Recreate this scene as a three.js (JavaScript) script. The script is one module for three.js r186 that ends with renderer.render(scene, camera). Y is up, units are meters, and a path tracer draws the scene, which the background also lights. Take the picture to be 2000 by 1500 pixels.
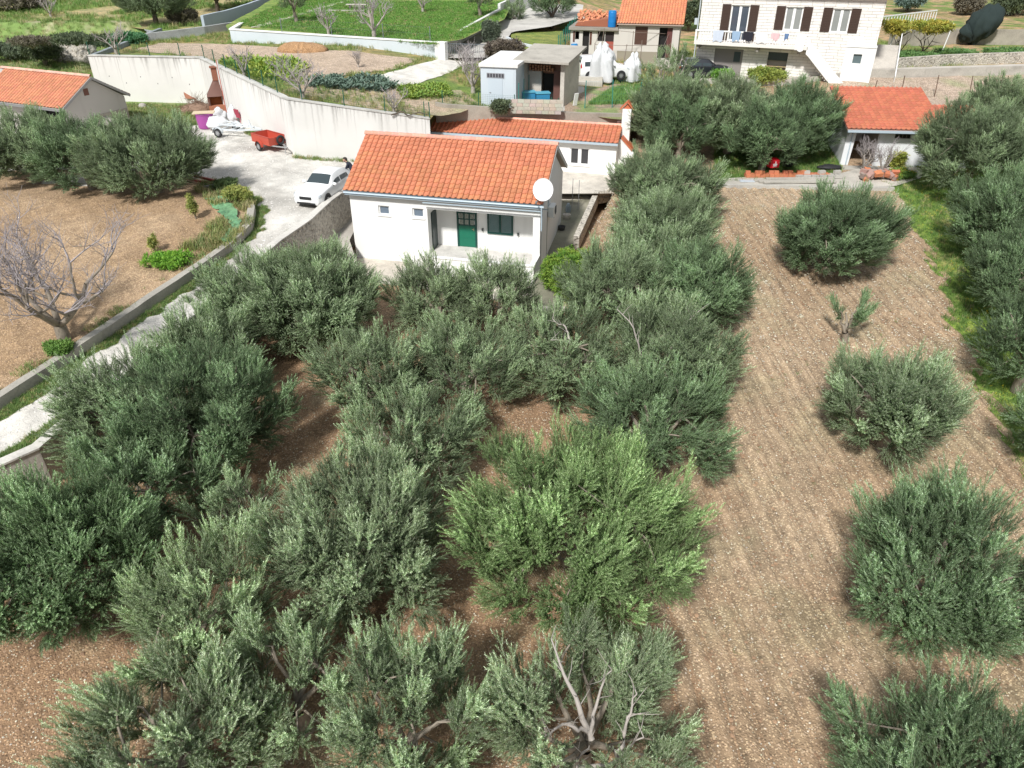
import * as THREE from 'three';
import { mergeGeometries } from 'three/addons/utils/BufferGeometryUtils.js';
import { MarchingCubes } from 'three/addons/objects/MarchingCubes.js';

// ---------------------------------------------------------------- camera, sky, sun, exposure
const scene = new THREE.Scene();
const W = 1024, H = 768, FOV = 55.19, EYE = new THREE.Vector3(0, 16, 0), PITCH = 32 * Math.PI / 180;
const camera = new THREE.PerspectiveCamera(FOV, W / H, 0.1, 1500);
camera.position.copy(EYE);
camera.rotation.set(-PITCH, 0, 0);
scene.add(camera);
const renderer = new THREE.WebGLRenderer({ antialias: true });
renderer.setSize(W, H);
renderer.toneMapping = THREE.LinearToneMapping;
renderer.toneMappingExposure = 1.08;
renderer.shadowMap.enabled = true;
const SUN_AZ = 24 * Math.PI / 180, SUN_EL = 47 * Math.PI / 180;    // light travels away from the camera and to the right
const sunDir = new THREE.Vector3(-Math.sin(SUN_AZ) * Math.cos(SUN_EL), Math.sin(SUN_EL), Math.cos(SUN_AZ) * Math.cos(SUN_EL));
const sun = new THREE.DirectionalLight(new THREE.Color().setRGB(1.0, 0.98, 0.945), 4.4);
sun.position.copy(sunDir).multiplyScalar(120).add(new THREE.Vector3(0, 0, -45));
sun.target.position.set(0, 0, -45);
sun.castShadow = true; sun.shadow.radius = 10;
sun.shadow.mapSize.set(4096, 4096);
Object.assign(sun.shadow.camera, { left: -80, right: 80, top: 80, bottom: -80, near: 1, far: 300 });
scene.add(sun, sun.target);
{ // a bright, thinly veiled sky: pale all round, a little bluer overhead, brighter round the sun
  const w = 512, h = 256, d = new Float32Array(w * h * 4);
  for (let j = 0; j < h; j++) for (let i = 0; i < w; i++) {
    const el = ((j + .5) / h - .5) * Math.PI, az = ((i + .5) / w) * 2 * Math.PI - Math.PI;
    const v = new THREE.Vector3(Math.cos(el) * Math.cos(az), Math.sin(el), Math.cos(el) * Math.sin(az));
    const t = Math.max(0, Math.sin(el)), g = Math.exp(-Math.pow(Math.acos(Math.min(1, v.dot(sunDir))) / .42, 2));
    const L = (.48 + .05 * t) * (1 + .8 * g), k = (j * w + i) * 4;
    d[k] = L * (0.98 - .10 * t); d[k + 1] = L * (1.0 - .03 * t); d[k + 2] = L * (1.03 + .06 * t); d[k + 3] = 1;
  }
  const sky = new THREE.DataTexture(d, w, h, THREE.RGBAFormat, THREE.FloatType);
  sky.mapping = THREE.EquirectangularReflectionMapping; sky.magFilter = sky.minFilter = THREE.LinearFilter; sky.needsUpdate = true;
  scene.background = sky; scene.environment = sky;
}

// ---------------------------------------------------------------- small tools
const rng = s => () => { s |= 0; s = s + 0x6D2B79F5 | 0; let t = Math.imul(s ^ s >>> 15, 1 | s); t = t + Math.imul(t ^ t >>> 7, 61 | t) ^ t; return ((t ^ t >>> 14) >>> 0) / 4294967296; };
const V = (x, y, z) => new THREE.Vector3(x, y, z);
const lerp = (a, b, t) => a + (b - a) * t, clamp = (x, a = 0, b = 1) => Math.min(b, Math.max(a, x));
const sm = (a, b, x) => { const t = clamp((x - a) / (b - a)); return t * t * (3 - 2 * t); };
const lin = (x, tab) => { if (x <= tab[0][0]) return tab[0][1]; for (let i = 1; i < tab.length; i++) if (x <= tab[i][0]) return lerp(tab[i - 1][1], tab[i][1], (x - tab[i - 1][0]) / (tab[i][0] - tab[i - 1][0])); return tab[tab.length - 1][1]; };
const hash = (i, j, s = 0) => { let n = Math.imul(i, 374761393) + Math.imul(j, 668265263) + Math.imul(s, 1442695041) | 0; n = Math.imul(n ^ n >>> 13, 1274126177); return ((n ^ n >>> 16) >>> 0) / 4294967296; };
const mod = (a, n) => ((a % n) + n) % n;
function vnoise(x, y, s = 0, per = 0) {
  const i = Math.floor(x), j = Math.floor(y), u = x - i, v = y - j, a = u * u * (3 - 2 * u), b = v * v * (3 - 2 * v);
  const q = (m, n) => per ? hash(mod(m, per), mod(n, per), s) : hash(m, n, s);
  return lerp(lerp(q(i, j), q(i + 1, j), a), lerp(q(i, j + 1), q(i + 1, j + 1), a), b);
}
function fbm(x, y, s = 0, oct = 4, per = 0) { let v = 0, a = .5, t = 0; for (let o = 0; o < oct; o++) { v += a * vnoise(x, y, s + o * 17, per); t += a; a *= .5; x *= 2; y *= 2; per *= 2; } return v / t; }
// where the sight line of a photograph point meets height y, or a height function
const cP = Math.cos(PITCH), sP = Math.sin(PITCH), FOC = 1435;
function at(px, py, y) { const u = px - 1000, v = 750 - py, dy = v * cP - FOC * sP, dz = -v * sP - FOC * cP, t = (y - EYE.y) / dy; return V(u * t, y, dz * t); }
function on(px, py, h) { let y = 2, p; for (let k = 0; k < 25; k++) { p = at(px, py, y); y = lerp(y, h(p.x, p.z), .7); } return at(px, py, y); }

const used = {};
const numbered = n => { const k = used[n] = (used[n] ?? -1) + 1; return k ? `${n}_${String(k).padStart(3, '0')}` : n; };
function tag(o, label, category, group, kind) { o.userData.label = label; if (category) o.userData.category = category; if (group) o.userData.group = group; if (kind) o.userData.kind = kind; return o; }
function thing(name, label, category, pos = [0, 0, 0], turn = 0, group) {
  const o = new THREE.Group(); o.name = numbered(name); o.position.set(...(pos.isVector3 ? pos.toArray() : pos)); o.rotation.y = turn; scene.add(o);
  return tag(o, label, category, group);
}
function boxUV(g) { // texture coordinates in metres, from the dominant direction of each face
  if (g.index) g = g.toNonIndexed();
  const p = g.attributes.position, n = g.attributes.normal, uv = new Float32Array(p.count * 2);
  for (let i = 0; i < p.count; i++) {
    const ax = Math.abs(n.getX(i)), ay = Math.abs(n.getY(i)), az = Math.abs(n.getZ(i));
    if (ay > ax && ay > az) { uv[2 * i] = p.getX(i); uv[2 * i + 1] = p.getZ(i); }
    else if (ax > az) { uv[2 * i] = p.getZ(i); uv[2 * i + 1] = p.getY(i); }
    else { uv[2 * i] = p.getX(i); uv[2 * i + 1] = p.getY(i); }
  }
  g.setAttribute('uv', new THREE.BufferAttribute(uv, 2));
  return g;
}
const clean = g => { g = g.index ? g.toNonIndexed() : g; for (const k of Object.keys(g.attributes)) if (!['position', 'normal', 'uv'].includes(k)) g.deleteAttribute(k); if (!g.attributes.normal) g.computeVertexNormals(); if (!g.attributes.uv) g.setAttribute('uv', new THREE.BufferAttribute(new Float32Array(g.attributes.position.count * 2), 2)); return g; };
const merge = a => { a = a.flat(9); return a.length === 1 ? clean(a[0]) : mergeGeometries(a.map(clean)); };
function part(name, geo, material, parent, kind) {
  const g = Array.isArray(geo) ? merge(geo) : geo;
  const m = new THREE.Mesh(g.userData.keepUV ? g : boxUV(g), material);
  m.name = parent ? name : numbered(name); m.castShadow = m.receiveShadow = true;
  (parent || scene).add(m); if (kind) m.userData.kind = kind; return m;
}
const solo = (name, geo, material, label, category, group, kind) => tag(part(name, geo, material), label, category, group, kind);
// geometry
const bx = (w, h, d, x = 0, y = 0, z = 0, ry = 0, rx = 0, rz = 0) => { const g = new THREE.BoxGeometry(w, h, d); if (rx) g.rotateX(rx); if (rz) g.rotateZ(rz); if (ry) g.rotateY(ry); return g.translate(x, y, z); };
const span = (x0, x1, y0, y1, z0, z1) => bx(Math.abs(x1 - x0), Math.abs(y1 - y0), Math.abs(z1 - z0), (x0 + x1) / 2, (y0 + y1) / 2, (z0 + z1) / 2);
const cyl = (r0, r1, h, x = 0, y = 0, z = 0, n = 14, rx = 0, rz = 0) => { const g = new THREE.CylinderGeometry(r1, r0, h, n); if (rx) g.rotateX(rx); if (rz) g.rotateZ(rz); return g.translate(x, y, z); };
function bar(a, b, r0, r1 = r0, n = 6) { // straight rod
  const d = b.clone().sub(a), g = new THREE.CylinderGeometry(r1, r0, d.length(), n);
  g.applyQuaternion(new THREE.Quaternion().setFromUnitVectors(V(0, 1, 0), d.clone().normalize()));
  return g.translate((a.x + b.x) / 2, (a.y + b.y) / 2, (a.z + b.z) / 2);
}
function beam(a, b, w, h) { // square bar between two points, kept upright
  const d = b.clone().sub(a), L = d.length(), g = new THREE.BoxGeometry(w, h, L);
  const m = new THREE.Matrix4().lookAt(a, b, V(0, 1, 0)); g.applyMatrix4(m);
  return g.translate((a.x + b.x) / 2, (a.y + b.y) / 2, (a.z + b.z) / 2);
}
function limb(pts, r0, r1, n = 6) { // bent tapering branch
  const pos = [], nor = [], idx = []; const N = pts.length;
  for (let i = 0; i < N; i++) {
    const t = pts[Math.min(i + 1, N - 1)].clone().sub(pts[Math.max(i - 1, 0)]).normalize();
    const a = Math.abs(t.y) > .9 ? V(1, 0, 0) : V(0, 1, 0), s = V(0, 0, 0).crossVectors(t, a).normalize(), b = V(0, 0, 0).crossVectors(s, t);
    const r = lerp(r0, r1, i / (N - 1));
    for (let k = 0; k < n; k++) { const q = k / n * Math.PI * 2, d = s.clone().multiplyScalar(Math.cos(q)).addScaledVector(b, Math.sin(q)); pos.push(pts[i].x + d.x * r, pts[i].y + d.y * r, pts[i].z + d.z * r); nor.push(d.x, d.y, d.z); }
  }
  for (let i = 0; i < N - 1; i++) for (let k = 0; k < n; k++) { const a = i * n + k, b = i * n + (k + 1) % n; idx.push(a, a + n, b, b, a + n, b + n); }
  const g = new THREE.BufferGeometry(); g.setAttribute('position', new THREE.Float32BufferAttribute(pos, 3)); g.setAttribute('normal', new THREE.Float32BufferAttribute(nor, 3)); g.setIndex(idx);
  return g;
}
function prism(poly, d, plane = 'xy') { // polygon pushed along its normal by d
  const s = new THREE.Shape(poly.map(p => new THREE.Vector2(p[0], p[1])));
  const g = new THREE.ExtrudeGeometry(s, { depth: d, bevelEnabled: false });
  if (plane === 'xz') g.rotateX(Math.PI / 2);          // polygon given as x, z; body hangs below y = 0
  if (plane === 'zy') g.rotateY(Math.PI / 2).scale(1, 1, -1);
  if (plane === 'zy') { const i = g.index, p = g.attributes.position; if (!i) { for (const k of ['position', 'normal', 'uv']) { const a = g.attributes[k], n = a.itemSize, A = a.array; for (let t = 0; t < A.length; t += 3 * n) for (let c = 0; c < n; c++) { const q = A[t + n + c]; A[t + n + c] = A[t + 2 * n + c]; A[t + 2 * n + c] = q; } } } g.computeVertexNormals(); }
  return g;
}
const jitter = (g, a, s = 1, f = 3) => { const p = g.attributes.position; for (let i = 0; i < p.count; i++) { const x = p.getX(i), y = p.getY(i), z = p.getZ(i); p.setXYZ(i, x + a * (vnoise(y * f + 9, z * f, s) - .5) * 2, y + a * (vnoise(x * f, z * f + 5, s + 1) - .5) * 2, z + a * (vnoise(x * f + 3, y * f, s + 2) - .5) * 2); } g.computeVertexNormals(); return g; };

// ---------------------------------------------------------------- procedural surfaces
function tex(n, fn, srgb = true, metres = 1) { // fn(i, j) -> [r, g, b] 0..1 (sRGB when srgb)
  const d = new Uint8Array(n * n * 4);
  for (let j = 0; j < n; j++) for (let i = 0; i < n; i++) { const c = fn(i, j), k = (j * n + i) * 4; d[k] = clamp(c[0]) * 255; d[k + 1] = clamp(c[1]) * 255; d[k + 2] = clamp(c[2]) * 255; d[k + 3] = 255; }
  const t = new THREE.DataTexture(d, n, n); t.wrapS = t.wrapT = THREE.RepeatWrapping; t.magFilter = THREE.LinearFilter; t.minFilter = THREE.LinearMipmapLinearFilter; t.generateMipmaps = true;
  if (srgb) t.colorSpace = THREE.SRGBColorSpace;
  t.repeat.set(1 / metres, 1 / metres); t.needsUpdate = true; return t;
}
function specks(n, count, r0, r1, seed) { // wrapped field of round grains: height and a random tone
  const f = new Float32Array(n * n), tone = new Float32Array(n * n), R = rng(seed);
  for (let k = 0; k < count; k++) {
    const x = R() * n, y = R() * n, r = lerp(r0, r1, R() ** 3), t = R(), e = .6 + R() * .8, q = R() * 3;
    for (let j = -Math.ceil(r * 1.4); j <= r * 1.4; j++) for (let i = -Math.ceil(r * 1.4); i <= r * 1.4; i++) {
      const a = i * Math.cos(q) + j * Math.sin(q), b = -i * Math.sin(q) + j * Math.cos(q), d = (a * a * e + b * b / e) / (r * r);
      if (d < 1) { const m = mod(Math.round(y + j), n) * n + mod(Math.round(x + i), n), hh = Math.sqrt(1 - d) * r / r1; if (hh > f[m]) { f[m] = hh; tone[m] = t; } }
    }
  }
  return { f, tone };
}
const std = (o = {}) => new THREE.MeshStandardMaterial({ roughness: .9, metalness: 0, side: THREE.DoubleSide, ...o });
const rgb = (r, g, b) => new THREE.Color().setRGB(r, g, b);
const flat = (r, g, b, rough = .85, o = {}) => std({ color: rgb(r, g, b), roughness: rough, ...o });
const mix3 = (a, b, t) => [lerp(a[0], b[0], t), lerp(a[1], b[1], t), lerp(a[2], b[2], t)];

// ---------------------------------------------------------------- ground textures (colour grain is a factor, the zone's own colour comes per vertex)
const enc = x => Math.pow(clamp(x), 1 / 2.2);
const soilS = specks(1024, 15000, 1.5, 7.5, 5), soilF = specks(1024, 9000, 2, 9, 8);
const soilMap = tex(1024, (i, j) => {
  const k = j * 1024 + i, n = fbm(i / 1024 * 16, j / 1024 * 16, 3, 5, 16), big = fbm(i / 1024 * 3, j / 1024 * 3, 31, 3, 3);
  let f = .34 + .36 * n + .16 * (big - .5), w = 0;
  if (soilF.f[k] > 0) f += (soilF.tone[k] - .45) * .28;
  if (soilS.f[k] > .25 && soilS.tone[k] > .45) { f = .68 + .32 * soilS.tone[k]; w = .10; }
  return [enc(f), enc(f * (1 + w * .6)), enc(f * (1 + w * 2))];
}, true, 4.2);
const soilBump = tex(1024, (i, j) => { const k = j * 1024 + i, n = fbm(i / 1024 * 24, j / 1024 * 24, 3, 5, 24); const v = n * .5 + Math.max(soilS.f[k], soilF.f[k]) * .5; return [v, v, v]; }, false, 4.2);
const soilMat = std({ map: soilMap, bumpMap: soilBump, bumpScale: .03, vertexColors: true, roughness: 1 });
const gravMap = tex(1024, (i, j) => {
  const k = j * 1024 + i, n = fbm(i / 1024 * 10, j / 1024 * 10, 13, 6, 10); let f = .58 + .42 * n; if (soilS.f[k] > .2) f += (soilS.tone[k] - .55) * .3; return [enc(f), enc(f), enc(f * .985)];
}, true, 5.1);
const gravMat = std({ map: gravMap, bumpMap: soilBump, bumpScale: .02, vertexColors: true, roughness: .95 });
const grassMap = tex(1024, (i, j) => {
  const x = i / 1024, y = j / 1024, n = fbm(x * 9, y * 9, 23, 5, 9), m = fbm(x * 60, y * 60, 24, 3, 60), f = .28 + .5 * n + .5 * (m - .4);
  return [enc(f * (.9 + .5 * n)), enc(f * 1.05), enc(f * .8)];
}, true, 4.7);
const grassBump = tex(512, (i, j) => { const v = fbm(i / 512 * 64, j / 512 * 64, 24, 4, 64); return [v, v, v]; }, false, 4.7);
const grassMat = std({ map: grassMap, bumpMap: grassBump, bumpScale: .09, vertexColors: true, roughness: 1 });
const concMap = tex(1024, (i, j) => {
  const x = i / 1024, y = j / 1024, n = fbm(x * 5, y * 5, 41, 6, 5), m = fbm(x * 90, y * 90, 44, 2, 90), s = Math.max(0, fbm(x * 8, y * 8, 47, 5, 8) - .56) * 2.2;
  const f = .62 + .30 * n + .18 * (m - .5) - s * .3; return [enc(f), enc(f * .99), enc(f * .965)];
}, true, 5.3);
const grit = tex(512, (i, j) => { const v = fbm(i / 512 * 90, j / 512 * 90, 4, 3, 90) * .6 + fbm(i / 512 * 8, j / 512 * 8, 6, 3, 8) * .4; return [v, v, v]; }, false, 2.6);
const concV = std({ map: concMap, bumpMap: grit, bumpScale: .01, vertexColors: true, roughness: .92 });
const conc = (r, g, b) => std({ map: concMap, bumpMap: grit, bumpScale: .008, color: rgb(r, g, b), roughness: .92 });

// ---------------------------------------------------------------- lie of the land
const hG = (x, z) => {  // olive grove, brown field and the slope to the hut
  const d = -z; let e = 2.4 * clamp((d - 16) / 34); if (d > 50) e = 2.4 + 1.9 * clamp((d - 50) / 15) + .02 * Math.max(0, d - 65);
  e += 1.0 * sm(20, 30, x) * sm(58, 66, d);
  const xk = lin(d, [[33, 2.55], [36, 3.0], [47, 6.5], [57, 9.4]]), pit = (1 - sm(xk - .2, xk + .25, x)) * sm(30, 33, d) * (1 - sm(56, 58, d));   // sunk for the driveway and yard
  return (1 - pit) * e * (.12 + .88 * sm(-1, 11, x)) + .10 * (fbm(x * .35, z * .35, 91, 3) - .5);
};
const hL = (x, z) => {  // gravel track and court on the left, falling away behind the cottage
  const d = -z;
  return lin(d, [[-10, -1], [20, 1.4], [39, 3], [50, 3.25], [65, 3.5], [83, 4.2], [88.6, 7.0]]) - lin(x, [[-15, 0], [-10, .75], [-5, 1.5], [3, 2.2]]) * sm(42, 48, d) + .05 * (fbm(x * .5, z * .5, 92, 3) - .5);
};
const hF = (x, z) => hL(x, z) + .36 * (1 - sm(38.5, 43, -z)) + .08 * (fbm(x * .6, z * .6, 95, 3) - .5);   // ploughed plot beside the track
const hU = (x, z) => {  // gardens on the upper terrace
  const d = -z, b = lin(x, [[-35, 6.6], [-14, 6.5], [-9.5, 5.6], [-5, 4.65], [5, 4.2], [12, 4.2], [40, 4]]), s = lin(x, [[-35, 0], [-25, .01], [-14, .02], [-6, .07], [6, .055], [15, .02], [40, .02]]);
  let y = b + s * (d - 52) + .07 * (fbm(x * .4, z * .4, 93, 3) - .5);
  if (d > 84) y += .035 * (d - 84) * sm(84, 110, d);
  return x > 11 ? Math.max(y, hG(x, z) + .012) : y;
};
const polyline = a => a.map(p => [p[0], p[1]]);
function sdPoly(P) { // signed distance, positive inside
  return (x, z) => {
    let d = 1e9, s = -1;
    for (let i = 0, j = P.length - 1; i < P.length; j = i++) {
      const ax = P[i][0], az = P[i][1], bx_ = P[j][0], bz = P[j][1], ex = bx_ - ax, ez = bz - az, wx = x - ax, wz = z - az, t = clamp((wx * ex + wz * ez) / (ex * ex + ez * ez || 1e-9));
      d = Math.min(d, Math.hypot(wx - ex * t, wz - ez * t));
      if ((az > z) !== (bz > z) && x < (bx_ - ax) * (z - az) / (bz - az) + ax) s = -s;
    }
    return s * d;
  };
}
// a sheet of ground: the part of a height function where sd > 0, cut cleanly along sd = 0
function sheet(name, h, sd, [x0, x1, z0, z1], cell, material, color, lift = 0, parent = null) {
  const nx = Math.ceil((x1 - x0) / cell), nz = Math.ceil((z1 - z0) / cell), pos = [], nor = [], uv = [], col = [], S = new Float32Array((nx + 1) * (nz + 1));
  for (let j = 0; j <= nz; j++) for (let i = 0; i <= nx; i++) S[j * (nx + 1) + i] = sd(x0 + i * cell, z0 + j * cell);
  const vert = (x, z) => {
    const y = h(x, z), e = .25, dx = (h(x + e, z) - h(x - e, z)) / (2 * e), dz = (h(x, z + e) - h(x, z - e)) / (2 * e), l = Math.hypot(dx, 1, dz), c = color(x, z);
    return [x, y + lift, z, -dx / l, 1 / l, -dz / l, c[0], c[1], c[2]];
  };
  const cache = new Map();
  const put = (x, z) => { const k = Math.round(x * 512) * 1048576 + Math.round(z * 512); let q = cache.get(k); if (q === undefined) { const v = vert(x, z); q = pos.length / 3; pos.push(v[0], v[1], v[2]); nor.push(v[3], v[4], v[5]); uv.push(v[0], v[2]); col.push(v[6], v[7], v[8]); cache.set(k, q); } return q; };
  const idx = [];
  for (let j = 0; j < nz; j++) for (let i = 0; i < nx; i++) {
    const c = [[i, j], [i, j + 1], [i + 1, j + 1], [i + 1, j]].map(([a, b]) => [x0 + a * cell, z0 + b * cell, S[b * (nx + 1) + a]]);
    const inn = c.filter(q => q[2] > 0).length; if (!inn) continue;
    let poly = c;
    if (inn < 4) { poly = []; for (let k = 0; k < 4; k++) { const a = c[k], b = c[(k + 1) % 4]; if (a[2] > 0) poly.push(a); if ((a[2] > 0) !== (b[2] > 0)) { const t = a[2] / (a[2] - b[2]); poly.push([lerp(a[0], b[0], t), lerp(a[1], b[1], t), 0]); } } }
    const q = poly.map(p => put(p[0], p[1])); for (let k = 1; k < q.length - 1; k++) idx.push(q[0], q[k], q[k + 1]);
  }
  const g = new THREE.BufferGeometry();
  g.setAttribute('position', new THREE.Float32BufferAttribute(pos, 3)); g.setAttribute('normal', new THREE.Float32BufferAttribute(nor, 3)); g.setAttribute('uv', new THREE.Float32BufferAttribute(uv, 2)); g.setAttribute('color', new THREE.Float32BufferAttribute(col, 3)); g.setIndex(idx); g.userData.keepUV = true;
  const m = part(name, g, material, parent); if (!parent) m.userData.kind = 'structure'; return m;
}
const ragged = (sd, a = .35, f = .9, s = 1) => (x, z) => sd(x, z) + a * 2 * (fbm(x * f, z * f, s, 4) - .5);
const px = (h, ...a) => a.map(([x, y]) => { const p = on(x, y, h); return [p.x, p.z]; });     // outline seen in the photograph, laid on the ground

// outlines
const WALL = [[-34.5, -65], [-25, -63.9], [-14.3, -49.2], [-5.6, -51.6]];                       // the white retaining wall
const upEdge = [[-36.5, -84], [-34.5, -65], [-25, -63.9], [-14.3, -49.2], [-5.6, -51.6], [-5.2, -55.3], [8.2, -54.6], [11, -58], [16, -62], [22, -66], [60, -67], [400, -67], [400, -420], [-400, -420], [-400, -90], [-60, -90], [-42, -88.5]];
const sdUp = sdPoly(upEdge);
const TRACK_R = [[-19.5, -8], [-17.2, -17.5], ...px(hL, [75, 885], [300, 690], [545, 478], [605, 437], [668, 386]), [-8.9, -43]];   // parapet on the cottage side
const TRACK_L = [[-25, -8], ...px(hL, [-60, 835], [10, 790], [150, 698], [330, 575], [455, 488], [488, 452], [494, 420], [484, 395], [455, 368])];
const leftEdge = [...TRACK_R, [-4, -46.5], [9.2, -45.8], [9.2, -54.4], [-5.0, -55.0], [-5.3, -51.4], [-14.3, -49.0], [-25, -63.7], [-34.7, -64.9], [-36.5, -84], [-42, -90], [-60, -92], [-120, -93], [-120, 5], [-26, 5]];
const sdLeft = sdPoly(leftEdge);
const plot = [...TRACK_L.slice(1), ...px(hL, [400, 352], [300, 335], [200, 330], [-20, 335]), [-60, -41], [-60, -5], [-25, -5]];
const sdPlot = sdPoly(plot);

// ---------------------------------------------------------------- ground
const n2 = (x, z, f, s) => fbm(x * f, z * f, s, 4);
const SOIL = [.63, .435, .268], RED = [.60, .375, .215], PALE = [.70, .51, .328];
sheet('soil', hG, (x, z) => 1, [-30, 48, -76, 6], .3, soilMat, (x, z) => {
  let c = mix3(RED, SOIL, sm(3, 8, x)); c = mix3(c, PALE, .8 * sm(.40, .66, n2(x, z, .22, 3)) * sm(3, 7, x)); c = mix3(c, [.56, .45, .27], .6 * sm(.55, .75, n2(x, z, .45, 6)));
  const row = .5 + .5 * Math.sin((x - .06 * z) * 7.5 + 3 * n2(x, z, .25, 7)), r2 = n2(x * 6, z * .35, .9, 9); return c.map(v => v * (.90 + .09 * row * sm(3, 6, x) + .34 * (r2 - .5) * sm(2, 6, x) + .25 * (n2(x, z, .8, 5) - .5)));
});
sheet('gravel_track', hL, sdLeft, [-110, 10, -93, -2], .5, gravMat, (x, z) => {
  const d = -z, n = n2(x, z, .35, 11); let c = mix3([.86, .82, .76], [.58, .545, .50], sm(.42, .70, n));
  c = mix3(c, [.17, .25, .07], sm(56.5, 58.5, d + 2 * n) * (1 - sm(-22.5, -20, x + 1.5 * n)));            // weeds under the wall and the field beyond
  if (d > 62) c = mix3(c, mix3(mix3([.20, .34, .08], [.34, .42, .14], n2(x, z, .3, 16)), [.55, .5, .32], .8 * sm(.5, .7, n2(x, z, .5, 17))), sm(62, 66, d));
  return c.map(v => v * (.9 + .3 * (n2(x, z, 1.1, 14) - .4)));
});
sheet('ploughed_plot', hF, ragged(sdPlot, .03), [-60, -10, -50, -3], .35, soilMat, (x, z) => {
  const n = n2(x, z, .5, 21), r = .5 + .5 * Math.sin((x * .75 - z * .65) * 4.5 + 2 * n); return mix3([.68, .47, .285], [.56, .37, .21], sm(.35, .7, n)).map(v => v * (.93 + .12 * r));
}, .004);
sheet('upper_garden', hU, sdUp, [-120, 90, -160, -48], .6, grassMat, (x, z) => {
  const d = -z, n = n2(x, z, .25, 27), m = n2(x, z, .7, 28); let c = mix3([.22, .36, .10], [.42, .38, .20], sm(.42, .66, n));
  c = mix3(c, [.62, .46, .34], sm(.5, .62, m) * sm(-4, 2, x) * .9);
  if (d > 86 && x < -18) c = mix3(mix3([.26, .44, .10], [.30, .40, .14], n), [.62, .55, .38], .9 * sm(.46, .64, n2(x, z, .16, 29)));
  return c;
});
sheet('hillside', (x, z) => hU(x, z) - .3, (x, z) => -Math.max(-Math.min(x + 118, 88 - x, -50 - z, z + 158) * -1, 0) + (Math.min(x + 118, 88 - x, z + 158) < 0 ? 1 : -1), [-420, 420, -420, -50], 6, grassMat, (x, z) => mix3([.24, .36, .11], [.45, .4, .22], n2(x, z, .05, 33)));

// ---------------------------------------------------------------- olive trees
const barkMap = tex(256, (i, j) => { const f = .45 + .6 * fbm(i / 256 * 14, j / 256 * 5, 71, 5, 0); return [enc(f), enc(f * .96), enc(f * .9)]; }, true, .6);
const bark = std({ map: barkMap, color: rgb(.36, .32, .27), roughness: 1 }), barkDark = std({ map: barkMap, color: rgb(.15, .125, .105), roughness: 1 }), barkPale = std({ map: barkMap, color: rgb(.50, .47, .45), roughness: 1 });
function sprayGeo(seed, side = true) { // a young branch: pale stem, side twigs, narrow paired leaves of which some show their silver underside
  const R = rng(seed), pos = [], nor = [], col = [], idx = [];
  const leaf = (p, d, up, L, Wd, c) => {
    const s = V(0, 0, 0).crossVectors(d, up).normalize(), n = V(0, 0, 0).crossVectors(s, d).normalize(), k = pos.length / 3;
    for (const [a, b, e] of [[0, 0, 0], [.45, -.5, .12], [1, 0, -.06], [.45, .5, .12]]) { const q = p.clone().addScaledVector(d, a * L).addScaledVector(s, b * Wd).addScaledVector(n, e * Wd); pos.push(q.x, q.y, q.z); nor.push(n.x, n.y, n.z); col.push(...c); }
    idx.push(k, k + 2, k + 1, k, k + 3, k + 2);
  };
  const twig = (o, d, len, r, depth) => {
    const pts = [o.clone()], dir = d.clone(), N = 4;
    for (let i = 0; i < N; i++) { dir.add(V((R() - .5) * .25, .10, (R() - .5) * .25)).normalize(); pts.push(pts[i].clone().addScaledVector(dir, len / N)); }
    const g = limb(pts, r, r * .4, 3), k0 = pos.length / 3, gp = g.attributes.position, gn = g.attributes.normal;
    for (let i = 0; i < gp.count; i++) { pos.push(gp.getX(i), gp.getY(i), gp.getZ(i)); nor.push(gn.getX(i), gn.getY(i), gn.getZ(i)); col.push(.42, .42, .36); }
    for (const i of g.index.array) idx.push(k0 + i);
    const curve = new THREE.CatmullRomCurve3(pts), M = Math.round(len / .022);
    let ph = R() * 6;
    for (let m = depth ? 1 : 5; m <= M; m++) {
      const t = m / M, p = curve.getPoint(Math.min(t, 1)), tg = curve.getTangent(Math.min(t, 1)); ph += 1.57 + (R() - .5) * .7;
      const a = Math.abs(tg.y) > .9 ? V(1, 0, 0) : V(0, 1, 0), s = V(0, 0, 0).crossVectors(tg, a).normalize(), b = V(0, 0, 0).crossVectors(s, tg);
      for (const o2 of [0, Math.PI]) {
        const out = s.clone().multiplyScalar(Math.cos(ph + o2)).addScaledVector(b, Math.sin(ph + o2)), dd = tg.clone().multiplyScalar(.75 + R() * .3).addScaledVector(out, .75).add(V((R() - .5) * .35, (R() - .5) * .35, (R() - .5) * .35)).normalize();
        const sil = R(), c = sil < .26 ? [.60, .66, .54] : sil < .5 ? [.33, .40, .26] : [.15 + .08 * R(), .215 + .08 * R(), .115 + .05 * R()];
        leaf(p, dd, tg, .052 + .026 * R(), .0135 + .0045 * R(), c);
      }
    }
    if (!depth && side) for (let m = 0; m < 4; m++) { const t = .2 + .17 * m, p = curve.getPoint(t), tg = curve.getTangent(t); const o2 = V(R() - .5, R() * .4, R() - .5).normalize(); twig(p, tg.clone().addScaledVector(o2, .9).normalize(), len * (.38 + .2 * R()), r * .6, 1); }
  };
  twig(V(0, 0, 0), V(0, 1, 0), .78, .007, 0);
  const g = new THREE.BufferGeometry();
  g.setAttribute('position', new THREE.Float32BufferAttribute(pos, 3)); g.setAttribute('normal', new THREE.Float32BufferAttribute(nor, 3)); g.setAttribute('color', new THREE.Float32BufferAttribute(col, 3)); g.setAttribute('uv', new THREE.Float32BufferAttribute(new Float32Array(pos.length / 3 * 2), 2)); g.setIndex(idx); g.userData.keepUV = true;
  return g;
}
const SPRAYS = [sprayGeo(1), sprayGeo(2), sprayGeo(3)];
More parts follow.
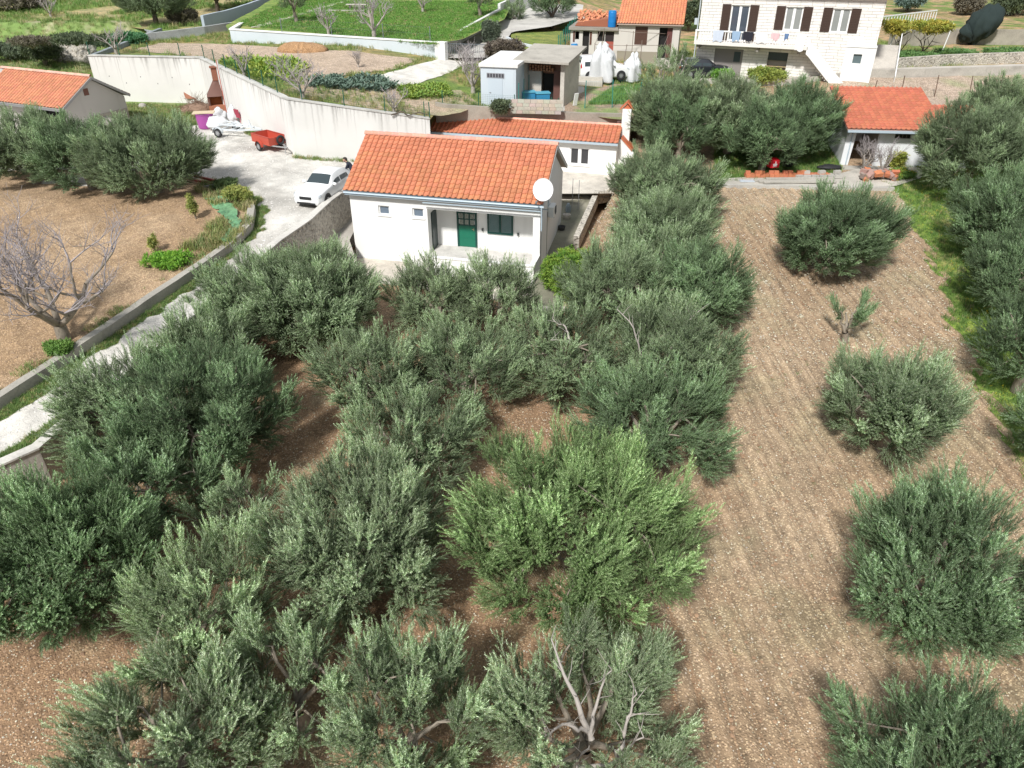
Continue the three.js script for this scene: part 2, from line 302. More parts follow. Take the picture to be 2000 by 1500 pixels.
const leafMat = new THREE.MeshPhysicalMaterial({ vertexColors: true, roughness: .55, side: THREE.DoubleSide, transmission: .18, thickness: 0, ior: 1.3, specularIntensity: .5 });
function copies(name, geo, material, list, parent, kind = 'stuff') { // list of [position, quaternion, scale, colour]
  const m = new THREE.InstancedMesh(geo, material, list.length), M = new THREE.Matrix4(), s = new THREE.Vector3(), c = new THREE.Color();
  list.forEach(([p, q, k, col], i) => { m.setMatrixAt(i, M.compose(p, q, typeof k === 'number' ? s.set(k, k, k) : k)); m.setColorAt(i, c.setRGB(...col)); });
  m.name = parent ? name : numbered(name); m.castShadow = m.receiveShadow = true; (parent || scene).add(m); if (kind) m.userData.kind = kind; return m;
}
const UP = V(0, 1, 0);
const aim = (d, spin) => new THREE.Quaternion().setFromUnitVectors(UP, d).multiply(new THREE.Quaternion().setFromAxisAngle(UP, spin));
let density = 1;
function olive(label, x, z, gy, r, h, o = {}) {
  const seed = o.seed ?? Math.round(Math.abs(x * 71 + z * 37) * 10), R = rng(seed), t = thing('olive_tree', label, 'olive tree', [x, gy, z], 0, o.group ?? 'olive trees of the grove');
  const tint = (o.tint ?? [1, 1, 1]).map((v, i) => v * [.70, .77, .62][i]), full = o.full ?? 1, skirt = o.skirt ?? .10, trunk = [], cl = [];
  const base = h * skirt, cy = h * (.5 + skirt * .3), ry = h - cy - .25, lowY = cy - base;
  const top = V((R() - .5) * .3, h * .2 + .15, (R() - .5) * .3), tr = .10 + r * .04;
  trunk.push(limb([V(0, -.15, 0), V(top.x * .3 + .03, top.y * .5, top.z * .4), top], tr * 1.25, tr, 9));
  // clumps sit on the crown's surface, a few inside; lobes make the outline uneven
  const N = Math.round((10 + r * r * 4.2) * full), lobes = Array.from({ length: 5 }, () => [R() * 6.28, R() * .5 - .1, .75 + .45 * R()]);
  const golden = 2.39996, a0 = R() * 6;
  for (let i = 0; i < N; i++) {
    const sy = lerp(1, -.72, (i + .5) / N), a = a0 + i * golden + (R() - .5) * .7, cr = Math.sqrt(1 - sy * sy);
    let k = .70 + .24 * R(); if (R() < .16) k *= .55;
    for (const L of lobes) k *= 1 + .55 * (L[2] - .95) * Math.exp(-Math.pow(Math.cos(a - L[0]) - 1, 2) * 3);
    const p = V(Math.cos(a) * cr * r * k, cy + sy * (sy > 0 ? ry : lowY) * k, Math.sin(a) * cr * r * k);
    if (o.hollow && p.y > cy - .3 && Math.hypot(p.x - o.hollow[0], p.z - o.hollow[1]) < o.hollow[2]) continue;
    cl.push([p, r * (.17 + .12 * R()), .75 + .5 * R()]);
  }
  const main = Math.round(4 + r * .8), mains = [];
  for (let i = 0; i < main; i++) { const a = a0 + i / main * 6.28 + (R() - .5) * .6, q = V(Math.cos(a) * r * .42, cy + (R() - .3) * h * .16, Math.sin(a) * r * .42), mid = top.clone().lerp(q, .5).add(V((R() - .5) * .3, -.1 + R() * .2, (R() - .5) * .3)); trunk.push(limb([top, top.clone().lerp(mid, .5).add(V(0, .1, 0)), mid, q], tr * .6, tr * .28, 6)); mains.push([mid, q]); }
  for (const [p] of cl) {
    let b = null, bd = 1e9; for (const m of mains) for (const q of m) { const d = q.distanceTo(p); if (d < bd) { bd = d; b = q; } }
    const mid = b.clone().lerp(p, .5).add(V((R() - .5) * .25, .08 + R() * .12, (R() - .5) * .25)); trunk.push(limb([b, mid, p], tr * .24, .012, 4));
  }
  part('trunk', trunk, o.bark ?? bark, t);
  const list = [], centre = V(0, cy - .25 * h, 0), per = 84 * density * full;
  for (const [p, cr, tone] of cl) {
    const n = Math.round(per * (cr / .6) ** 2 * (o.leafy ?? 1)) + 8, lift = V(R() - .5, .25 + R() * .5, R() - .5);
    for (let i = 0; i < n; i++) {
      const d = V(R() * 2 - 1, R() * 2 - 1, R() * 2 - 1); if (d.lengthSq() > 1) d.normalize();
      const q = p.clone().addScaledVector(d, cr * .95); q.y = Math.max(q.y, .25);
      const out = q.clone().sub(centre).normalize(), dir = out.multiplyScalar(.6).addScaledVector(d, .55).addScaledVector(lift, .5).add(V((R() - .5) * .6, .25 + (R() - .5) * .5, (R() - .5) * .6)).normalize();
      const v = tone * (.75 + .5 * R()); list.push([q.addScaledVector(dir, -.3), aim(dir, R() * 6.28), .46 + .42 * R(), [v * tint[0], v * tint[1], v * tint[2]]]);
    }
    if (R() < .7) { // long upright shoots that stick out of the clump
      const m = 5 + Math.floor(R() * 9), fan = V((R() - .5) * .6, .9, (R() - .5) * .6).addScaledVector(p.clone().sub(centre).normalize(), .8); for (let i = 0; i < m; i++) { const dir = fan.clone().add(V((R() - .5) * .55, (R() - .5) * .3, (R() - .5) * .55)).normalize(), v = 1.25 + .75 * R(); list.push([p.clone().addScaledVector(dir, cr * .6).add(V((R() - .5) * cr, 0, (R() - .5) * cr)), aim(dir, R() * 6), .7 + .4 * R(), [v * tint[0], v * tint[1], v * tint[2]]]); }
    }
  }
  copies('crown', SPRAYS[seed % 3], leafMat, list, t);
  if (o.bare) part('bare_branch', o.bare.flatMap(b => { const cv = new THREE.CatmullRomCurve3(b.map(q => V(...q))), n = 9, pts = cv.getPoints(n).map((q, i) => q.add(V((R() - .5) * .09, (R() - .5) * .09, (R() - .5) * .09).multiplyScalar(i && i < n ? 1 : 0))), out = [limb(pts, b.r0 ?? .05, .014, 6)]; for (let i = 3; i <= n; i += 1) { const d = V(R() - .5, R() * .7, R() - .5).normalize(), l = .25 + .35 * R(), m = pts[i].clone().addScaledVector(d, l * .5).add(V(0, .05, 0)); out.push(limb([pts[i], m, m.clone().addScaledVector(d.add(V((R() - .5) * .8, .2, (R() - .5) * .8)).normalize(), l * .5)], .014, .004, 4)); } return out; }), barkPale, t);
  return t;
}
const GREEN = [.90, .99, .74], DARK = [.74, .82, .76], GREY = [1.05, 1.02, 1.04];
const F = 'olive trees in the brown field', Gv = 'olive trees of the grove', Rt = 'olive trees along the right edge', Bk = 'olive trees before the stone house';
olive('round olive tree alone in the brown field just below the tile-roofed white hut', 15.7, -34.0, 1.25, 2.45, 4.0, { group: F, tint: DARK, full: 1.3, seed: 977 });
olive('loose gappy olive tree in the brown field right below the thin sapling', 13.0, -20.7, .3, 2.1, 3.6, { group: F, full: 1.15, leafy: .95 });
olive('wide olive tree at right end of the brown field, beside a dark patch of shade', 11.0, -13.4, 0, 2.5, 3.7, { group: F, tint: DARK, leafy: .8 });
olive('dark olive tree cut off by the bottom right corner', 9.2, -7.9, 0, 2.25, 2.9, { group: F, tint: DARK });
olive('olive tree closest to the white chimney, between it and the group before the stone house', 11.0, -49.6, 2.45, 2.1, 4.0, { group: Bk, tint: DARK });
olive('tall olive tree right of the back building, first of the line running down from it', 8.7, -42.0, 1.65, 2.8, 3.3, { group: Gv });
olive('olive tree right of the concrete driveway, leaning over its low stone kerb', 7.5, -35.6, 1.1, 2.7, 3.6, { group: Gv });
olive('olive tree next to the bright green shrub by the cottage gable', 4.5, -29.8, .5, 2.3, 3.6, { group: Gv });
olive('olive tree bulging into the field edge level with the cottage front corner', 8.0, -29.0, .75, 2.4, 3.6, { group: Gv, tint: DARK });
olive('small olive tree squeezed between the driveway olive and the field edge', 6.5, -32.4, .8, 2.0, 3.2, { group: Gv });
olive('olive tree with a pale bent bare limb on its left, right below the cottage step', 1.9, -24.6, .15, 2.1, 3.5, { group: Gv, hollow: [.5, .4, .8], bare: [[[.1, 1.2, .2], [.5, 2.2, .7], [.2, 2.9, 1.1], [-.5, 3.1, 1.2]], [[.2, 2.9, 1.1], [.1, 3.2, .6], [-.4, 3.5, .3]]] });
olive('broad olive tree with two forked bare limbs showing in its top', 5.7, -23.8, .3, 2.6, 3.8, { group: Gv, hollow: [-1.2, .3, .9], bare: [[[-.2, 1.2, 0], [-1, 2.4, .3], [-1.3, 3.3, .2], [-1.9, 3.9, -.2]], [[-.1, 1.4, 0], [.6, 2.9, -.6], [1.4, 3.6, -.9]]] });
olive('olive tree spilling over the field edge, just above the bright green olive', 4.7, -20.0, .15, 2.2, 3.4, { group: Gv, tint: DARK });
olive('largest olive tree, fresh bright green, in the lower middle of the grove', 1.9, -14.5, 0, 2.7, 4.6, { group: Gv, tint: GREEN, full: 1.0 });
olive('olive tree with a hollow centre showing its pale forked trunk at the bottom edge', 1.5, -9.3, 0, 2.05, 3.9, { group: Gv, tint: GREY, hollow: [-.15, .5, .95], skirt: .05, full: 1.0, bare: [Object.assign([[-.5, .3, .9], [-.3, 1.3, .8], [.1, 2.1, .55]], { r0: .10 }), Object.assign([[.1, 2.1, .55], [-.15, 2.8, .3], [-.45, 3.3, -.1], [-.7, 3.7, -.6]], { r0: .075 }), [[.1, 2.1, .55], [.2, 2.8, .2], [.5, 3.4, -.1]], Object.assign([[-.2, 1.5, .8], [.5, 1.9, .9], [1.1, 2.4, .7]], { r0: .07 }), [[.6, 2, .9], [.75, 2.7, .6], [.95, 3.2, .3]], [[0, 2.3, .5], [-.5, 2.6, .6], [-.9, 2.5, .8]]] });
olive('olive tree rising before the left half of the white porch wall', -3.4, -29.6, .1, 2.0, 3.3, { group: Gv, tint: GREY });
olive('olive tree before the right half of the white porch wall', -.8, -29.4, .1, 1.9, 3.6, { group: Gv, tint: GREY });
olive('thin olive tree over the open patch of red soil left of the grove middle', -5.0, -22.8, .05, 1.95, 3.6, { group: Gv, full: .95, leafy: .85 });
olive('thin olive tree in the grove middle with red soil all round it', -1.9, -23.8, .05, 2.2, 3.5, { group: Gv, full: .95, leafy: .9 });
olive('sparse olive tree just above the big grey-green olive', -3.2, -18.8, 0, 2.1, 3.4, { group: Gv, full: .95, leafy: .85 });
olive('big grey-green olive tree left of the bright green one', -4.1, -14.3, 0, 2.5, 4.1, { group: Gv, tint: GREY, full: 1.1 });
olive('olive tree at the bottom edge left of the one with the hollow centre', -2.2, -9.2, 0, 1.65, 4.0, { group: Gv, full: .95 });
olive('small olive tree under the lower left side of the big grey-green olive', -4.8, -10.3, 0, 1.35, 3.3, { group: Gv, full: .9, leafy: .8 });
olive('olive tree beside the concrete slab at the cottage, next to the track parapet', -11.6, -29.0, .1, 2.3, 3.6, { group: Gv });
olive('full olive tree below the left end of the cottage front wall', -8.6, -28.6, .1, 2.75, 4.3, { group: Gv, full: 1.1 });
olive('olive tree with a dark forked trunk showing, against the track parapet', -12.7, -20.6, 0, 2.3, 3.9, { group: Gv, hollow: [.9, -.9, .9], bark: barkDark });
olive('dense olive tree on the left of the grove with shaded red soil to its right', -10.1, -20.0, 0, 2.5, 4.4, { group: Gv, tint: DARK });
olive('large dark olive tree cut by the left edge of the photograph', -11.8, -13.5, 0, 2.5, 4.4, { group: Gv, tint: [.74, .84, .72], full: 1.1 });
olive('pale silvery olive tree between the dark left-edge one and the big grey-green one', -7.6, -11.9, 0, 1.75, 4.0, { group: Gv, tint: [1.15, 1.15, 1.1], full: .85 });
olive('olive tree filling the bottom left of the photograph below bare soil', -6.9, -8.9, 0, 2.1, 3.0, { group: Gv, tint: GREY });
olive('small olive tree pressed against the track parapet, between the slab olive and the fork-trunked one', -11.9, -24.7, .05, 2.0, 3.4, { group: Gv });
olive('olive tree filling the shaded gap above the large dark left-edge olive', -11.0, -17.2, 0, 1.7, 3.4, { group: Gv, tint: DARK });
olive('very thin olive tree with dark bare limbs over a sunlit patch of soil', -7.8, -16.2, 0, 1.3, 3.0, { group: Gv, full: .6, leafy: .6, bark: barkDark });
olive('olive tree at the left edge below the grey shed', -28.0, -43.0, 3.2, 2.8, 3.6, { group: 'olive trees above the ploughed plot', skirt: .03 });
olive('middle olive tree of the three above the ploughed plot', -24.0, -41.6, 3.2, 2.3, 3.5, { group: 'olive trees above the ploughed plot', tint: DARK, skirt: .03 });
olive('rightmost and biggest olive tree of the three above the ploughed plot', -19.9, -40.9, 3.15, 3.1, 4.0, { group: 'olive trees above the ploughed plot', full: 1.1 });
olive('big olive tree hiding the right end of the white hut', 27.3, -43.8, 2.3, 3.1, 5.2, { group: Rt });
olive('olive tree behind the big one at right, below the far brown field', 34.0, -53.0, 3, 2.8, 4.0, { group: Rt });
olive('olive tree at right edge, second down from the hut', 24.6, -35.2, 1.5, 2.5, 4.2, { group: Rt, tint: DARK });
olive('olive tree at right edge, third down from the hut, over the grass strip', 22.3, -29.6, 1.0, 2.4, 4.2, { group: Rt, tint: DARK });
olive('olive tree at right edge beside the yellow flowers', 19.6, -24.1, .6, 1.9, 4.2, { group: Rt, tint: DARK });
olive('lowest olive tree of the right edge, a sliver of crown in view', 17.9, -19.4, .3, 1.4, 3.4, { group: Rt, tint: DARK });
olive('left olive tree of the group before the stone house', 10.8, -52.6, 2.9, 2.7, 4.4, { group: Bk });
olive('middle olive tree of the group before the stone house', 14.8, -51.4, 2.8, 2.9, 4.5, { group: Bk, tint: GREY });
olive('right olive tree of the group, touching the hut roof', 19.2, -50.6, 2.6, 2.7, 4.6, { group: Bk, tint: DARK });
olive('front olive tree of the group, over the grass above the brick pile', 16.3, -48.2, 2.4, 2.4, 3.9, { group: Bk, tint: DARK });

// ---------------------------------------------------------------- building tools
const plasterMap = tex(1024, (i, j) => {
  const x = i / 1024, y = j / 1024, n = fbm(x * 4, y * 4, 51, 5, 4), s = Math.max(0, fbm(x * 14, y * 2.0, 53, 4, 0) - .62) * 1.2;
  const f = .93 + .07 * n - s * .25; return [enc(f), enc(f * .995), enc(f * .985)];
}, true, 7);
const plaster = (r, g, b) => std({ map: plasterMap, bumpMap: grit, bumpScale: .006, color: rgb(r, g, b), roughness: .9 });
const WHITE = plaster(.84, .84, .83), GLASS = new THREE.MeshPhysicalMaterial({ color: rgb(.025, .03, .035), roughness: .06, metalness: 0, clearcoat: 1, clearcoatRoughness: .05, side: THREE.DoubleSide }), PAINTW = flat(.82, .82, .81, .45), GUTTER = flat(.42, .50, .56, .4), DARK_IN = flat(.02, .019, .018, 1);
const clayBump = tex(256, (i, j) => { const v = fbm(i / 256 * 40, j / 256 * 40, 61, 3, 40); return [v, v, v]; }, false, .5);
const clayMap = tex(256, (i, j) => { const f = .78 + .3 * fbm(i / 256 * 8, j / 256 * 8, 62, 5, 8); return [enc(f), enc(f), enc(f)]; }, true, .8);
const clay = (r, g, b) => [1, .93, 1.07, .88, 1.02].map((k, i) => std({ map: clayMap, bumpMap: clayBump, bumpScale: .003, color: rgb(r * k, g * k * (1 + .03 * (i - 2)), b * k), roughness: .72 }));
function tileGeo(w, h, roll = .045, lip = .02) { // interlocking pantile: a flat pan and a roll, thick front edge; x across, y up the slope, z out
  const X = [0, .06, .5, .60, .70, .82, .93, .985], Z = [.010, 0, 0, .45 * roll, .95 * roll, roll, .55 * roll, -.01], pos = [], idx = [];
  for (const [y, o] of [[0, .4 * lip], [0, 1.3 * lip], [h * 1.1, .002]]) X.forEach((x, i) => pos.push(x * w, y, Z[i] + o));
  const n = X.length; for (let r = 0; r < 2; r++) for (let i = 0; i < n - 1; i++) { const a = r * n + i; idx.push(a, a + 1, a + n, a + 1, a + n + 1, a + n); }
  const g = new THREE.BufferGeometry(); g.setAttribute('position', new THREE.Float32BufferAttribute(pos, 3)); g.setIndex(idx); const q = g.toNonIndexed(); q.computeVertexNormals();
  const a = boxUV(q); a.userData.keepUV = true; return a;
}
// tiles laid on a slope: o eave corner, e along the eave, s up the slope (local vectors with full length)
function tiles(roof, o, e, s, cols, rows, mats, seed, nParts = 300, roll = .045) {
  const R = rng(seed), ex = e.clone().normalize(), sy = s.clone().normalize(), nz = V(0, 0, 0).crossVectors(ex, sy), w = e.length() / cols, h = s.length() / rows, geo = tileGeo(w, h, roll, roll * .5);
  const B = new THREE.Matrix4().makeBasis(ex, sy, nz), q0 = new THREE.Quaternion().setFromRotationMatrix(B), rest = []; let k = 0;
  for (let r = 0; r < rows; r++) for (let c = 0; c < cols; c++) {
    const p = o.clone().addScaledVector(ex, c * w + (R() - .5) * .006).addScaledVector(sy, r * h + (R() - .5) * .008).addScaledVector(nz, .012 + .004 * R()), q = q0.clone().multiply(new THREE.Quaternion().setFromEuler(new THREE.Euler((R() - .5) * .02 + .02, 0, (R() - .5) * .012)));
    if (k++ < nParts) { const m = new THREE.Mesh(geo, mats[Math.floor(R() * mats.length)]); m.name = 'roof_tile'; m.position.copy(p); m.quaternion.copy(q); m.castShadow = m.receiveShadow = true; roof.add(m); }
    else { const t = .86 + .26 * R(); rest.push([p, q, 1, [t, t * (.98 + .04 * R()), t]]); }
  }
  if (rest.length) copies('roof_tiles', geo, mats[0], rest, roof);
}
function ridge(roof, a, b, n, r, mat, seed) { // half-round ridge tiles, each lapping over the next
  const R = rng(seed), d = b.clone().sub(a), L = d.length() / n, g0 = new THREE.CylinderGeometry(r * .88, r, L * 1.15, 10, 1, true, -Math.PI * .55, Math.PI * 1.1); g0.rotateY(Math.PI / 2 * 0);
  const lipg = new THREE.TorusGeometry(r * 1.0, .018, 4, 10, Math.PI * 1.1); lipg.rotateZ(-Math.PI * .05); lipg.rotateX(Math.PI / 2); lipg.rotateY(-Math.PI / 2 + Math.PI / 2);
  const dir = d.clone().normalize(), up = UP.clone().addScaledVector(dir, -dir.y).normalize(), side = V(0, 0, 0).crossVectors(dir, up), M = new THREE.Matrix4().makeBasis(side, dir, up), q = new THREE.Quaternion().setFromRotationMatrix(M), geo = boxUV(g0); geo.userData.keepUV = true;
  for (let i = 0; i < n; i++) { const m = new THREE.Mesh(geo, mat[Math.floor(R() * mat.length)]); m.name = 'ridge_tile'; m.position.copy(a).addScaledVector(d, (i + .5) / n); m.quaternion.copy(q); m.position.y += .006 * (i % 2) - r * .35; m.castShadow = m.receiveShadow = true; roof.add(m); }
}
function panel(poly, holes, t) { // upright wall in the xy plane, front face at z = 0, body behind it
  const s = new THREE.Shape(poly.map(p => new THREE.Vector2(...p)));
  for (const [a, b, c, d] of holes) s.holes.push(new THREE.Path([new THREE.Vector2(a, c), new THREE.Vector2(a, d), new THREE.Vector2(b, d), new THREE.Vector2(b, c)]));
  return new THREE.ExtrudeGeometry(s, { depth: t, bevelEnabled: false }).translate(0, 0, -t);
}
const rect = (x0, x1, y0, y1) => [[x0, y0], [x1, y0], [x1, y1], [x0, y1]];
function windowUnit(parent, x0, x1, y0, y1, z, o = {}) { // frame with panes, set into an opening in a wall facing +z
  const f = o.f ?? .06, d = .07, list = [span(x0, x1, y0, y0 + f, z - d, z), span(x0, x1, y1 - f, y1, z - d, z), span(x0, x0 + f, y0 + f, y1 - f, z - d, z), span(x1 - f, x1, y0 + f, y1 - f, z - d, z)];
  const n = o.sashes ?? 1; for (let i = 1; i < n; i++) { const x = lerp(x0, x1, i / n), w = o.mullion ?? f; list.push(span(x - w * .9, x + w * .9, y0 + f, y1 - f, z - d + .004, z + .004)); }
  const w = part(o.name ?? 'window', list, o.frame ?? PAINTW, parent);
  for (let i = 0; i < n; i++) part('pane', span(lerp(x0 + f, x1 - f, i / n) + .004, lerp(x0 + f, x1 - f, (i + 1) / n) - .004, y0 + f, y1 - f, z - d + .012, z - d + .03), o.glass ?? GLASS, w);
  if (o.sill) part('sill', span(x0 - .08, x1 + .08, y0 - .06, y0 - .003, z - .12, z + .14), o.sillMat ?? WHITE, w);
  return w;
}

// ---------------------------------------------------------------- the white cottage
{
  const O = V(-8.96, -.2, -38.73), c = thing('white_cottage', 'white cottage with bright orange tiled roof, recessed porch and green front door', 'house', O, -13.2 * Math.PI / 180);
  const Ey = 4.15, Ry = 6.2, L = 10.8, D = 7.3, rz = -D / 2, zf = -.3, zb = -1.75, flo = .9;
  part('front_wall', panel(rect(.12, 4.5, -.4, 4.02), [[1.72, 2.36, 2.88, 3.4], [3.66, 4.3, 2.88, 3.4]], .25).translate(0, 0, zf), WHITE, c);
  part('porch_wall', [span(4.25, 4.5, flo, 4.0, zb - .2, zf - .252), span(4.502, 10.25, flo, 4.0, zb - .22, zb)], WHITE, c);
  part('porch_ceiling', span(4.503, 10.25, 3.5, 3.6, zb + .003, zf - .253), WHITE, c);
  part('lintel', span(4.503, 10.63, 3.42, 4.02, zf - .25, zf), WHITE, c);
  part('column', span(10.25, 10.63, -.4, 3.418, zf - .4, zf - .004), WHITE, c);
  const gable = [[-.42, -.4], [-6.95, -.4], [-6.95, 3.98], [rz, 5.98], [-.42, 4.1]];
  const gshape = x => { const g = prism(gable.map(p => [-p[0], p[1]]), .25); g.rotateY(Math.PI / 2); return g.translate(x, 0, 0); };   // x of prism runs along -z
  const GW = plaster(.80, .80, .795);
  part('gable_wall', gshape(10.38), GW, c); part('gable_wall', gshape(.12), GW, c);
  part('back_wall', span(.372, 10.378, -.4, 4.0, -6.95, -6.7), WHITE, c);
  // roof
  const rf = part('roof', [prism([[0, 0], [0, .09], [-rz, Ry - Ey + .09], [D, .09], [D, 0], [-rz, Ry - Ey]], L).rotateY(Math.PI / 2).translate(0, Ey - .05, 0)], flat(.55, .5, .45), c);
  const OR = clay(.56, .215, .108);
  const sl = V(0, Ry - Ey, rz), st = V(0, .055, .03);
  tiles(rf, V(-.03, Ey, .04).add(st), V(L + .06, 0, 0), sl, 36, 13, OR, 11, 300, .07);
  tiles(rf, V(L + .03, Ey, -D - .04).add(V(0, .055, 0)), V(-L - .06, 0, 0), V(0, Ry - Ey, -rz), 36, 13, OR, 12, 0, .07);
  ridge(rf, V(-.05, Ry + .17, rz), V(L + .05, Ry + .17, rz), 27, .155, clay(.70, .34, .25), 5);
  part('verge_board', [beam(V(L + .02, Ey - .02, .02), V(L + .02, Ry - .02, rz), .05, .16), beam(V(L + .02, Ry - .02, rz), V(L + .02, Ey - .02, -D), .05, .16)], flat(.6, .6, .58), rf);
  const half = (r, len) => { const g = new THREE.CylinderGeometry(r, r, len, 10, 1, true, Math.PI / 2, Math.PI); g.rotateX(0); g.rotateZ(Math.PI / 2); return g; };
  part('gutter', [half(.075, L + .1).rotateX(Math.PI / 2 * 0).translate(L / 2, Ey - .0, .10), cyl(.035, .035, .5, L - .05, Ey - .3, .06), bx(L, .18, .03, L / 2, Ey - .1, .005)], GUTTER, c);
  part('downpipe', [cyl(.035, .035, 1.2, 10.72, Ey - .8, -.2, 10), beam(V(10.72, Ey - .2, -.2), V(10.78, Ey - .05, .08), .06, .06), beam(V(4.4, Ey - .28, .06), V(10.7, Ey - .28, .06), .045, .05)], GUTTER, c);
  windowUnit(c, 1.72, 2.36, 2.88, 3.4, zf - .08, { f: .07, glass: std({ color: rgb(.16, .2, .25), roughness: .12 }) });
  windowUnit(c, 3.66, 4.3, 2.88, 3.4, zf - .08, { f: .07, glass: std({ color: rgb(.16, .2, .25), roughness: .12 }) });
  part('window_sill', [span(1.66, 2.42, 2.82, 2.878, zf - .1, zf + .05), span(3.6, 4.36, 2.82, 2.878, zf - .1, zf + .05)], WHITE, c);
  // doors
  const G1 = flat(.006, .145, .085, .35), G2 = flat(.004, .055, .045, .4);
  const door = part('front_door', [span(5.68, 5.78, flo, 3.0, zb + .003, zb + .07), span(6.72, 6.82, flo, 3.0, zb + .003, zb + .07), span(5.783, 6.717, 2.9, 3.0, zb + .003, zb + .07)], G2, c);
  part('door_leaf', [span(5.79, 6.71, flo + .02, 2.12, zb + .005, zb + .045), span(5.79, 6.71, flo + .5, flo + .56, zb + .04, zb + .056)], G1, door);
  for (let r = 0; r < 2; r++) for (let k = 0; k < 3; k++) part('door_pane', span(5.84 + k * .3, 6.06 + k * .3, 2.2 + r * .34, 2.48 + r * .34, zb + .02, zb + .05), std({ color: rgb(.22, .24, .21), roughness: .2 }), door);
  part('door_rail', [span(5.79, 6.71, 2.123, 2.197, zb + .005, zb + .06), span(5.79, 6.71, 2.483, 2.537, zb + .005, zb + .06), span(5.79, 6.71, 2.823, 2.897, zb + .005, zb + .06), span(6.065, 6.135, 2.2, 2.82, zb + .006, zb + .058), span(6.365, 6.435, 2.2, 2.82, zb + .006, zb + .058)], G2, door);
  part('door_handle', [bx(.03, .16, .02, 6.64, 1.95, zb + .055), bx(.12, .025, .025, 6.6, 1.97, zb + .085)], flat(.5, .45, .3, .3, { metalness: .8 }), door);
  part('side_door', [span(4.503, 4.56, flo + .01, 3.02, -1.62, -.82)], flat(.008, .028, .026, .4), c);
  // green shutters
  const sh = part('shutter_frame', [span(7.42, 8.86, 1.8, 1.88, zb + .003, zb + .08), span(7.42, 8.86, 2.9, 2.98, zb + .003, zb + .08), span(7.42, 7.5, 1.88, 2.9, zb + .003, zb + .08), span(8.78, 8.86, 1.88, 2.9, zb + .003, zb + .08), span(8.08, 8.2, 1.88, 2.9, zb + .003, zb + .085)], G2, c);
  for (const x0 of [7.52, 8.22]) for (let k = 0; k < 16; k++) part('slat', bx(.54, .05, .012, x0 + .275, 1.92 + k * .0625, zb + .04, 0, .6), flat(.10, .2, .2, .45), sh);
  part('wall_lamp', [cyl(.05, .06, .14, 7.15, 2.0, zb + .08, 8)], flat(.06, .07, .07, .5), c); part('wall_lamp', [cyl(.05, .06, .14, 9.15, 1.9, zb + .08, 8)], flat(.06, .07, .07, .5), c);
  // porch floor, parapet and steps
  part('porch_floor', span(4.503, 10.25, -.4, flo, zb, 1.05), conc(.80, .78, .75), c);
  part('porch_parapet', [span(5.2, 10.63, -.5, 1.32, 1.06, 1.22), span(10.46, 10.63, -.5, 1.35, -.295, 1.058), span(10.4, 10.66, 1.351, 1.40, -.29, 1.27), span(5.2, 10.399, 1.321, 1.37, 1.02, 1.26)], WHITE, c);
  for (let k = 0; k < 4; k++) part('step', span(4.0 - k * .32, 4.5 - k * .02, -.5, flo - .17 * (k + 1), zf + .003 + 0, 1.05), conc(.76, .74, .71), c);
  part('gable_cable', cyl(.012, .012, 2.4, 10.65, 1.9, -2.2, 6), flat(.2, .2, .2), c);
  part('plinth', [span(10.631, 10.66, -.5, .12, -6.9, -.45)], flat(.35, .35, .35), c);
  const P = (x, y, z) => c.localToWorld(V(x, y, z)); c.updateMatrixWorld();
  // air conditioner on the gable
  const ac = thing('air_conditioner', 'white air conditioner box on the cottage gable wall behind the satellite dish', 'air conditioner', P(10.63, 2.75, -2.75), c.rotation.y);
  part('casing', span(.03, .33, 0, .56, -.42, .42), flat(.72, .73, .72, .5), ac); part('fan_grille', [cyl(.21, .21, .02, .34, .28, -.12, 20, 0, Math.PI / 2), ...Array.from({ length: 6 }, (_, k) => bx(.012, .42, .02, .355, .28, -.30 + k * .07))], flat(.12, .13, .14, .6), ac); part('bracket', [bx(.36, .03, .03, .18, -.02, -.3), bx(.36, .03, .03, .18, -.02, .3)], flat(.4, .4, .4), ac);
  // satellite dish at the eave corner
  const ds = thing('satellite_dish', 'large round white satellite dish on a bent pipe at the cottage roof corner', 'satellite dish', P(10.9, 4.0, -.32), c.rotation.y);
  const dishG = new THREE.SphereGeometry(1.17, 40, 10, 0, Math.PI * 2, 0, .47).scale(1, 1, 1).translate(0, -1.17, 0).rotateX(Math.PI / 2 + Math.PI).rotateX(-.28).rotateY(-.12);
  part('dish', dishG.scale(1, 1.05, 1).translate(-.05, 1.02, .42), flat(.85, .85, .85, .4), ds);
  part('mast', [limb([V(-.2, -.15, -.05), V(.1, -.15, -.02), V(.12, .1, 0), V(.12, .75, 0), V(.05, .95, .1)], .035, .035, 8), bar(V(.05, .95, .1), V(-.04, 1.0, .26), .05, .05)], GUTTER, ds);
  part('feed_arm', [limb([V(-.3, .52, .36), V(-.36, .40, .62), V(-.35, .42, .75)], .018, .018, 6), cyl(.045, .045, .12, -.35, .47, .78, 10)], flat(.25, .25, .25), ds);
}

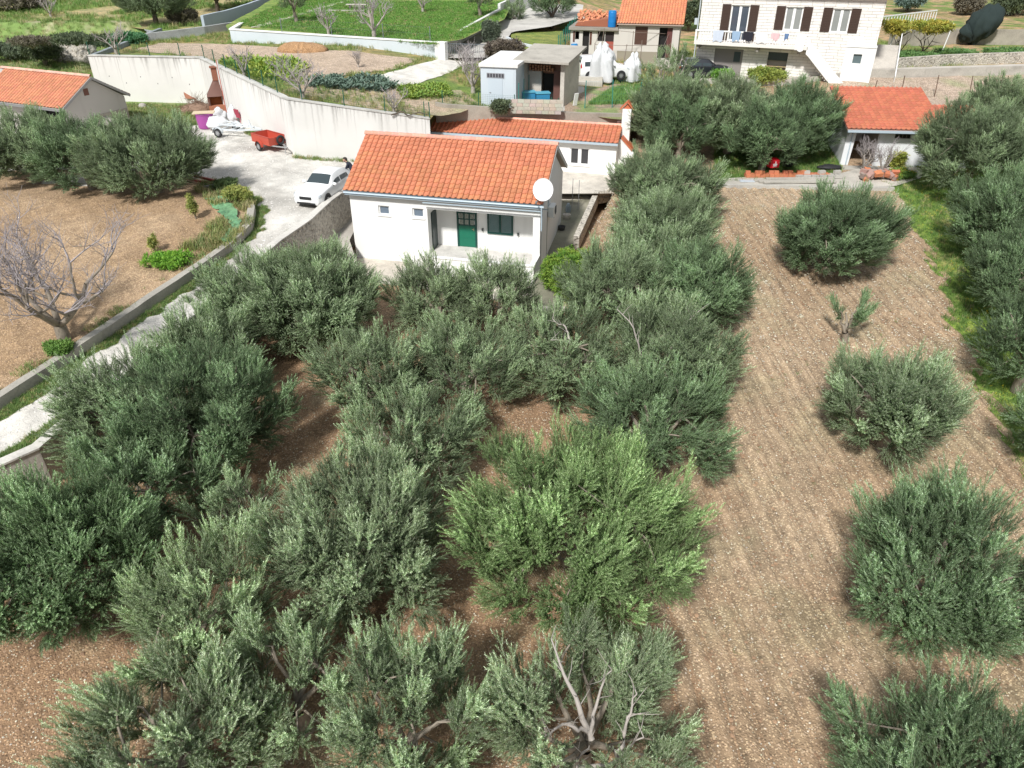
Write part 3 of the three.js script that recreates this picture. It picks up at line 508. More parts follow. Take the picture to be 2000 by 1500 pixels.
// ---------------------------------------------------------------- the long low building behind it
{
  const A = at(838, 258, 3.35), B = at(1207, 282, 3.35), L = Math.hypot(B.x - A.x, B.z - A.z), turn = -Math.atan2(B.z - A.z, B.x - A.x);
  const c = thing('back_building', 'long low white outbuilding with a narrow orange tiled roof and a chimney, behind the cottage', 'outbuilding', [A.x, .6, A.z], turn);
  const e = 2.75, r = 3.5, D = 3.8;
  part('wall', [panel(rect(.1, L - .1, -.6, e - .05), [[L - 3.35, L - 1.95, 1.1, 2.3]], .25).translate(0, 0, -.25), span(.1, .35, -.6, e - .05, -D + .3, -.5), span(L - .35, L - .1, -.6, e - .05, -D + .3, -.502), span(.352, L - .352, -.6, e - .05, -D + .3, -D + .55), prism([[.3, e - .05], [D - .3, e - .05], [D / 2, r - .12]], .25).rotateY(Math.PI / 2).translate(L - .36, 0, 0)], WHITE, c);
  const w = windowUnit(c, L - 3.35, L - 1.95, 1.1, 2.3, -.32, { sashes: 2, f: .10, mullion: .13, glass: std({ color: rgb(.05, .05, .055), roughness: .3 }), sill: true });
  const rf = part('roof', prism([[0, 0], [0, .07], [D / 2, r - e + .07], [D, .07], [D, 0], [D / 2, r - e]], L).rotateY(Math.PI / 2).translate(0, e - .03, 0), flat(.5, .46, .42), c);
  const RD = clay(.53, .185, .098);
  tiles(rf, V(-.02, e + .05, .05), V(L + .04, 0, 0), V(0, r - e, -D / 2), 44, 6, RD, 21, 264, .06);
  tiles(rf, V(L + .02, e + .05, -D - .05), V(-L - .04, 0, 0), V(0, r - e, D / 2), 44, 6, RD, 22, 0, .045);
  ridge(rf, V(0, r + .13, -D / 2), V(L, r + .13, -D / 2), 40, .12, clay(.76, .40, .30), 6);
  part('gutter', [bx(L, .14, .1, L / 2, e - .02, .09)], GUTTER, c);
  part('side_wall', [panel([[L - .099, -.6], [L + 1.05, -.6], [L + 1.05, 2.0], [L + .2, 2.85], [L - .099, 2.85]], [], .2).translate(0, 0, -.9)], WHITE, c);
  part('side_roof', [beam(V(L + .9, 2.2, -1.2), V(L + .1, 3.0, -1.2), 1.2, .08).translate(0, 0, -.2)], OR_FLAT(), c);
  const ch = part('chimney', [span(L - .05, L + .55, 2.4, 4.75, -2.2, -1.6)], WHITE, c);
  part('chimney_cap', [beam(V(L + .25, 5.22, -1.9), V(L + .72, 4.72, -1.9), .8, .07), beam(V(L + .25, 5.215, -1.9), V(L - .22, 4.715, -1.9), .8, .07), prism([[L - .02, 4.753], [L + .52, 4.753], [L + .25, 5.05]], .55).translate(0, 0, -2.17)], OR_FLAT(), ch);
  part('vent_pipe', cyl(.16, .16, .5, L - .35, 3.45, -2.6, 12), flat(.14, .08, .07), c);
}
function OR_FLAT() { return clay(.58, .17, .07)[0]; }

// ---------------------------------------------------------------- the other buildings
const frame = (a, b, h) => { const A = on(a[0], a[1], h), B = at(b[0], b[1], A.y); return { A, B, L: Math.hypot(B.x - A.x, B.z - A.z), turn: -Math.atan2(B.z - A.z, B.x - A.x) }; };
const roofSlab = (poly, L, x0 = 0) => prism(poly, L).rotateY(Math.PI / 2).translate(x0, 0, 0);   // outline as (distance behind the eave, height), run along x
{ // white hut beyond the brown field
  const { A, L, turn } = frame([1640, 322], [1788, 326], hG), c = thing('garden_hut', 'small white hut with a red tiled roof and dark open doorway at the far right', 'hut', [A.x, A.y - .05, A.z], turn);
  const e = 2.45, W2 = plaster(.78, .80, .82), D = 5.2, top = 4.05;
  part('wall', [panel([[0, -.4], [.5, -.4], [.62, e], [.05, e]], [], .3), span(.05, .3, -.4, e, -D + .4, -.302), panel(rect(2.1, 8.2, -.4, e), [[3.05, 4.05, 1.85, 2.3]], .25), span(.302, 8.2, -.4, e + .4, -D + .4, -D + .6), prism([[.3, e - .02], [D - .42, e - .02], [D - .42, top - .25]], .24).rotateY(Math.PI / 2).translate(.05, 0, 0)], W2, c);
  part('window', [span(3.05, 4.05, 1.85, 2.3, -.2, -.12)], flat(.03, .025, .022, .3), c);
  part('window_bar', [.25, .5, .75].map(k => span(3.04 + k, 3.07 + k, 1.851, 2.299, -.1, -.07)), flat(.25, .2, .17), c);
  part('hut_floor', span(.301, 2.1, -.2, .06, -D + .6, -.05), flat(.42, .22, .14), c);
  part('inner_wall', span(2.101, 2.3, -.3, e, -3.2, -.252), flat(.25, .23, .2), c);
  const rf = part('roof', [roofSlab([[-.55, e - .05], [-.55, e + .03], [D, top], [D, top - .08]], 6.1, -.2), roofSlab([[-.55, e - .25], [-.55, e - .17], [3.6, 3.25], [3.6, 3.17]], 3.0, 5.91)], flat(.45, .3, .25), c);
  const RR = clay(.53, .17, .095);
  tiles(rf, V(-.22, e + .06, .58), V(6.14, 0, 0), V(0, top - e - .03, -D - .55), 20, 17, RR, 31, 300, .06);
  tiles(rf, V(5.95, e - .14, .58), V(2.95, 0, 0), V(0, 3.25 - e + .17, -4.15), 10, 13, RR, 32, 0, .04);
  part('gutter', [bx(6.2, .13, .13, 2.9, e - .06, .66), bx(6.15, .2, .04, 2.9, e - .1, .53), beam(V(.05, e - .1, .55), V(.1, e - .5, .05), .07, .07), cyl(.04, .04, 2.0, .35, 1.1, .06, 8)], GUTTER, c);
  part('doorstep', span(-.1, 2.4, -.3, .05, .002, 1.0), conc(.55, .52, .47), c);
}
{ // grey shed at the left
  const F0 = at(125, 213, 5.2), R0 = at(243, 181, 5.4), dx = R0.x - F0.x, dz = R0.z - F0.z, D = Math.hypot(dx, dz), turn = Math.atan2(-dx, -dz);
  const c = thing('grey_shed', 'grey rendered shed with a faded orange tiled roof, half out of the left edge', 'shed', [F0.x, 3.0, F0.z], turn);
  const e = 2.25, r = 3.85, L = 14, GR = plaster(.50, .47, .44);
  part('gable_wall', prism([[.05, -.4], [D - .1, -.4], [D - .1, e - .05], [D / 2, r - .1], [.05, e - .05]], .25).rotateY(Math.PI / 2).translate(-.25, 0, 0), GR, c);
  part('lower_wall', [span(-.24, .035, -.4, 1.35, -D + .12, -1.9)], conc(.44, .40, .35), c);
  part('wall', [span(-L, -.3, -.4, e - .1, -D + .1, -D + .35), span(-L, -3.4, -.4, e - .1, -.4, -.15)], GR, c);
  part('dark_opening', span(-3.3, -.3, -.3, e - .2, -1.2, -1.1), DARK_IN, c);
  part('vent_hole', span(.003, .02, 2.75, 3.2, -D / 2 + .35, -D / 2 + .75), flat(.16, .07, .05), c);
  const rf = part('roof', roofSlab([[-.3, e - .1], [-.3, e - .02], [D / 2, r + .02], [D + .25, e - .02], [D + .25, e - .1], [D / 2, r - .06]], L, -L + .2), flat(.4, .38, .35), c);
  const FC = clay(.60, .25, .14);
  tiles(rf, V(-8.7, e + .02, .32), V(8.9, 0, 0), V(0, r - e, -D / 2 - .3), 29, 11, FC, 41, 300, .065);
  tiles(rf, V(.2, e + .02, -D - .27), V(-L, 0, 0), V(0, r - e, D / 2 + .27), 45, 11, FC, 42, 0, .045);
  ridge(rf, V(-9, r + .14, -D / 2), V(.2, r + .14, -D / 2), 24, .13, clay(.68, .42, .32), 7);
  part('verge', [beam(V(.22, e - .06, .3), V(.22, r - .02, -D / 2), .08, .16), beam(V(.22, r - .02, -D / 2), V(.22, e - .06, -D - .25), .08, .16)], flat(.32, .31, .3), rf);
  part('gutter', bx(L, .12, .12, -L / 2 + .2, e - .1, .38), flat(.2, .2, .2, .5), c);
}
{ // pale blue metal store and the stone shed beside it
  const { A, L, turn } = frame([940, 206], [1001, 208], hU), c = thing('metal_store', 'pale blue metal store room with a flat white roof and small barred grille', 'store room', [A.x, A.y - .1, A.z], turn - .08);
  const B = plaster(.56, .63, .69), D = 6.2, h = 2.75;
  part('wall', [span(0, 2.6, -.3, h, -D, 0)], B, c);
  part('roof', [span(-.1, 2.75, h + .003, h + .22, -D - .1, .12)], plaster(.74, .74, .72), c);
  part('door', [span(.55, 1.6, .02, 2.0, .003, .035)], flat(.50, .57, .63, .5), c); part('door_handle', bx(.12, .03, .05, .7, 1.05, .06), flat(.3, .3, .3, .4), c);
  const g = part('grille', span(.45, 1.75, 2.02, 2.36, .003, .03), flat(.30, .31, .33), c); for (let k = 0; k < 6; k++) part('grille_slot', span(.5 + k * .21, .66 + k * .21, 2.07, 2.31, .031, .04), flat(.06, .06, .07), g);
  part('fence_panel', [0, 1, 2].map(k => cyl(.03, .03, 2.0, 2.85, .8, .2 - k * 1.7, 6)), flat(.02, .2, .18), c);
}
{
  const { A } = frame([1014, 196], [1094, 204], hU), L = 3.5, turn = -.20, c = thing('stone_shed', 'open-fronted stone shed with a sloping concrete slab roof and a brown door', 'shed', [A.x, A.y, A.z], turn - .17);
  const S = conc(.66, .62, .57), D = 3.7;
  part('roof', prism([[-.55, 2.75], [-.55, 2.9], [D + .3, 3.45], [D + .3, 3.3]], L + .75).rotateY(Math.PI / 2).translate(-.3, 0, 0), conc(.52, .49, .44), c);
  part('wall', [span(.02, .3, -.4, 2.8, -D, 0), span(L - .3, L, -.4, 2.76, -D, 0), span(.302, L - .302, -.4, 3.2, -D, -D + .25), span(.302, 1.35, -.3, 1.95, -1.3, -1.1)], S, c);
  part('gable_fill', prism([[0, 2.762], [D, 2.762], [D, 3.26]], .28).rotateY(Math.PI / 2).translate(L - .29, 0, 0), S, c);
  part('inner_wall', span(1.352, L - .302, -.3, 2.7, -1.8, -1.7), flat(.35, .19, .13), c);
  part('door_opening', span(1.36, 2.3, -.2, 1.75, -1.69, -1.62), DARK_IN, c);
  part('door', span(2.32, 3.0, -.2, 2.05, -1.2, -1.12), flat(.13, .06, .05, .7), c);
  part('firewood', Array.from({ length: 26 }, (_, k) => cyl(.08, .08, .5, .5 + (k % 9) * .22, 2.05 + Math.floor(k / 9) * .15, -1.2, 7, Math.PI / 2 + .1 * Math.sin(k * 3))), flat(.33, .17, .10), c);
}
{ // small house behind with a tile-stacked flat roof
  const { A, L, turn } = frame([1113, 106], [1322, 113], hU), c = thing('small_house', 'small whitewashed house at the top with weathered orange tiles, one half flat-roofed', 'house', [A.x, A.y, A.z], turn), k = L / 209, X = p => (p - 1113) * k;
  const Wm = plaster(.62, .59, .55), e = 2.75, D = 6;
  part('wall', [panel(rect(X(1206), L, -1.8, e), [[X(1238), X(1262), 1.0, 2.55], [X(1284), X(1309), -.1, 2.5]], .3), span(L - .3, L, -1.8, e, -D, -.302), span(X(1206), X(1206) + .3, -.4, e, -D, -.302), panel(rect(0, X(1206) - .003, -1.2, 2.15), [[X(1122), X(1130), 1.3, 2.0], [X(1137), X(1150), -.1, 2.05], [X(1166), X(1180), 1.2, 2.05], [X(1181), X(1198), -.1, 2.05]], .3), span(0, .3, -.4, 2.1, -D, -.302), span(.302, L - .302, -.4, e, -D, -D + .3)], Wm, c);
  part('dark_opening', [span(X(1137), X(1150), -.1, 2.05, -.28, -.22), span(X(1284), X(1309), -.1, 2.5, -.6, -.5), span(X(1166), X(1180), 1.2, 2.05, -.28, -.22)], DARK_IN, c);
  part('shutter', [span(X(1238), X(1262), 1.0, 2.55, -.15, -.09), ...Array.from({ length: 14 }, (_, i) => bx(X(1260) - X(1240), .03, .03, X(1250), 1.06 + i * .107, -.085))], flat(.10, .05, .035, .6), c);
  part('shutter_leaf', [span(X(1118), X(1121.5), 1.1, 2.0, .003, .04), span(X(1151), X(1155), .9, 2.0, .003, .04)], flat(.12, .05, .035), c);
  part('red_door', [span(X(1181), X(1198), -.05, 1.2, -.12, -.06)], flat(.36, .085, .06, .6), c); part('door_window', span(X(1181), X(1198), 1.203, 2.05, -.12, -.08), flat(.03, .02, .02), c);
  part('door_leaf', span(X(1299), X(1309), -.05, 2.48, -.2, -.12), flat(.13, .05, .045), c);
  part('flat_roof', span(-.15, X(1206) - .01, 2.153, 2.4, -D, .3), conc(.40, .37, .33), c);
  part('footing', span(X(1206), X(1283), -1.8, .45, .003, .06), flat(.30, .27, .21), c);
  const rf = part('roof', roofSlab([[-.35, e - .06], [-.35, e + .02], [D * .62, 4.5], [D + .2, e], [D + .2, e - .08], [D * .62, 4.42]], L - X(1203) + .3, X(1203)), flat(.45, .35, .3), c), T = clay(.66, .27, .14);
  tiles(rf, V(X(1203) - .02, e + .05, .38), V(L - X(1203) + .34, 0, 0), V(0, 4.5 - e, -D * .62 - .38), 24, 11, T, 51, 264, .065);
  tiles(rf, V(L + .3, e + .05, -D - .22), V(-(L - X(1203) + .3), 0, 0), V(0, 4.5 - e, D * .38 + .22), 24, 8, T, 52, 0, .05);
  ridge(rf, V(X(1203), 4.62, -D * .62), V(L + .3, 4.62, -D * .62), 18, .12, T, 9);
  // roof tiles stacked on the flat half: each row of stacked tiles is a thing's part
  const st = thing('tile_stack', 'loose heap of spare orange roof tiles piled on the flat roof of the small house', 'tile stack', c.localToWorld(V(0, 2.4, 0)), turn), R = rng(77), tg = tileGeo(.24, .42, .06, .012);
  const M = new THREE.Matrix4(); let n = 0;
  for (let r = 0; r < 9; r++) for (let q = 0; q < 15; q++) { if (q < 3 && r < 4 && R() < .5) continue; for (let s = 0; s < 2 + (r > 3 ? 1 : 0); s++) { const m = new THREE.Mesh(tg, T[Math.floor(R() * 5)]); m.name = 'stacked_tile'; m.position.set(.35 + q * .25 + (R() - .5) * .1, .1 + s * .11 + r * .10 * (1 - .3 * R()), -.5 - r * .42 + (R() - .5) * .2); m.rotation.set(-Math.PI / 2 + .5 * R(), (R() - .5) * 1.2, (R() - .5) * 1.4); m.castShadow = m.receiveShadow = true; st.add(m); if (++n >= 290) break; } if (n >= 290) break; }
  part('heap_core', jitter(prism([[.3, 0], [4.2, 0], [4.2, 1.0], [.5, .35]], .45).rotateY(0).scale(1, .8, 8).translate(0, 0, -3.9), .05), flat(.32, .11, .06), st);
  const bl = (label, p, h, r) => { const b = thing('blue_barrel', label, 'barrel', p, .3, undefined); part('body', [new THREE.LatheGeometry([[0, 0], [r * .92, 0], [r, .06], [r, h * .3], [r * 1.05, h * .33], [r, h * .36], [r, h * .64], [r * 1.05, h * .67], [r, h * .7], [r, h * .92], [r * .9, h], [0, h]].map(q => new THREE.Vector2(...q)), 18)], flat(.012, .19, .52, .35), b); part('lid', [cyl(r * .93, r * .93, .05, 0, h + .01, 0, 18), cyl(.05, .05, .06, r * .5, h + .05, 0, 8)], flat(.015, .24, .55, .4), b); return b; };
  bl('blue plastic barrel standing on the flat roof beside the heap of tiles', c.localToWorld(V(X(1192), 2.403, -.25)), 1.35, .38);
  const q = on(1121, 108, hU); bl('blue plastic barrel on the ground behind the white van', [q.x, q.y, q.z], .95, .34);
}
{ // two-storey stone house
  const { A, L, turn } = frame([1354, 148], [1692, 171], hU), k = L / 338, X = p => (p - 1354) * k;
  const c = thing('stone_house', 'large two-storey house of pale stone with brown shutters, balcony and outside stair, top right', 'house', [A.x, A.y, A.z], turn);
  const courseMap = tex(512, (i, j) => { const row = Math.floor(j / 32), v = j % 32, off = hash(row, 3, 5) * 512, u = mod(i + off, 128), b = hash(Math.floor(mod(i + off, 512) / 128), row, 8); const m = (v < 3 || u < 3) ? .62 : .86 + .14 * b; const f = m * (.93 + .1 * fbm(i / 512 * 20, j / 512 * 20, 66, 3, 20)); return [enc(f), enc(f * .985), enc(f * .96)]; }, true, 3.6);
  const courseBump = tex(512, (i, j) => { const row = Math.floor(j / 32), v = j % 32, off = hash(row, 3, 5) * 512, u = mod(i + off, 128), m = (v < 3 || u < 3) ? 0 : .8 + .2 * fbm(i / 512 * 30, j / 512 * 30, 67, 3, 30); return [m, m, m]; }, false, 3.6);
  const ST = std({ map: courseMap, bumpMap: courseBump, bumpScale: .03, color: rgb(.88, .855, .82), roughness: .9 });
  const h1 = 2.75, h2 = 6.8, D = 9, wins = [[1413, 1449, 3.0, 5.75], [1517, 1549, 4.0, 5.75], [1603, 1635, 4.0, 5.75]];
  part('wall', [panel(rect(0, L, -1.5, h2), [[X(1392), X(1449), -.05, 2.35], [X(1498), X(1536), .35, 2.3], ...wins.map(w => [X(w[0]), X(w[1]), w[2], w[3]])], .3), span(0, .3, -1.5, h2, -D, -.302), span(L - .3, L, -1.5, h2, -D, -.302), span(.302, L - .302, -.5, h2, -D, -D + .3)], ST, c);
  const BR = flat(.055, .03, .02, .6);
  wins.forEach((w, i) => {
    windowUnit(c, X(w[0]), X(w[1]), w[2], w[3], -.12, { sashes: 2, f: .1, mullion: .12, glass: new THREE.MeshPhysicalMaterial({ color: i ? rgb(.28, .29, .28) : rgb(.07, .085, .11), roughness: .12, clearcoat: 1, side: THREE.DoubleSide }), sill: i > 0 });
    for (const s of [-1, 1]) { const x = s < 0 ? X(w[0]) - .02 : X(w[1]) + .02, y0 = w[2] + .02, y1 = w[3] + .05; part('shutter', [span(x, x + s * (X(1466) - X(1449)), y0, y1, .02, .055), ...Array.from({ length: Math.round((y1 - y0) / .12) }, (_, q) => bx((X(1466) - X(1449)) * .8, .05, .02, x + s * (X(1466) - X(1449)) / 2, y0 + .08 + q * .12, .062))], BR, c); }
  });
  part('curtain', span(X(1432), X(1446), 3.1, 5.6, -.2, -.17), flat(.62, .6, .55), c);
  // balcony
  const bx0 = X(1353), bx1 = X(1572), bd = 1.35;
  const bal = part('balcony', [span(bx0, bx1, h1 + .0, h1 + .26, .003, bd)], plaster(.78, .75, .71), c);
  const bp = []; for (let x = bx0 + .1; x < bx1; x += .22) bp.push(cyl(.035, .05, .78, x, h1 + .65, bd - .12, 6));
  part('baluster', bp, plaster(.85, .84, .83), bal, 'stuff'); part('balcony_rail', [span(bx0, bx1, h1 + 1.04, h1 + 1.14, bd - .22, bd - .02), span(bx0, bx0 + .15, h1 + .262, h1 + 1.038, bd - .2, bd - .04), span(bx1 - .15, bx1, h1 + .262, h1 + 1.038, bd - .2, bd - .04)], plaster(.86, .86, .85), bal);
  for (const x of [bx0 + .3, X(1478), X(1556)]) part('bracket', bx(.2, .35, bd * .8, x, h1 - .18, bd * .42), conc(.45, .42, .38), bal);
  // outside stair
  const s0 = X(1570), s1 = X(1634), nst = 15;
  part('stair', Array.from({ length: nst }, (_, i) => span(lerp(s0, s1, i / nst), lerp(s0, s1, (i + 1) / nst) + .01, h1 - (i + 1) * (h1 + .1) / nst - .18, h1 + .2 - (i + 1) * (h1 + .1) / nst, .004, bd - .16)), conc(.7, .68, .64), c);
  part('stair_parapet', panel([[s0, h1 - .3], [s0 + .2, h1 - .45], [s1 + .2, -.3], [s1 + .7, -.3], [s1 + .7, .35], [s0, h1 + .75]], [], .15).translate(0, 0, bd), WHITE, c);
  part('garage_door', [span(X(1392), X(1448.9), -.04, 2.35, -.2, -.12), span(X(1430) - .03, X(1430) + .03, -.04, 2.3, -.119, -.09)], flat(.26, .235, .22, .5), c); part('door_glass', span(X(1431), X(1444), 1.35, 2.15, -.118, -.1), flat(.06, .08, .09, .2), c);
  part('awning', span(X(1498), X(1536), 1.65, 2.29, -.2, -.15), flat(.08, .1, .1), c); part('shelf', [span(X(1498), X(1536), 1.15, 1.2, -.29, .02), span(X(1498), X(1536), .36, .42, -.29, .02)], flat(.5, .38, .22), c); part('alcove_back', span(X(1498), X(1536), .35, 1.64, -.5, -.4), flat(.4, .36, .32), c);
  part('lower_box', [panel(rect(X(1640), X(1694), -.3, 3.1), [[X(1656), X(1671), 1.9, 2.6]], .25).translate(0, 0, .9), span(X(1640), X(1640) + .2, -.3, 3.08, .003, .648), span(X(1694) - .2, X(1694), -.3, 3.08, .003, .648), span(X(1640), X(1694), 3.103, 3.2, .003, .95)], WHITE, c);
  part('vent_window', span(X(1656), X(1671), 1.9, 2.6, .7, .76), flat(.12, .16, .17, .3), c);
  part('side_ramp', [prism([[0, -.3], [6, -.3], [6, 2.6], [0, .05]], 2.0).rotateY(Math.PI / 2).translate(L + .01, 0, 0)], conc(.62, .58, .53), c);
  const rail = []; for (let i = 0; i <= 12; i++) rail.push(cyl(.02, .02, .95, L + 1.95, .5 + .42 * .5 * i, -i * .5, 5)); rail.push(beam(V(L + 1.95, .98, 0), V(L + 1.95, 3.5, -6), .07, .07)); part('ramp_rail', rail, PAINTW, c);
  part('roof', [prism([[-.6, h2], [-.6, h2 + .15], [D / 2, h2 + 2.1], [D + .6, h2 + .15], [D + .6, h2]], L + 1.2).rotateY(Math.PI / 2).translate(-.6, 0, 0)], clay(.55, .2, .1)[0], c);
  part('downpipe', [cyl(.05, .05, 6.5, -.12, 3.2, .1, 8), bx(.25, .5, .2, -.3, 4.4, .1)], flat(.5, .55, .58, .4), c);
  // washing on the balcony
  const cloth = (label, x, w, h, col, z = bd + .03) => { const g = new THREE.PlaneGeometry(w, h, 8, 6), p = g.attributes.position; for (let i = 0; i < p.count; i++) { const u = p.getX(i), v = (h / 2 - p.getY(i)) / h; p.setZ(i, .05 * Math.sin(u * 18 + x) * v); p.setX(i, u * (1 - .18 * v * Math.abs(Math.sin(x * 7)))); p.setY(i, p.getY(i) - .07 * v * Math.sin(u * 9 + x * 3)); } g.computeVertexNormals(); const m = solo('laundry', g.translate(0, -h / 2, 0), flat(...col, .95), label, 'laundry', 'washing hung on the balcony rail'); const q = c.localToWorld(V(x, h1 + 1.16, z)); m.position.copy(q); m.rotation.y = turn; return m; };
  c.updateMatrixWorld();
  cloth('pale blue shirt at the left end of the balcony washing', X(1399), .9, .85, [.55, .6, .7]);
  cloth('light blue cloth hanging left of the black garment on the balcony', X(1434), .7, .75, [.3, .42, .58]);
  cloth('black garment hanging from the balcony rail', X(1457), .85, .7, [.02, .02, .03]);
  cloth('pink cloth hanging on the balcony rail', X(1508), .7, .5, [.72, .48, .5]);
  cloth('small dark blue cloth right of the pink one on the balcony', X(1529), .35, .45, [.12, .2, .36]);
  cloth('white sheet hanging at the right end of the balcony', X(1556), .7, 1.25, [.78, .78, .78]);
  cloth('white towel hanging in the middle of the balcony washing', X(1483), .9, .8, [.76, .76, .76]);
}

{ // ground rising along the front of the stone house
  const hY = (x, z) => lin(x, [[15, 4.5], [19, 4.62], [25, 5.05], [29, 5.75], [60, 6.1]]) + .02, P = [[15.2, -69.8], [30.6, -66.4], [60, -69.5], [60, -67.5], [31, -65.0], [22, -66.2], [14.5, -67.6]];
  sheet('forecourt', hY, sdPoly(P), [12, 62, -72, -60], .5, concV, (x, z) => [.66, .61, .55].map(v => v * (.8 + .35 * n2(x, z, .8, 140))));
  solo('forecourt_wall', wallAlong([[14.5, -67.6], [22, -66.2], [31, -65.0], [60, -67.5]], (x, z) => hY(x, z) + .12, (x, z) => hG(x, z) - .5, .25), conc(.58, .55, .5), 'pale low wall carrying the path in front of the stone house', 'wall');
}

// ---------------------------------------------------------------- walls, fences, kerbs
function wallAlong(P, top, bot, thick, step = .8) { // a wall following a ground line; texture runs along its length, v measured from the top
  const pts = []; let s = 0;
  for (let i = 0; i < P.length - 1; i++) { const a = P[i], b = P[i + 1], L = Math.hypot(b[0] - a[0], b[1] - a[1]), n = Math.max(1, Math.round(L / step)); for (let k = 0; k < n + (i === P.length - 2 ? 1 : 0); k++) pts.push([lerp(a[0], b[0], k / n), lerp(a[1], b[1], k / n)]); }
  const pos = [], uv = [], N = pts.length, quad = (a, b, c, d, ua, ub, uc, ud) => { pos.push(...a, ...b, ...c, ...a, ...c, ...d); uv.push(...ua, ...ub, ...uc, ...ua, ...uc, ...ud); };
  const rows = pts.map((p, i) => { const a = pts[Math.max(0, i - 1)], b = pts[Math.min(N - 1, i + 1)], l = Math.hypot(b[0] - a[0], b[1] - a[1]), nx = -(b[1] - a[1]) / l * thick / 2, nz = (b[0] - a[0]) / l * thick / 2; if (i) s += Math.hypot(p[0] - pts[i - 1][0], p[1] - pts[i - 1][1]); const yt = top(p[0], p[1]), yb = bot(p[0], p[1]); return { l: [p[0] + nx, p[1] + nz], r: [p[0] - nx, p[1] - nz], yt, yb, s }; });
  for (let i = 0; i < N - 1; i++) {
    const A = rows[i], B = rows[i + 1];
    quad([A.l[0], A.yb, A.l[1]], [B.l[0], B.yb, B.l[1]], [B.l[0], B.yt, B.l[1]], [A.l[0], A.yt, A.l[1]], [A.s, A.yb - A.yt], [B.s, B.yb - B.yt], [B.s, 0], [A.s, 0]);
    quad([B.r[0], B.yb, B.r[1]], [A.r[0], A.yb, A.r[1]], [A.r[0], A.yt, A.r[1]], [B.r[0], B.yt, B.r[1]], [B.s, B.yb - B.yt], [A.s, A.yb - A.yt], [A.s, 0], [B.s, 0]);
    quad([A.l[0], A.yt, A.l[1]], [B.l[0], B.yt, B.l[1]], [B.r[0], B.yt, B.r[1]], [A.r[0], A.yt, A.r[1]], [A.s, 0], [B.s, 0], [B.s, .3], [A.s, .3]);
  }
  const end = R => quad([R.l[0], R.yb, R.l[1]], [R.r[0], R.yb, R.r[1]], [R.r[0], R.yt, R.r[1]], [R.l[0], R.yt, R.l[1]], [0, R.yb - R.yt], [thick, R.yb - R.yt], [thick, 0], [0, 0]); end(rows[0]); end(rows[N - 1]);
  const g = new THREE.BufferGeometry(); g.setAttribute('position', new THREE.Float32BufferAttribute(pos, 3)); g.setAttribute('uv', new THREE.Float32BufferAttribute(uv, 2)); g.computeVertexNormals(); g.userData.keepUV = true; return g;
}
const streaks = (() => { // rain streaks: dark tails that start at the top of a wall
  const n = 1024, f = new Float32Array(n * n).fill(1), R = rng(404);
  for (let k = 0; k < 120; k++) { const x = Math.floor(R() * n), len = (.12 + .75 * R() * R()) * n, w = 1 + R() * R() * 7, dk = .10 + .5 * R() * R(); for (let j = 0; j < len; j++) { const a = dk * (1 - j / len) ** 1.3, y = n - 1 - j; for (let i = -Math.ceil(w * 2); i <= w * 2; i++) { const xx = mod(Math.round(x + i + 2.5 * vnoise(j * .02, k, 9)), n); f[y * n + xx] *= 1 - a * Math.exp(-(i * i) / (w * w)); } } }
  const t = tex(n, (i, j) => { const v = f[j * n + i] * (.88 + .12 * fbm(i / n * 12, j / n * 4, 77, 5, 0)); const c = 1 - v; return [enc(v), enc(v * (1 - .02 * c)), enc(v * (1 - .06 * c))]; }, true, 1); t.repeat.set(1 / 17, 1 / 4.2); return t;
})();
const wallWhite = std({ map: streaks, bumpMap: grit, bumpScale: .006, color: rgb(.76, .745, .715), roughness: .92 });
const rw = (x, z) => lin(x, [[-34.5, 6.95], [-25, 6.95], [-14.3, 6.62], [-10, 5.75], [-5.6, 4.9]]);
{
  const w = thing('retaining_wall', 'tall white rain-streaked concrete retaining wall running behind the gravel court', 'wall');
  part('wall_face', wallAlong(WALL, rw, (x, z) => hL(x, z) - .5, .34), wallWhite, w);
  part('coping', wallAlong(WALL, (x, z) => rw(x, z) + .09, (x, z) => rw(x, z) + .004, .44), conc(.76, .75, .72), w);
  part('end_return', wallAlong([[-34.55, -65.25], [-36.4, -84]], (x, z) => 6.95, (x, z) => hL(x, z) - .5, .34), conc(.36, .40, .44), w);
  const pts = []; for (let i = 0; i < 2; i++) for (let k = 1; k < 7; k++) { const a = WALL[i], b = WALL[i + 1], x = lerp(a[0], b[0], k / 7), z = lerp(a[1], b[1], k / 7); pts.push(cyl(.05, .05, .05, x + (i ? .15 : .02), rw(x, z) - 2.0 + .5 * (k % 2), z + .15, 8, Math.PI / 2)); }
  part('drain_hole', pts, flat(.04, .04, .04), w);
  const w2 = solo('garden_wall', wallAlong([[-5.5, -55.4], [8.2, -54.7]], (x, z) => hU(x, z) + .25, (x, z) => hG(x, z) - .3, .3), conc(.46, .42, .36), 'low grey-brown wall edging the upper gardens behind the outbuilding', 'wall');
  const w3 = solo('branch_cover', limb([V(-8.0, 5.35, -50.6), V(-7.3, 5.5, -50.9), V(-6.9, 5.25, -50.9), V(-6.2, 5.4, -51.2), V(-5.7, 5.2, -51.4)], .05, .03, 5), barkDark, 'dark bare vine stems lying along the top of the white retaining wall', 'vine');
}
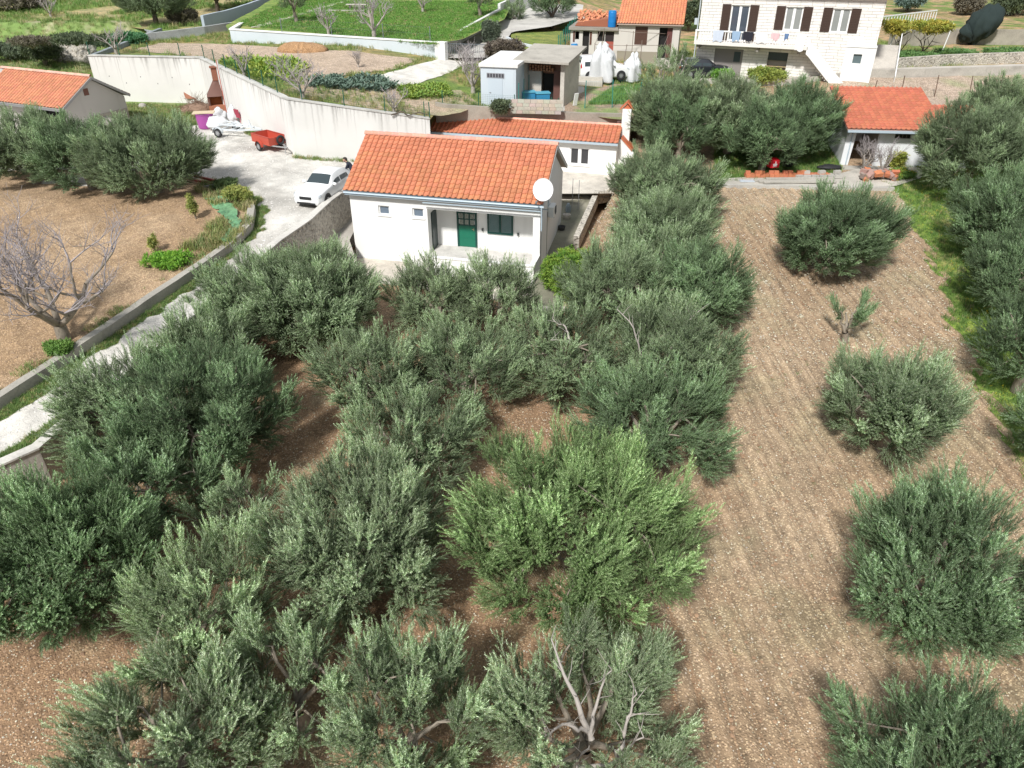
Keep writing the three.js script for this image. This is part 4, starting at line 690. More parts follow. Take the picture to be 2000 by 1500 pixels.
function meshFence(name, label, P, y0, h, gap, m, wires = true, o = {}) {
  const f = thing(name, label, 'fence'); const pts = []; let carry = 0;
  for (let i = 0; i < P.length - 1; i++) { const a = P[i], b = P[i + 1], L = Math.hypot(b[0] - a[0], b[1] - a[1]); for (let s = carry; s < L; s += gap) pts.push([lerp(a[0], b[0], s / L), lerp(a[1], b[1], s / L)]); carry = (gap - ((L - carry) % gap)) % gap; }
  pts.push(P[P.length - 1]);
  const pg = cyl(.035, .035, h + .1, 0, h / 2, 0, 6);
  for (const p of pts) { const q = part('post', pg.clone(), m, f); q.position.set(p[0], y0(p[0], p[1]), p[1]); q.rotation.z = (hash(Math.round(p[0] * 9), 3) - .5) * (o.lean ?? .06); q.rotation.x = (hash(Math.round(p[1] * 9), 4) - .5) * (o.lean ?? .06); }
  if (wires) {
    const list = [], N = o.rows ?? 7; for (let i = 0; i < pts.length - 1; i++) { const a = pts[i], b = pts[i + 1], A = V(a[0], y0(...a), a[1]), B = V(b[0], y0(...b), b[1]); for (let r = 0; r < N; r++) { const k = .06 + (h - .1) * r / (N - 1); list.push(bar(A.clone().add(V(0, k, 0)), B.clone().add(V(0, k, 0)), .0045, .0045, 3)); } const n = Math.round(A.distanceTo(B) / .16); for (let q = 1; q < n; q++) { const p = A.clone().lerp(B, q / n); list.push(bar(p.clone().add(V(0, .06, 0)), p.clone().add(V(0, h - .04, 0)), .0035, .0035, 3)); } }
    part('wire_mesh', list, o.wire ?? m, f);
  }
  return f;
}
const FGREEN = flat(.012, .10, .062, .5), FGREY = flat(.16, .18, .2, .5);
meshFence('mesh_fence', 'green wire mesh fence on top of the white retaining wall', WALL.map((p, i) => [p[0] + .05, p[1] - .05]), (x, z) => rw(x, z) + .06, .95, 2.6, FGREEN);
meshFence('mesh_fence', 'green mesh fence along the upper edge behind the long outbuilding', [[-5, -55.6], [3.3, -55.2]], (x, z) => hU(x, z) + .2, .85, 2.6, FGREEN);
meshFence('mesh_fence', 'tall thin wire fence beside the stone shed, right of the concrete strip', [[...px(hU, [1142, 212])[0]], [...px(hU, [1330, 208])[0]]], hU, 1.9, 2.1, flat(.02, .22, .2, .5), true, { rows: 5 });
{ const P = px(hU, [[1105, 98], [1000, 108], [905, 107]][0], [1118, 70]); meshFence('mesh_fence', 'green mesh fence climbing beside the small house wall', [px(hU, [1090, 108])[0], px(hU, [1128, 60])[0]], hU, 1.7, 1.6, flat(.015, .2, .16, .5)); }
meshFence('post_fence', 'row of thin rusty fence stakes along the far field behind the red hut roof', px(hG, [1700, 200], [1760, 190], [1830, 190], [1915, 192], [2005, 190]), hG, 1.6, 2.7, flat(.16, .10, .07), true, { rows: 4, lean: .2, wire: flat(.25, .22, .2) });
// long pale blue wall below the lawn
const hLawn = (x, z) => 7.3 + .05 * (-z - 69) + .1 * (fbm(x * .3, z * .3, 97, 3) - .5);
{
  const P = px(hU, [456, 83], [853, 113]), P2 = [[P[0][0] - .6, P[0][1] - 5], P[0], P[1], [P[1][0] + .9, P[1][1] + .35]];
  const w = thing('terrace_wall', 'long smooth pale blue wall with a white top below the green lawn', 'wall'), top = (x, z) => lin(x, [[P[0][0], 7.85], [P[1][0], 7.35]]);
  part('wall_face', wallAlong(P2.slice(0, 3), top, (x, z) => hU(x, z) - .3, .3), plaster(.60, .66, .71), w);
  part('coping', wallAlong(P2.slice(0, 3), (x, z) => top(x, z) + .1, (x, z) => top(x, z) + .004, .42), WHITE, w);
  part('end_pier', wallAlong(P2.slice(2), (x, z) => top(x, z) + .12, (x, z) => hU(x, z) - .3, .6), WHITE, w);
  meshFence('mesh_fence', 'thin grey fence posts standing along the long pale blue wall', [[P[0][0] + 5, P[0][1] - .02], [P[1][0] - .5, P[1][1]]].map((p, i) => [p[0], lerp(P[0][1], P[1][1], (p[0] - P[0][0]) / (P[1][0] - P[0][0]))]), (x, z) => top(x, z) + .08, 1.15, 4.9, FGREY, true, { rows: 3, lean: .02 });
  const lawn = [[P[0][0] - .2, P[0][1] - .2], [P[1][0], P[1][1] - .2], ...px(hLawn, [900, 78], [985, 38], [1000, 10], [1000, -20], [560, -20], [500, 18], [440, 50])];
  sheet('lawn', hLawn, sdPoly(lawn), [-70, 10, -150, -66], .8, grassMat, (x, z) => { const n = n2(x, z, .2, 55); return mix3(mix3([.22, .40, .10], [.32, .46, .14], n), [.56, .54, .30], .7 * sm(.58, .78, n2(x, z, .35, 56))); }, .01);
  const rampH = (x, z) => lin(-z, [[66, 5.95], [72, 6.3], [90, 7.6], [120, 9.2]]);
  const ramp = sheet('concrete_ramp', rampH, sdPoly(px(rampH, [862, 114], [905, 82], [985, 36], [1040, 8], [1140, 8], [1135, 34], [1075, 52], [1000, 62], [985, 84], [968, 112])), [-12, 30, -130, -64], .8, concV, (x, z) => [.62, .60, .57].map(v => v * (.85 + .3 * n2(x, z, .4, 60))), .01);
  solo('ramp_wall', wallAlong(px(rampH, [866, 110], [905, 80], [985, 34], [1002, 26]), (x, z) => rampH(x, z) + 1.1, (x, z) => rampH(x, z) - .4, .3), plaster(.72, .71, .69), 'sloping white wall between the lawn and the concrete ramp', 'wall');
  solo('ramp_wall', wallAlong(px(rampH, [975, 40], [1000, 28], [1048, 8]), (x, z) => rampH(x, z) + 1.6, (x, z) => rampH(x, z) - .4, .3), plaster(.74, .74, .73), 'short white wall end where the ramp turns at the top', 'wall');
  solo('curved_wall', wallAlong(px(hU, [990, 88], [1012, 99], [1045, 106], [1100, 108]), (x, z) => hU(x, z) + .75, (x, z) => hU(x, z) - .4, .25), plaster(.60, .64, .68), 'low curved pale blue wall holding the grass mound under the small olive', 'wall');
  const hM = (x, z) => hU(x, z) + .55; sheet('grass_mound', hM, ragged(sdPoly(px(hM, [1000, 62], [1100, 60], [1105, 104], [1040, 100], [995, 84])), .1), [-8, 12, -92, -62], .6, grassMat, (x, z) => mix3([.22, .38, .08], [.38, .42, .16], n2(x, z, .5, 61)), .0);
  const gate = thing('yard_gate', 'low grey barred gate at the foot of the concrete ramp', 'gate'), ga = on(862, 110, hU), gb = on(958, 112, hU), bars = []; for (let k = 0; k <= 26; k++) { const p = ga.clone().lerp(gb, k / 26); bars.push(cyl(.02, .02, 1.0, p.x, p.y + .55, p.z, 5)); } part('bars', bars, FGREY, gate, 'stuff'); part('gate_rail', [beam(ga.clone().add(V(0, 1.05, 0)), gb.clone().add(V(0, 1.05, 0)), .05, .05), beam(ga.clone().add(V(0, .1, 0)), gb.clone().add(V(0, .1, 0)), .05, .05)], FGREY, gate);
  // stepping stones across the lawn
  const R = rng(8), path = thing('stepping_stones', 'line of pale stepping stones crossing the lawn', 'path'); for (let k = 0; k < 30; k++) { const p = on(lerp(502, 690, k / 29) + (R() - .5) * 3, lerp(53, -2, k / 29), hLawn); part('stone', jitter(new THREE.CylinderGeometry(.5, .52, .06, 7).translate(0, .03, 0).scale(1, 1, .8), .06, k), conc(.66, .62, .55), path).position.copy(p); }
  const b = (label, x, y, L, turn) => { const p = on(x, y, hLawn), q = thing('garden_bench', label, 'bench', p, turn, 'benches on the lawn'); part('seat', span(-L / 2, L / 2, .42, .5, -.25, .25), conc(.7, .66, .6), q); part('leg', [span(-L / 2 + .3, -L / 2 + .5, 0, .417, -.18, .18)], flat(.15, .13, .12), q); part('leg', [span(L / 2 - .5, L / 2 - .3, 0, .417, -.18, .18)], flat(.15, .13, .12), q); };
  b('stone table bench on the lawn, dark legged', 697, 18, 2.2, -.05); { const p = on(675, 22, hLawn), m = solo('stone_edging', span(-2, 2, 0, .12, -.2, .2), conc(.66, .62, .56), 'pale stone edging strip lying on the lawn before the bench', 'edging'); m.position.copy(p); m.rotation.y = -.06; }
}
// far left: blue-grey ramp wall, rubble
{
  solo('boundary_wall', wallAlong(px(hU, [462, 58], [400, 68], [395, 62]).slice(0, 2).concat(px(hU, [290, 82])), (x, z) => hU(x, z) + .75, (x, z) => hU(x, z) - .3, .25), conc(.62, .64, .66), 'low pale wall along the top of the fenced soil plot', 'wall');
  solo('boundary_wall', wallAlong(px(hU, [400, 62], [460, 46], [520, 22], [565, 2]), (x, z) => hU(x, z) + 1.5, (x, z) => hU(x, z) - .4, .3), plaster(.42, .48, .55), 'blue-grey wall climbing beside the lawn at top left', 'wall');
}
// track parapet, kerb of the ploughed plot
const stoneMap = (() => { const s = specks(512, 1500, 9, 26, 21); return { c: tex(512, (i, j) => { const k = j * 512 + i, f = s.f[k] > .12 ? .62 + .4 * s.tone[k] : .42; const g = f * (.85 + .25 * fbm(i / 512 * 30, j / 512 * 30, 5, 3, 30)); return [enc(g), enc(g * .97), enc(g * .92)]; }, true, 2.2), b: tex(512, (i, j) => { const v = s.f[j * 512 + i]; return [v, v, v]; }, false, 2.2) }; })();
const rubble = std({ map: stoneMap.c, bumpMap: stoneMap.b, bumpScale: .06, color: rgb(.60, .57, .52), roughness: 1 });
{
  const w = thing('track_parapet', 'long low concrete parapet on the grove side of the gravel track, stone-faced near the cottage', 'wall'), top = (x, z) => hL(x, z) + .22 + .1 * sm(36, 39, -z);
  const RS = TRACK_R.slice(4); part('stone_face', wallAlong(RS, top, (x, z) => Math.min(hG(x, z), hL(x, z)) - .4, .3), rubble, w);
  part('wall_face', wallAlong(TRACK_R.slice(0, 5), top, (x, z) => Math.min(hG(x, z), hL(x, z)) - .4, .3), std({ map: streaks, bumpMap: grit, bumpScale: .008, color: rgb(.46, .43, .38), roughness: .95 }), w);
  part('coping', wallAlong(TRACK_R, (x, z) => top(x, z) + .07, (x, z) => top(x, z) + .004, .40), conc(.78, .755, .71), w);
  solo('plot_kerb', wallAlong(TRACK_L, (x, z) => hF(x, z) + .10, (x, z) => hL(x, z) - .3, .36, .5), std({ map: concMap, bumpMap: grit, bumpScale: .012, color: rgb(.50, .475, .425), roughness: .95 }), 'grey weathered concrete kerb wall between ploughed plot and gravel track', 'kerb');
}
// slab, driveway and steps round the cottage
const hS = (x, z) => lin(-z, [[33, .55], [36.5, .95], [42, 1.9], [45, 2.4]]);
sheet('concrete_slab', hS, sdPoly([...px(hL, [560, 470], [600, 441], [664, 390]).map(p => [p[0] + .1, p[1]]), [-8.0, -46], [-8.55, -42], [-8.95, -38.5], ...px(hS, [700, 520], [585, 520])]), [-20, -5, -48, -28], .5, concV, (x, z) => [.52, .485, .44].map(v => v * (.78 + .5 * n2(x, z, .7, 63))));
const hD = (x, z) => lin(-z, [[33, .05], [38, .18], [45, .75], [48, 1.0], [56, 1.15]]);
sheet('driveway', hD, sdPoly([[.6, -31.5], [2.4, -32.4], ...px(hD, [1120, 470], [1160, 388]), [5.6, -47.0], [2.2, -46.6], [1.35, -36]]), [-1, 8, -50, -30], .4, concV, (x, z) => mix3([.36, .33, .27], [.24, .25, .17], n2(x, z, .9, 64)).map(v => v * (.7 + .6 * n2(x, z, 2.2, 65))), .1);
sheet('gravel_yard', hD, sdPoly([[1.2, -46.2], [5.6, -46.6], [9.4, -48], [9.4, -54.6], [-5.2, -56], [-4, -46.5]]), [-6, 10, -57, -45], .5, gravMat, (x, z) => [.74, .68, .60].map(v => v * (.75 + .45 * n2(x, z, .8, 66))), .104);
solo('driveway_kerb', wallAlong([...px(hD, [1125, 478], [1165, 388]), [6.6, -47.3]], (x, z) => Math.max(hD(x, z) + .5, hG(x + .5, z) + .12), (x, z) => hD(x, z) - .3, .34, .5), rubble, 'low rough stone kerb on the right of the shaded driveway', 'kerb');
sheet('stone_terrace', (x, z) => .03, sdPoly([[-9.2, -40.2], [-8.6, -36.2], [-4.6, -35.2], [-4.0, -34.6], [1.6, -33.3], [1.6, -37.2]]), [-10, 3, -40, -32], .5, concV, (x, z) => [.70, .64, .56].map(v => v * (.85 + .3 * n2(x, z, 1.3, 67))), .05);
solo('terrace_edge', wallAlong([[-8.7, -36.1], [-4.6, -35.1], [-4.0, -34.5], [2.2, -33.0]], (x, z) => .06, (x, z) => hG(x, z) - .4, .3), rubble, 'rough stone edge of the pale terrace before the cottage', 'wall');
for (let k = 0; k < 2; k++) solo('stone_step', bx(1.7, .16, .5, 0, 0, 0), conc(.66, .62, .55), k ? 'upper pale concrete step right of the porch corner' : 'lower pale concrete step right of the porch corner', 'step').position.set(1.9 + k * -.1, -.02 + k * .15, -31.6 - k * .6);
// hut path and kerb
sheet('hut_path', (x, z) => hG(x, z) + .12, sdPoly(px(hG, [1400, 352], [1640, 342], [1690, 330], [1800, 330], [1800, 350], [1745, 368], [1400, 366])), [8, 40, -56, -38], .4, concV, (x, z) => [.60, .565, .51].map(v => v * (.75 + .5 * n2(x, z, .8, 68))));
solo('path_kerb', wallAlong(px(hG, [1398, 366], [1560, 369], [1745, 372]), (x, z) => hG(x, z) + .2, (x, z) => hG(x, z) - .3, .22), conc(.62, .6, .56), 'pale concrete kerb at the top of the brown field before the hut', 'kerb');

// ---------------------------------------------------------------- vehicles
const rubber = flat(.022, .022, .023, .8), alloy = flat(.55, .56, .58, .35, { metalness: .7 }), carGlass = new THREE.MeshPhysicalMaterial({ color: rgb(.03, .045, .05), roughness: .05, clearcoat: 1, clearcoatRoughness: .03, side: THREE.DoubleSide }), plasticK = flat(.02, .02, .022, .5);
function carSurface(st) { // st rows: x, bottom, belt, top, half width at belt, half width at roof
  const cr = (a, b, c, d, t) => .5 * (2 * b + (c - a) * t + (2 * a - 5 * b + 4 * c - d) * t * t + (3 * b - a - 3 * c + d) * t * t * t);
  const row = x => { let i = 0; while (i < st.length - 2 && st[i + 1][0] < x) i++; const t = clamp((x - st[i][0]) / (st[i + 1][0] - st[i][0])), g = k => st[clamp(k, 0, st.length - 1)]; return [1, 2, 3, 4, 5].map(c => cr(g(i - 1)[c], g(i)[c], g(i + 1)[c], g(i + 2)[c], t)); };
  const half = x => { const [yb, ybe, yt, wb, wt] = row(x), c = .045 * wt; return [[0, yt + c], [wt * .55, yt + c * .7], [wt * .93, yt + .005], [wt, yt - .03], [lerp(wt, wb, .55), lerp(yt - .03, ybe, .5)], [wb * .975, ybe + .01], [wb, ybe - .09], [wb * 1.005, lerp(yb, ybe, .5)], [wb * .985, yb + .1], [wb * .86, yb]]; };
  const sect = x => { const h = half(x), L = h.slice(1).reverse().map(([w, y]) => [-w, y]); return [...L, ...h]; };   // 19 points, centre at index 9
  return { sect, x0: st[0][0], x1: st[st.length - 1][0] };
}
function loft(S, xs, i0, i1, off = 0) {
  const pos = [], idx = [], n = i1 - i0 + 1; xs.forEach(x => { const s = S.sect(x); for (let i = i0; i <= i1; i++) pos.push(x, s[i][1], s[i][0]); });
  for (let r = 0; r < xs.length - 1; r++) for (let i = 0; i < n - 1; i++) { const a = r * n + i; idx.push(a, a + 1, a + n, a + 1, a + n + 1, a + n); }
  const g = new THREE.BufferGeometry(); g.setAttribute('position', new THREE.Float32BufferAttribute(pos, 3)); g.setIndex(idx); g.computeVertexNormals();
  const p = g.attributes.position, m = g.attributes.normal; let up = 0; for (let i = 0; i < p.count; i++) up += m.getZ(i) * p.getZ(i) + m.getY(i) * .5; const sg = up < 0 ? -1 : 1;
  if (sg < 0) { const I = g.index.array; for (let i = 0; i < I.length; i += 3) { const t = I[i + 1]; I[i + 1] = I[i + 2]; I[i + 2] = t; } g.computeVertexNormals(); }
  if (off) for (let i = 0; i < p.count; i++) p.setXYZ(i, p.getX(i) + m.getX(i) * off, p.getY(i) + m.getY(i) * off, p.getZ(i) + m.getZ(i) * off);
  return g;
}
const steps = (a, b, n) => Array.from({ length: n + 1 }, (_, i) => lerp(a, b, i / n));
function cap(S, x) { const s = S.sect(x), pos = [], idx = []; s.forEach(q => pos.push(x, q[1], q[0])); const c = s.length; pos.push(x, s.reduce((a, q) => a + q[1], 0) / c, 0); for (let i = 0; i < c; i++) idx.push(c, i, (i + 1) % c); const g = new THREE.BufferGeometry(); g.setAttribute('position', new THREE.Float32BufferAttribute(pos, 3)); g.setIndex(idx); g.computeVertexNormals(); return g; }
function wheel(t, x, z, r, wd) {
  const s = Math.sign(z), w = part('wheel', new THREE.LatheGeometry([[r * .62, -wd / 2], [r * .95, -wd / 2], [r, -wd * .32], [r, wd * .32], [r * .95, wd / 2], [r * .62, wd / 2]].map(q => new THREE.Vector2(...q)), 24).rotateX(Math.PI / 2), rubber, t); w.position.set(x, r, z);
  part('rim', [new THREE.CylinderGeometry(r * .63, r * .63, wd * .7, 24, 1, true).rotateX(Math.PI / 2), ...Array.from({ length: 5 }, (_, k) => bx(r * 1.18, r * .15, .03, 0, 0, s * wd * .42, 0, 0, k * Math.PI * 2 / 10 * 2)), cyl(r * .16, r * .16, .04, 0, 0, s * wd * .44, 10, Math.PI / 2)], alloy, w); part('brake_disc', cyl(r * .6, r * .6, .02, 0, 0, s * wd * .1, 18, Math.PI / 2), flat(.06, .06, .06, .5), w);
}
function car(name, label, cat, pos, turn, st, o) {
  const t = thing(name, label, cat, pos, turn), S = carSurface(st), xs = []; for (let i = 0; i < st.length - 1; i++) for (let k = 0; k < 4; k++) xs.push(lerp(st[i][0], st[i + 1][0], k / 4)); xs.push(S.x1);
  part('body', [loft(S, xs, 0, 18), cap(S, S.x0), cap(S, S.x1)], o.paint, t);
  part('windscreen', loft(S, steps(...o.screen, 6), 7, 11, .006), carGlass, t);
  if (o.back) part('rear_window', loft(S, steps(...o.back, 5), 7, 11, .006), carGlass, t);
  for (const [a, b] of o.side) { part('side_window', loft(S, steps(a, b, 4), 13, 14, .008), carGlass, t); part('side_window', loft(S, steps(a, b, 4), 4, 5, .008), carGlass, t); }
  for (const x of o.axles) for (const s of [-1, 1]) { const z = s * (o.w - .1); part('wheel_arch', new THREE.CylinderGeometry(o.r + .065, o.r + .065, .02, 26, 1, false).rotateX(Math.PI / 2).translate(x, o.r + .02, s * (o.w + .008)), plasticK, t); wheel(t, x, s * (o.w - .075), o.r, .2); }
  for (const s of [-1, 1]) {
    part('headlight', loft(S, steps(o.lamp[0], o.lamp[1], 3), s > 0 ? 13 : 3, s > 0 ? 15 : 5, .012), new THREE.MeshPhysicalMaterial({ color: rgb(.45, .48, .5), roughness: .1, clearcoat: 1, side: THREE.DoubleSide }), t);
    part('tail_light', loft(S, steps(S.x1 - .12, S.x1 - .02, 3), s > 0 ? 13 : 3, s > 0 ? 15 : 5, .012), flat(.4, .015, .012, .25), t);
    const m = part('mirror', new THREE.SphereGeometry(.11, 10, 8).scale(.8, .8, 1.1).translate(o.mirror[0], o.mirror[1], s * (o.w + .09)), o.paint, t); part('mirror_foot', bx(.06, .05, .14, o.mirror[0], o.mirror[1] - .06, s * (o.w - .0)), plasticK, m);
    for (const x of o.handles) part('door_handle', bx(.16, .03, .03, x, o.mirror[1] - .12, s * (o.w + .01)), o.handleMat ?? o.paint, t);
  }
  part('grille', [span(-.012, .03, .52, .68, -.36, .36)].map(g => g.translate(o.nose ?? .02, 0, 0)), plasticK, t);
  part('lower_intake', span(-.004, .05, .27, .37, -.55, .55).translate(o.nose ?? .02, 0, 0), plasticK, t);
  part('number_plate', span(-.03, -.012, .40, .50, -.26, .26).translate(o.nose ?? .02, 0, 0), flat(.75, .75, .74, .4), t);
  return t;
}
const carWhite = new THREE.MeshPhysicalMaterial({ color: rgb(.80, .81, .81), roughness: .35, clearcoat: 1, clearcoatRoughness: .05, side: THREE.DoubleSide });
{
  const F = on(596, 409, hL), az = 17 * Math.PI / 180, turn = Math.PI / 2 - az;
  car('white_car', 'white hatchback parked on the gravel beside the cottage, nose towards the grove', 'car', [F.x + .1, F.y + .01, F.z], turn,
    [[0, .3, .60, .65, .60, .48], [.07, .22, .68, .74, .74, .6], [.32, .18, .78, .85, .83, .7], [.9, .18, .87, .93, .85, .74], [1.32, .18, .92, .985, .853, .74], [1.98, .18, .945, 1.38, .855, .62], [2.5, .18, .955, 1.455, .855, .60], [3.1, .18, .97, 1.44, .855, .58], [3.6, .18, .985, 1.32, .85, .57], [4.05, .2, .99, 1.1, .84, .62], [4.4, .25, .93, .99, .80, .62], [4.48, .34, .84, .9, .7, .52]],
    { paint: carWhite, screen: [1.37, 1.95], back: [3.5, 4.0], side: [[1.78, 2.42], [2.5, 3.35]], axles: [.85, 3.45], w: .855, r: .31, lamp: [.04, .30], mirror: [1.6, 1.0], handles: [2.3, 3.2], nose: 0 });
}
{
  const R0 = on(1122, 150, hU), a = Math.PI + .12;
  car('white_van', 'small white passenger van parked in front of the small house, partly behind a white sack', 'van', [R0.x + 4.5, R0.y + .02, R0.z + .55], a,
    [[0, .32, .66, .72, .62, .5], [.08, .22, .78, .85, .76, .6], [.35, .18, .92, 1.0, .84, .7], [.8, .18, .99, 1.08, .86, .74], [1.05, .18, 1.02, 1.14, .865, .74], [1.7, .18, 1.05, 1.70, .87, .66], [2.3, .18, 1.06, 1.81, .87, .66], [3.2, .18, 1.06, 1.82, .87, .66], [3.95, .2, 1.06, 1.78, .87, .66], [4.2, .25, 1.05, 1.62, .85, .65], [4.3, .3, 1.0, 1.2, .8, .6]],
    { paint: carWhite, screen: [1.12, 1.66], back: [4.12, 4.27], side: [[1.65, 2.5], [2.58, 3.3], [3.38, 3.95]], axles: [.85, 3.5], w: .87, r: .32, lamp: [.06, .4], mirror: [1.5, 1.15], handles: [2.3, 2.75], nose: 0, handleMat: plasticK });
  const q = on(1313, 149, hU), dark = new THREE.MeshPhysicalMaterial({ color: rgb(.018, .02, .026), roughness: .3, clearcoat: 1, clearcoatRoughness: .04, side: THREE.DoubleSide });
  car('black_car', 'black estate car parked before the stone house garage, behind a pruned olive', 'car', [q.x + 4.9, q.y + .02, q.z + .2], Math.PI + .03,
    [[0, .32, .64, .70, .62, .5], [.08, .22, .74, .80, .76, .6], [.35, .18, .84, .92, .85, .7], [.95, .18, .92, .99, .87, .74], [1.35, .18, .96, 1.04, .875, .74], [2.0, .18, .99, 1.44, .88, .64], [2.6, .18, 1.0, 1.53, .88, .64], [3.5, .18, 1.01, 1.52, .88, .63], [4.1, .2, 1.02, 1.45, .87, .63], [4.45, .25, 1.02, 1.18, .84, .62], [4.6, .32, .9, 1.0, .76, .55]],
    { paint: dark, screen: [1.4, 1.96], back: [4.12, 4.5], side: [[1.85, 2.6], [2.7, 3.5], [3.6, 4.1]], axles: [.9, 3.6], w: .88, r: .33, lamp: [.06, .38], mirror: [1.7, 1.08], handles: [2.5, 3.35], nose: 0 });
}
{ // red box trailer
  const { A, turn } = frame([492, 289], [531, 301], hL), RD = flat(.46, .075, .045, .6), t = thing('box_trailer', 'small rusty red open box trailer on two wheels by the white retaining wall', 'trailer', [A.x + .1, A.y, A.z], turn), h0 = .45, h1 = .95, L = 2.05, D = 1.25;
  part('box', [span(0, L, h0, h0 + .04, -D, 0), span(0, L, h0 + .04, h1, -.03, 0), span(0, L, h0 + .04, h1, -D, -D + .03), span(0, .03, h0 + .04, h1, -D + .031, -.031), span(L - .03, L, h0 + .04, h1 - .02, -D + .031, -.031)], RD, t);
  part('top_rail', [span(-.03, L + .03, h1 + .002, h1 + .04, -.05, .02), span(-.03, L + .03, h1 + .002, h1 + .04, -D - .02, -D + .05), span(-.03, .03, h1 + .002, h1 + .04, -D + .051, -.051)], flat(.40, .06, .04, .5), t);
  part('spare_wheel', new THREE.TorusGeometry(.24, .08, 8, 20).rotateY(Math.PI / 2).translate(L + .1, .72, -D / 2 - .2), rubber, t);
  for (const z of [.12, -D - .12]) { wheel(t, 1.0, z, .29, .15); part('mudguard', new THREE.CylinderGeometry(.36, .36, .2, 14, 1, true, -Math.PI / 2, Math.PI).rotateX(-Math.PI / 2).translate(1.0, .29, z), RD, t); }
  part('drawbar', [beam(V(L - .2, .42, -.2), V(L + 1.1, .42, -D / 2), .07, .07), beam(V(L - .2, .42, -D + .2), V(L + 1.1, .421, -D / 2), .07, .07), cyl(.03, .03, .6, L + .9, .32, -D / 2 + .06)], flat(.4, .4, .4, .5, { metalness: .3 }), t);
}
{ // white boat trailer frame
  const { A, B, L, turn } = frame([418, 266], [492, 272], hL), M = flat(.62, .66, .69, .45), t = thing('boat_trailer', 'empty white boat trailer frame lying on the gravel left of the red trailer', 'trailer', [A.x, A.y, A.z], turn), y = .5, D = 1.7;
  part('frame', [beam(V(0, y, 0), V(L * .62, y, -.1), .09, .1), beam(V(L * .62, y, -.1), V(L + .3, y, -D / 2), .09, .1), beam(V(0, y, -D), V(L * .62, y, -D + .1), .09, .1), beam(V(L * .62, y, -D + .1), V(L + .3, y + .001, -D / 2), .09, .1), ...[0, .22, .45, .62].map(k => beam(V(L * k, y + .003, -.02 - .1 * k), V(L * k, y + .003, -D + .02 + .1 * k), .07, .07))], M, t);
  part('keel_roller', [beam(V(.1, y + .12, -D / 2), V(L * .9, y + .1, -D / 2), .08, .08), beam(V(.1, y + .3, -.4), V(L * .5, y + .2, -.5), .08, .06), beam(V(.1, y + .3, -D + .4), V(L * .5, y + .2, -D + .5), .08, .06)], M, t);
  for (const z of [.2, -D - .2]) { wheel(t, .55, z, .3, .17); part('mudguard', new THREE.CylinderGeometry(.38, .38, .24, 14, 1, true, -Math.PI / 2, Math.PI).rotateX(-Math.PI / 2).translate(.55, .3, z), M, t); }
  part('winch_post', [beam(V(L * .85, y, -D / 2), V(L * .8, y + .6, -D / 2), .07, .07)], M, t);
}
// ---------------------------------------------------------------- person by the car boot
function iso(bones, min, size, res, k = .05) { // smooth union of tapered capsules, meshed
  const mc = new MarchingCubes(res, new THREE.MeshBasicMaterial(), false, false, 60000); mc.isolation = 0; const a = V(0, 0, 0), N = res;
  for (let z = 0; z < N; z++) for (let y = 0; y < N; y++) for (let x = 0; x < N; x++) {
    const p = V(min.x + x / N * size, min.y + y / N * size, min.z + z / N * size); let d = 1e3;
    for (const [A, B, r0, r1] of bones) { const ab = a.copy(B).sub(A), t = clamp(((p.x - A.x) * ab.x + (p.y - A.y) * ab.y + (p.z - A.z) * ab.z) / (ab.lengthSq() || 1e-9)), q = Math.hypot(p.x - A.x - ab.x * t, p.y - A.y - ab.y * t, p.z - A.z - ab.z * t) - lerp(r0, r1, t); const h = clamp(.5 + .5 * (d - q) / k); d = lerp(d, q, h) - k * h * (1 - h); }
    mc.field[x + y * N + z * N * N] = -d;
  }
  mc.update(); const c = mc.count, P = mc.positionArray.slice(0, c * 3), Q = mc.normalArray.slice(0, c * 3);
  for (let i = 0; i < c; i++) for (let q = 0; q < 3; q++) P[3 * i + q] = min.getComponent(q) + (P[3 * i + q] * .5 + .5) * size;
  const g = new THREE.BufferGeometry(); g.setAttribute('position', new THREE.BufferAttribute(P, 3)); g.setAttribute('normal', new THREE.BufferAttribute(Q, 3)); g.computeVertexNormals(); return g;
}
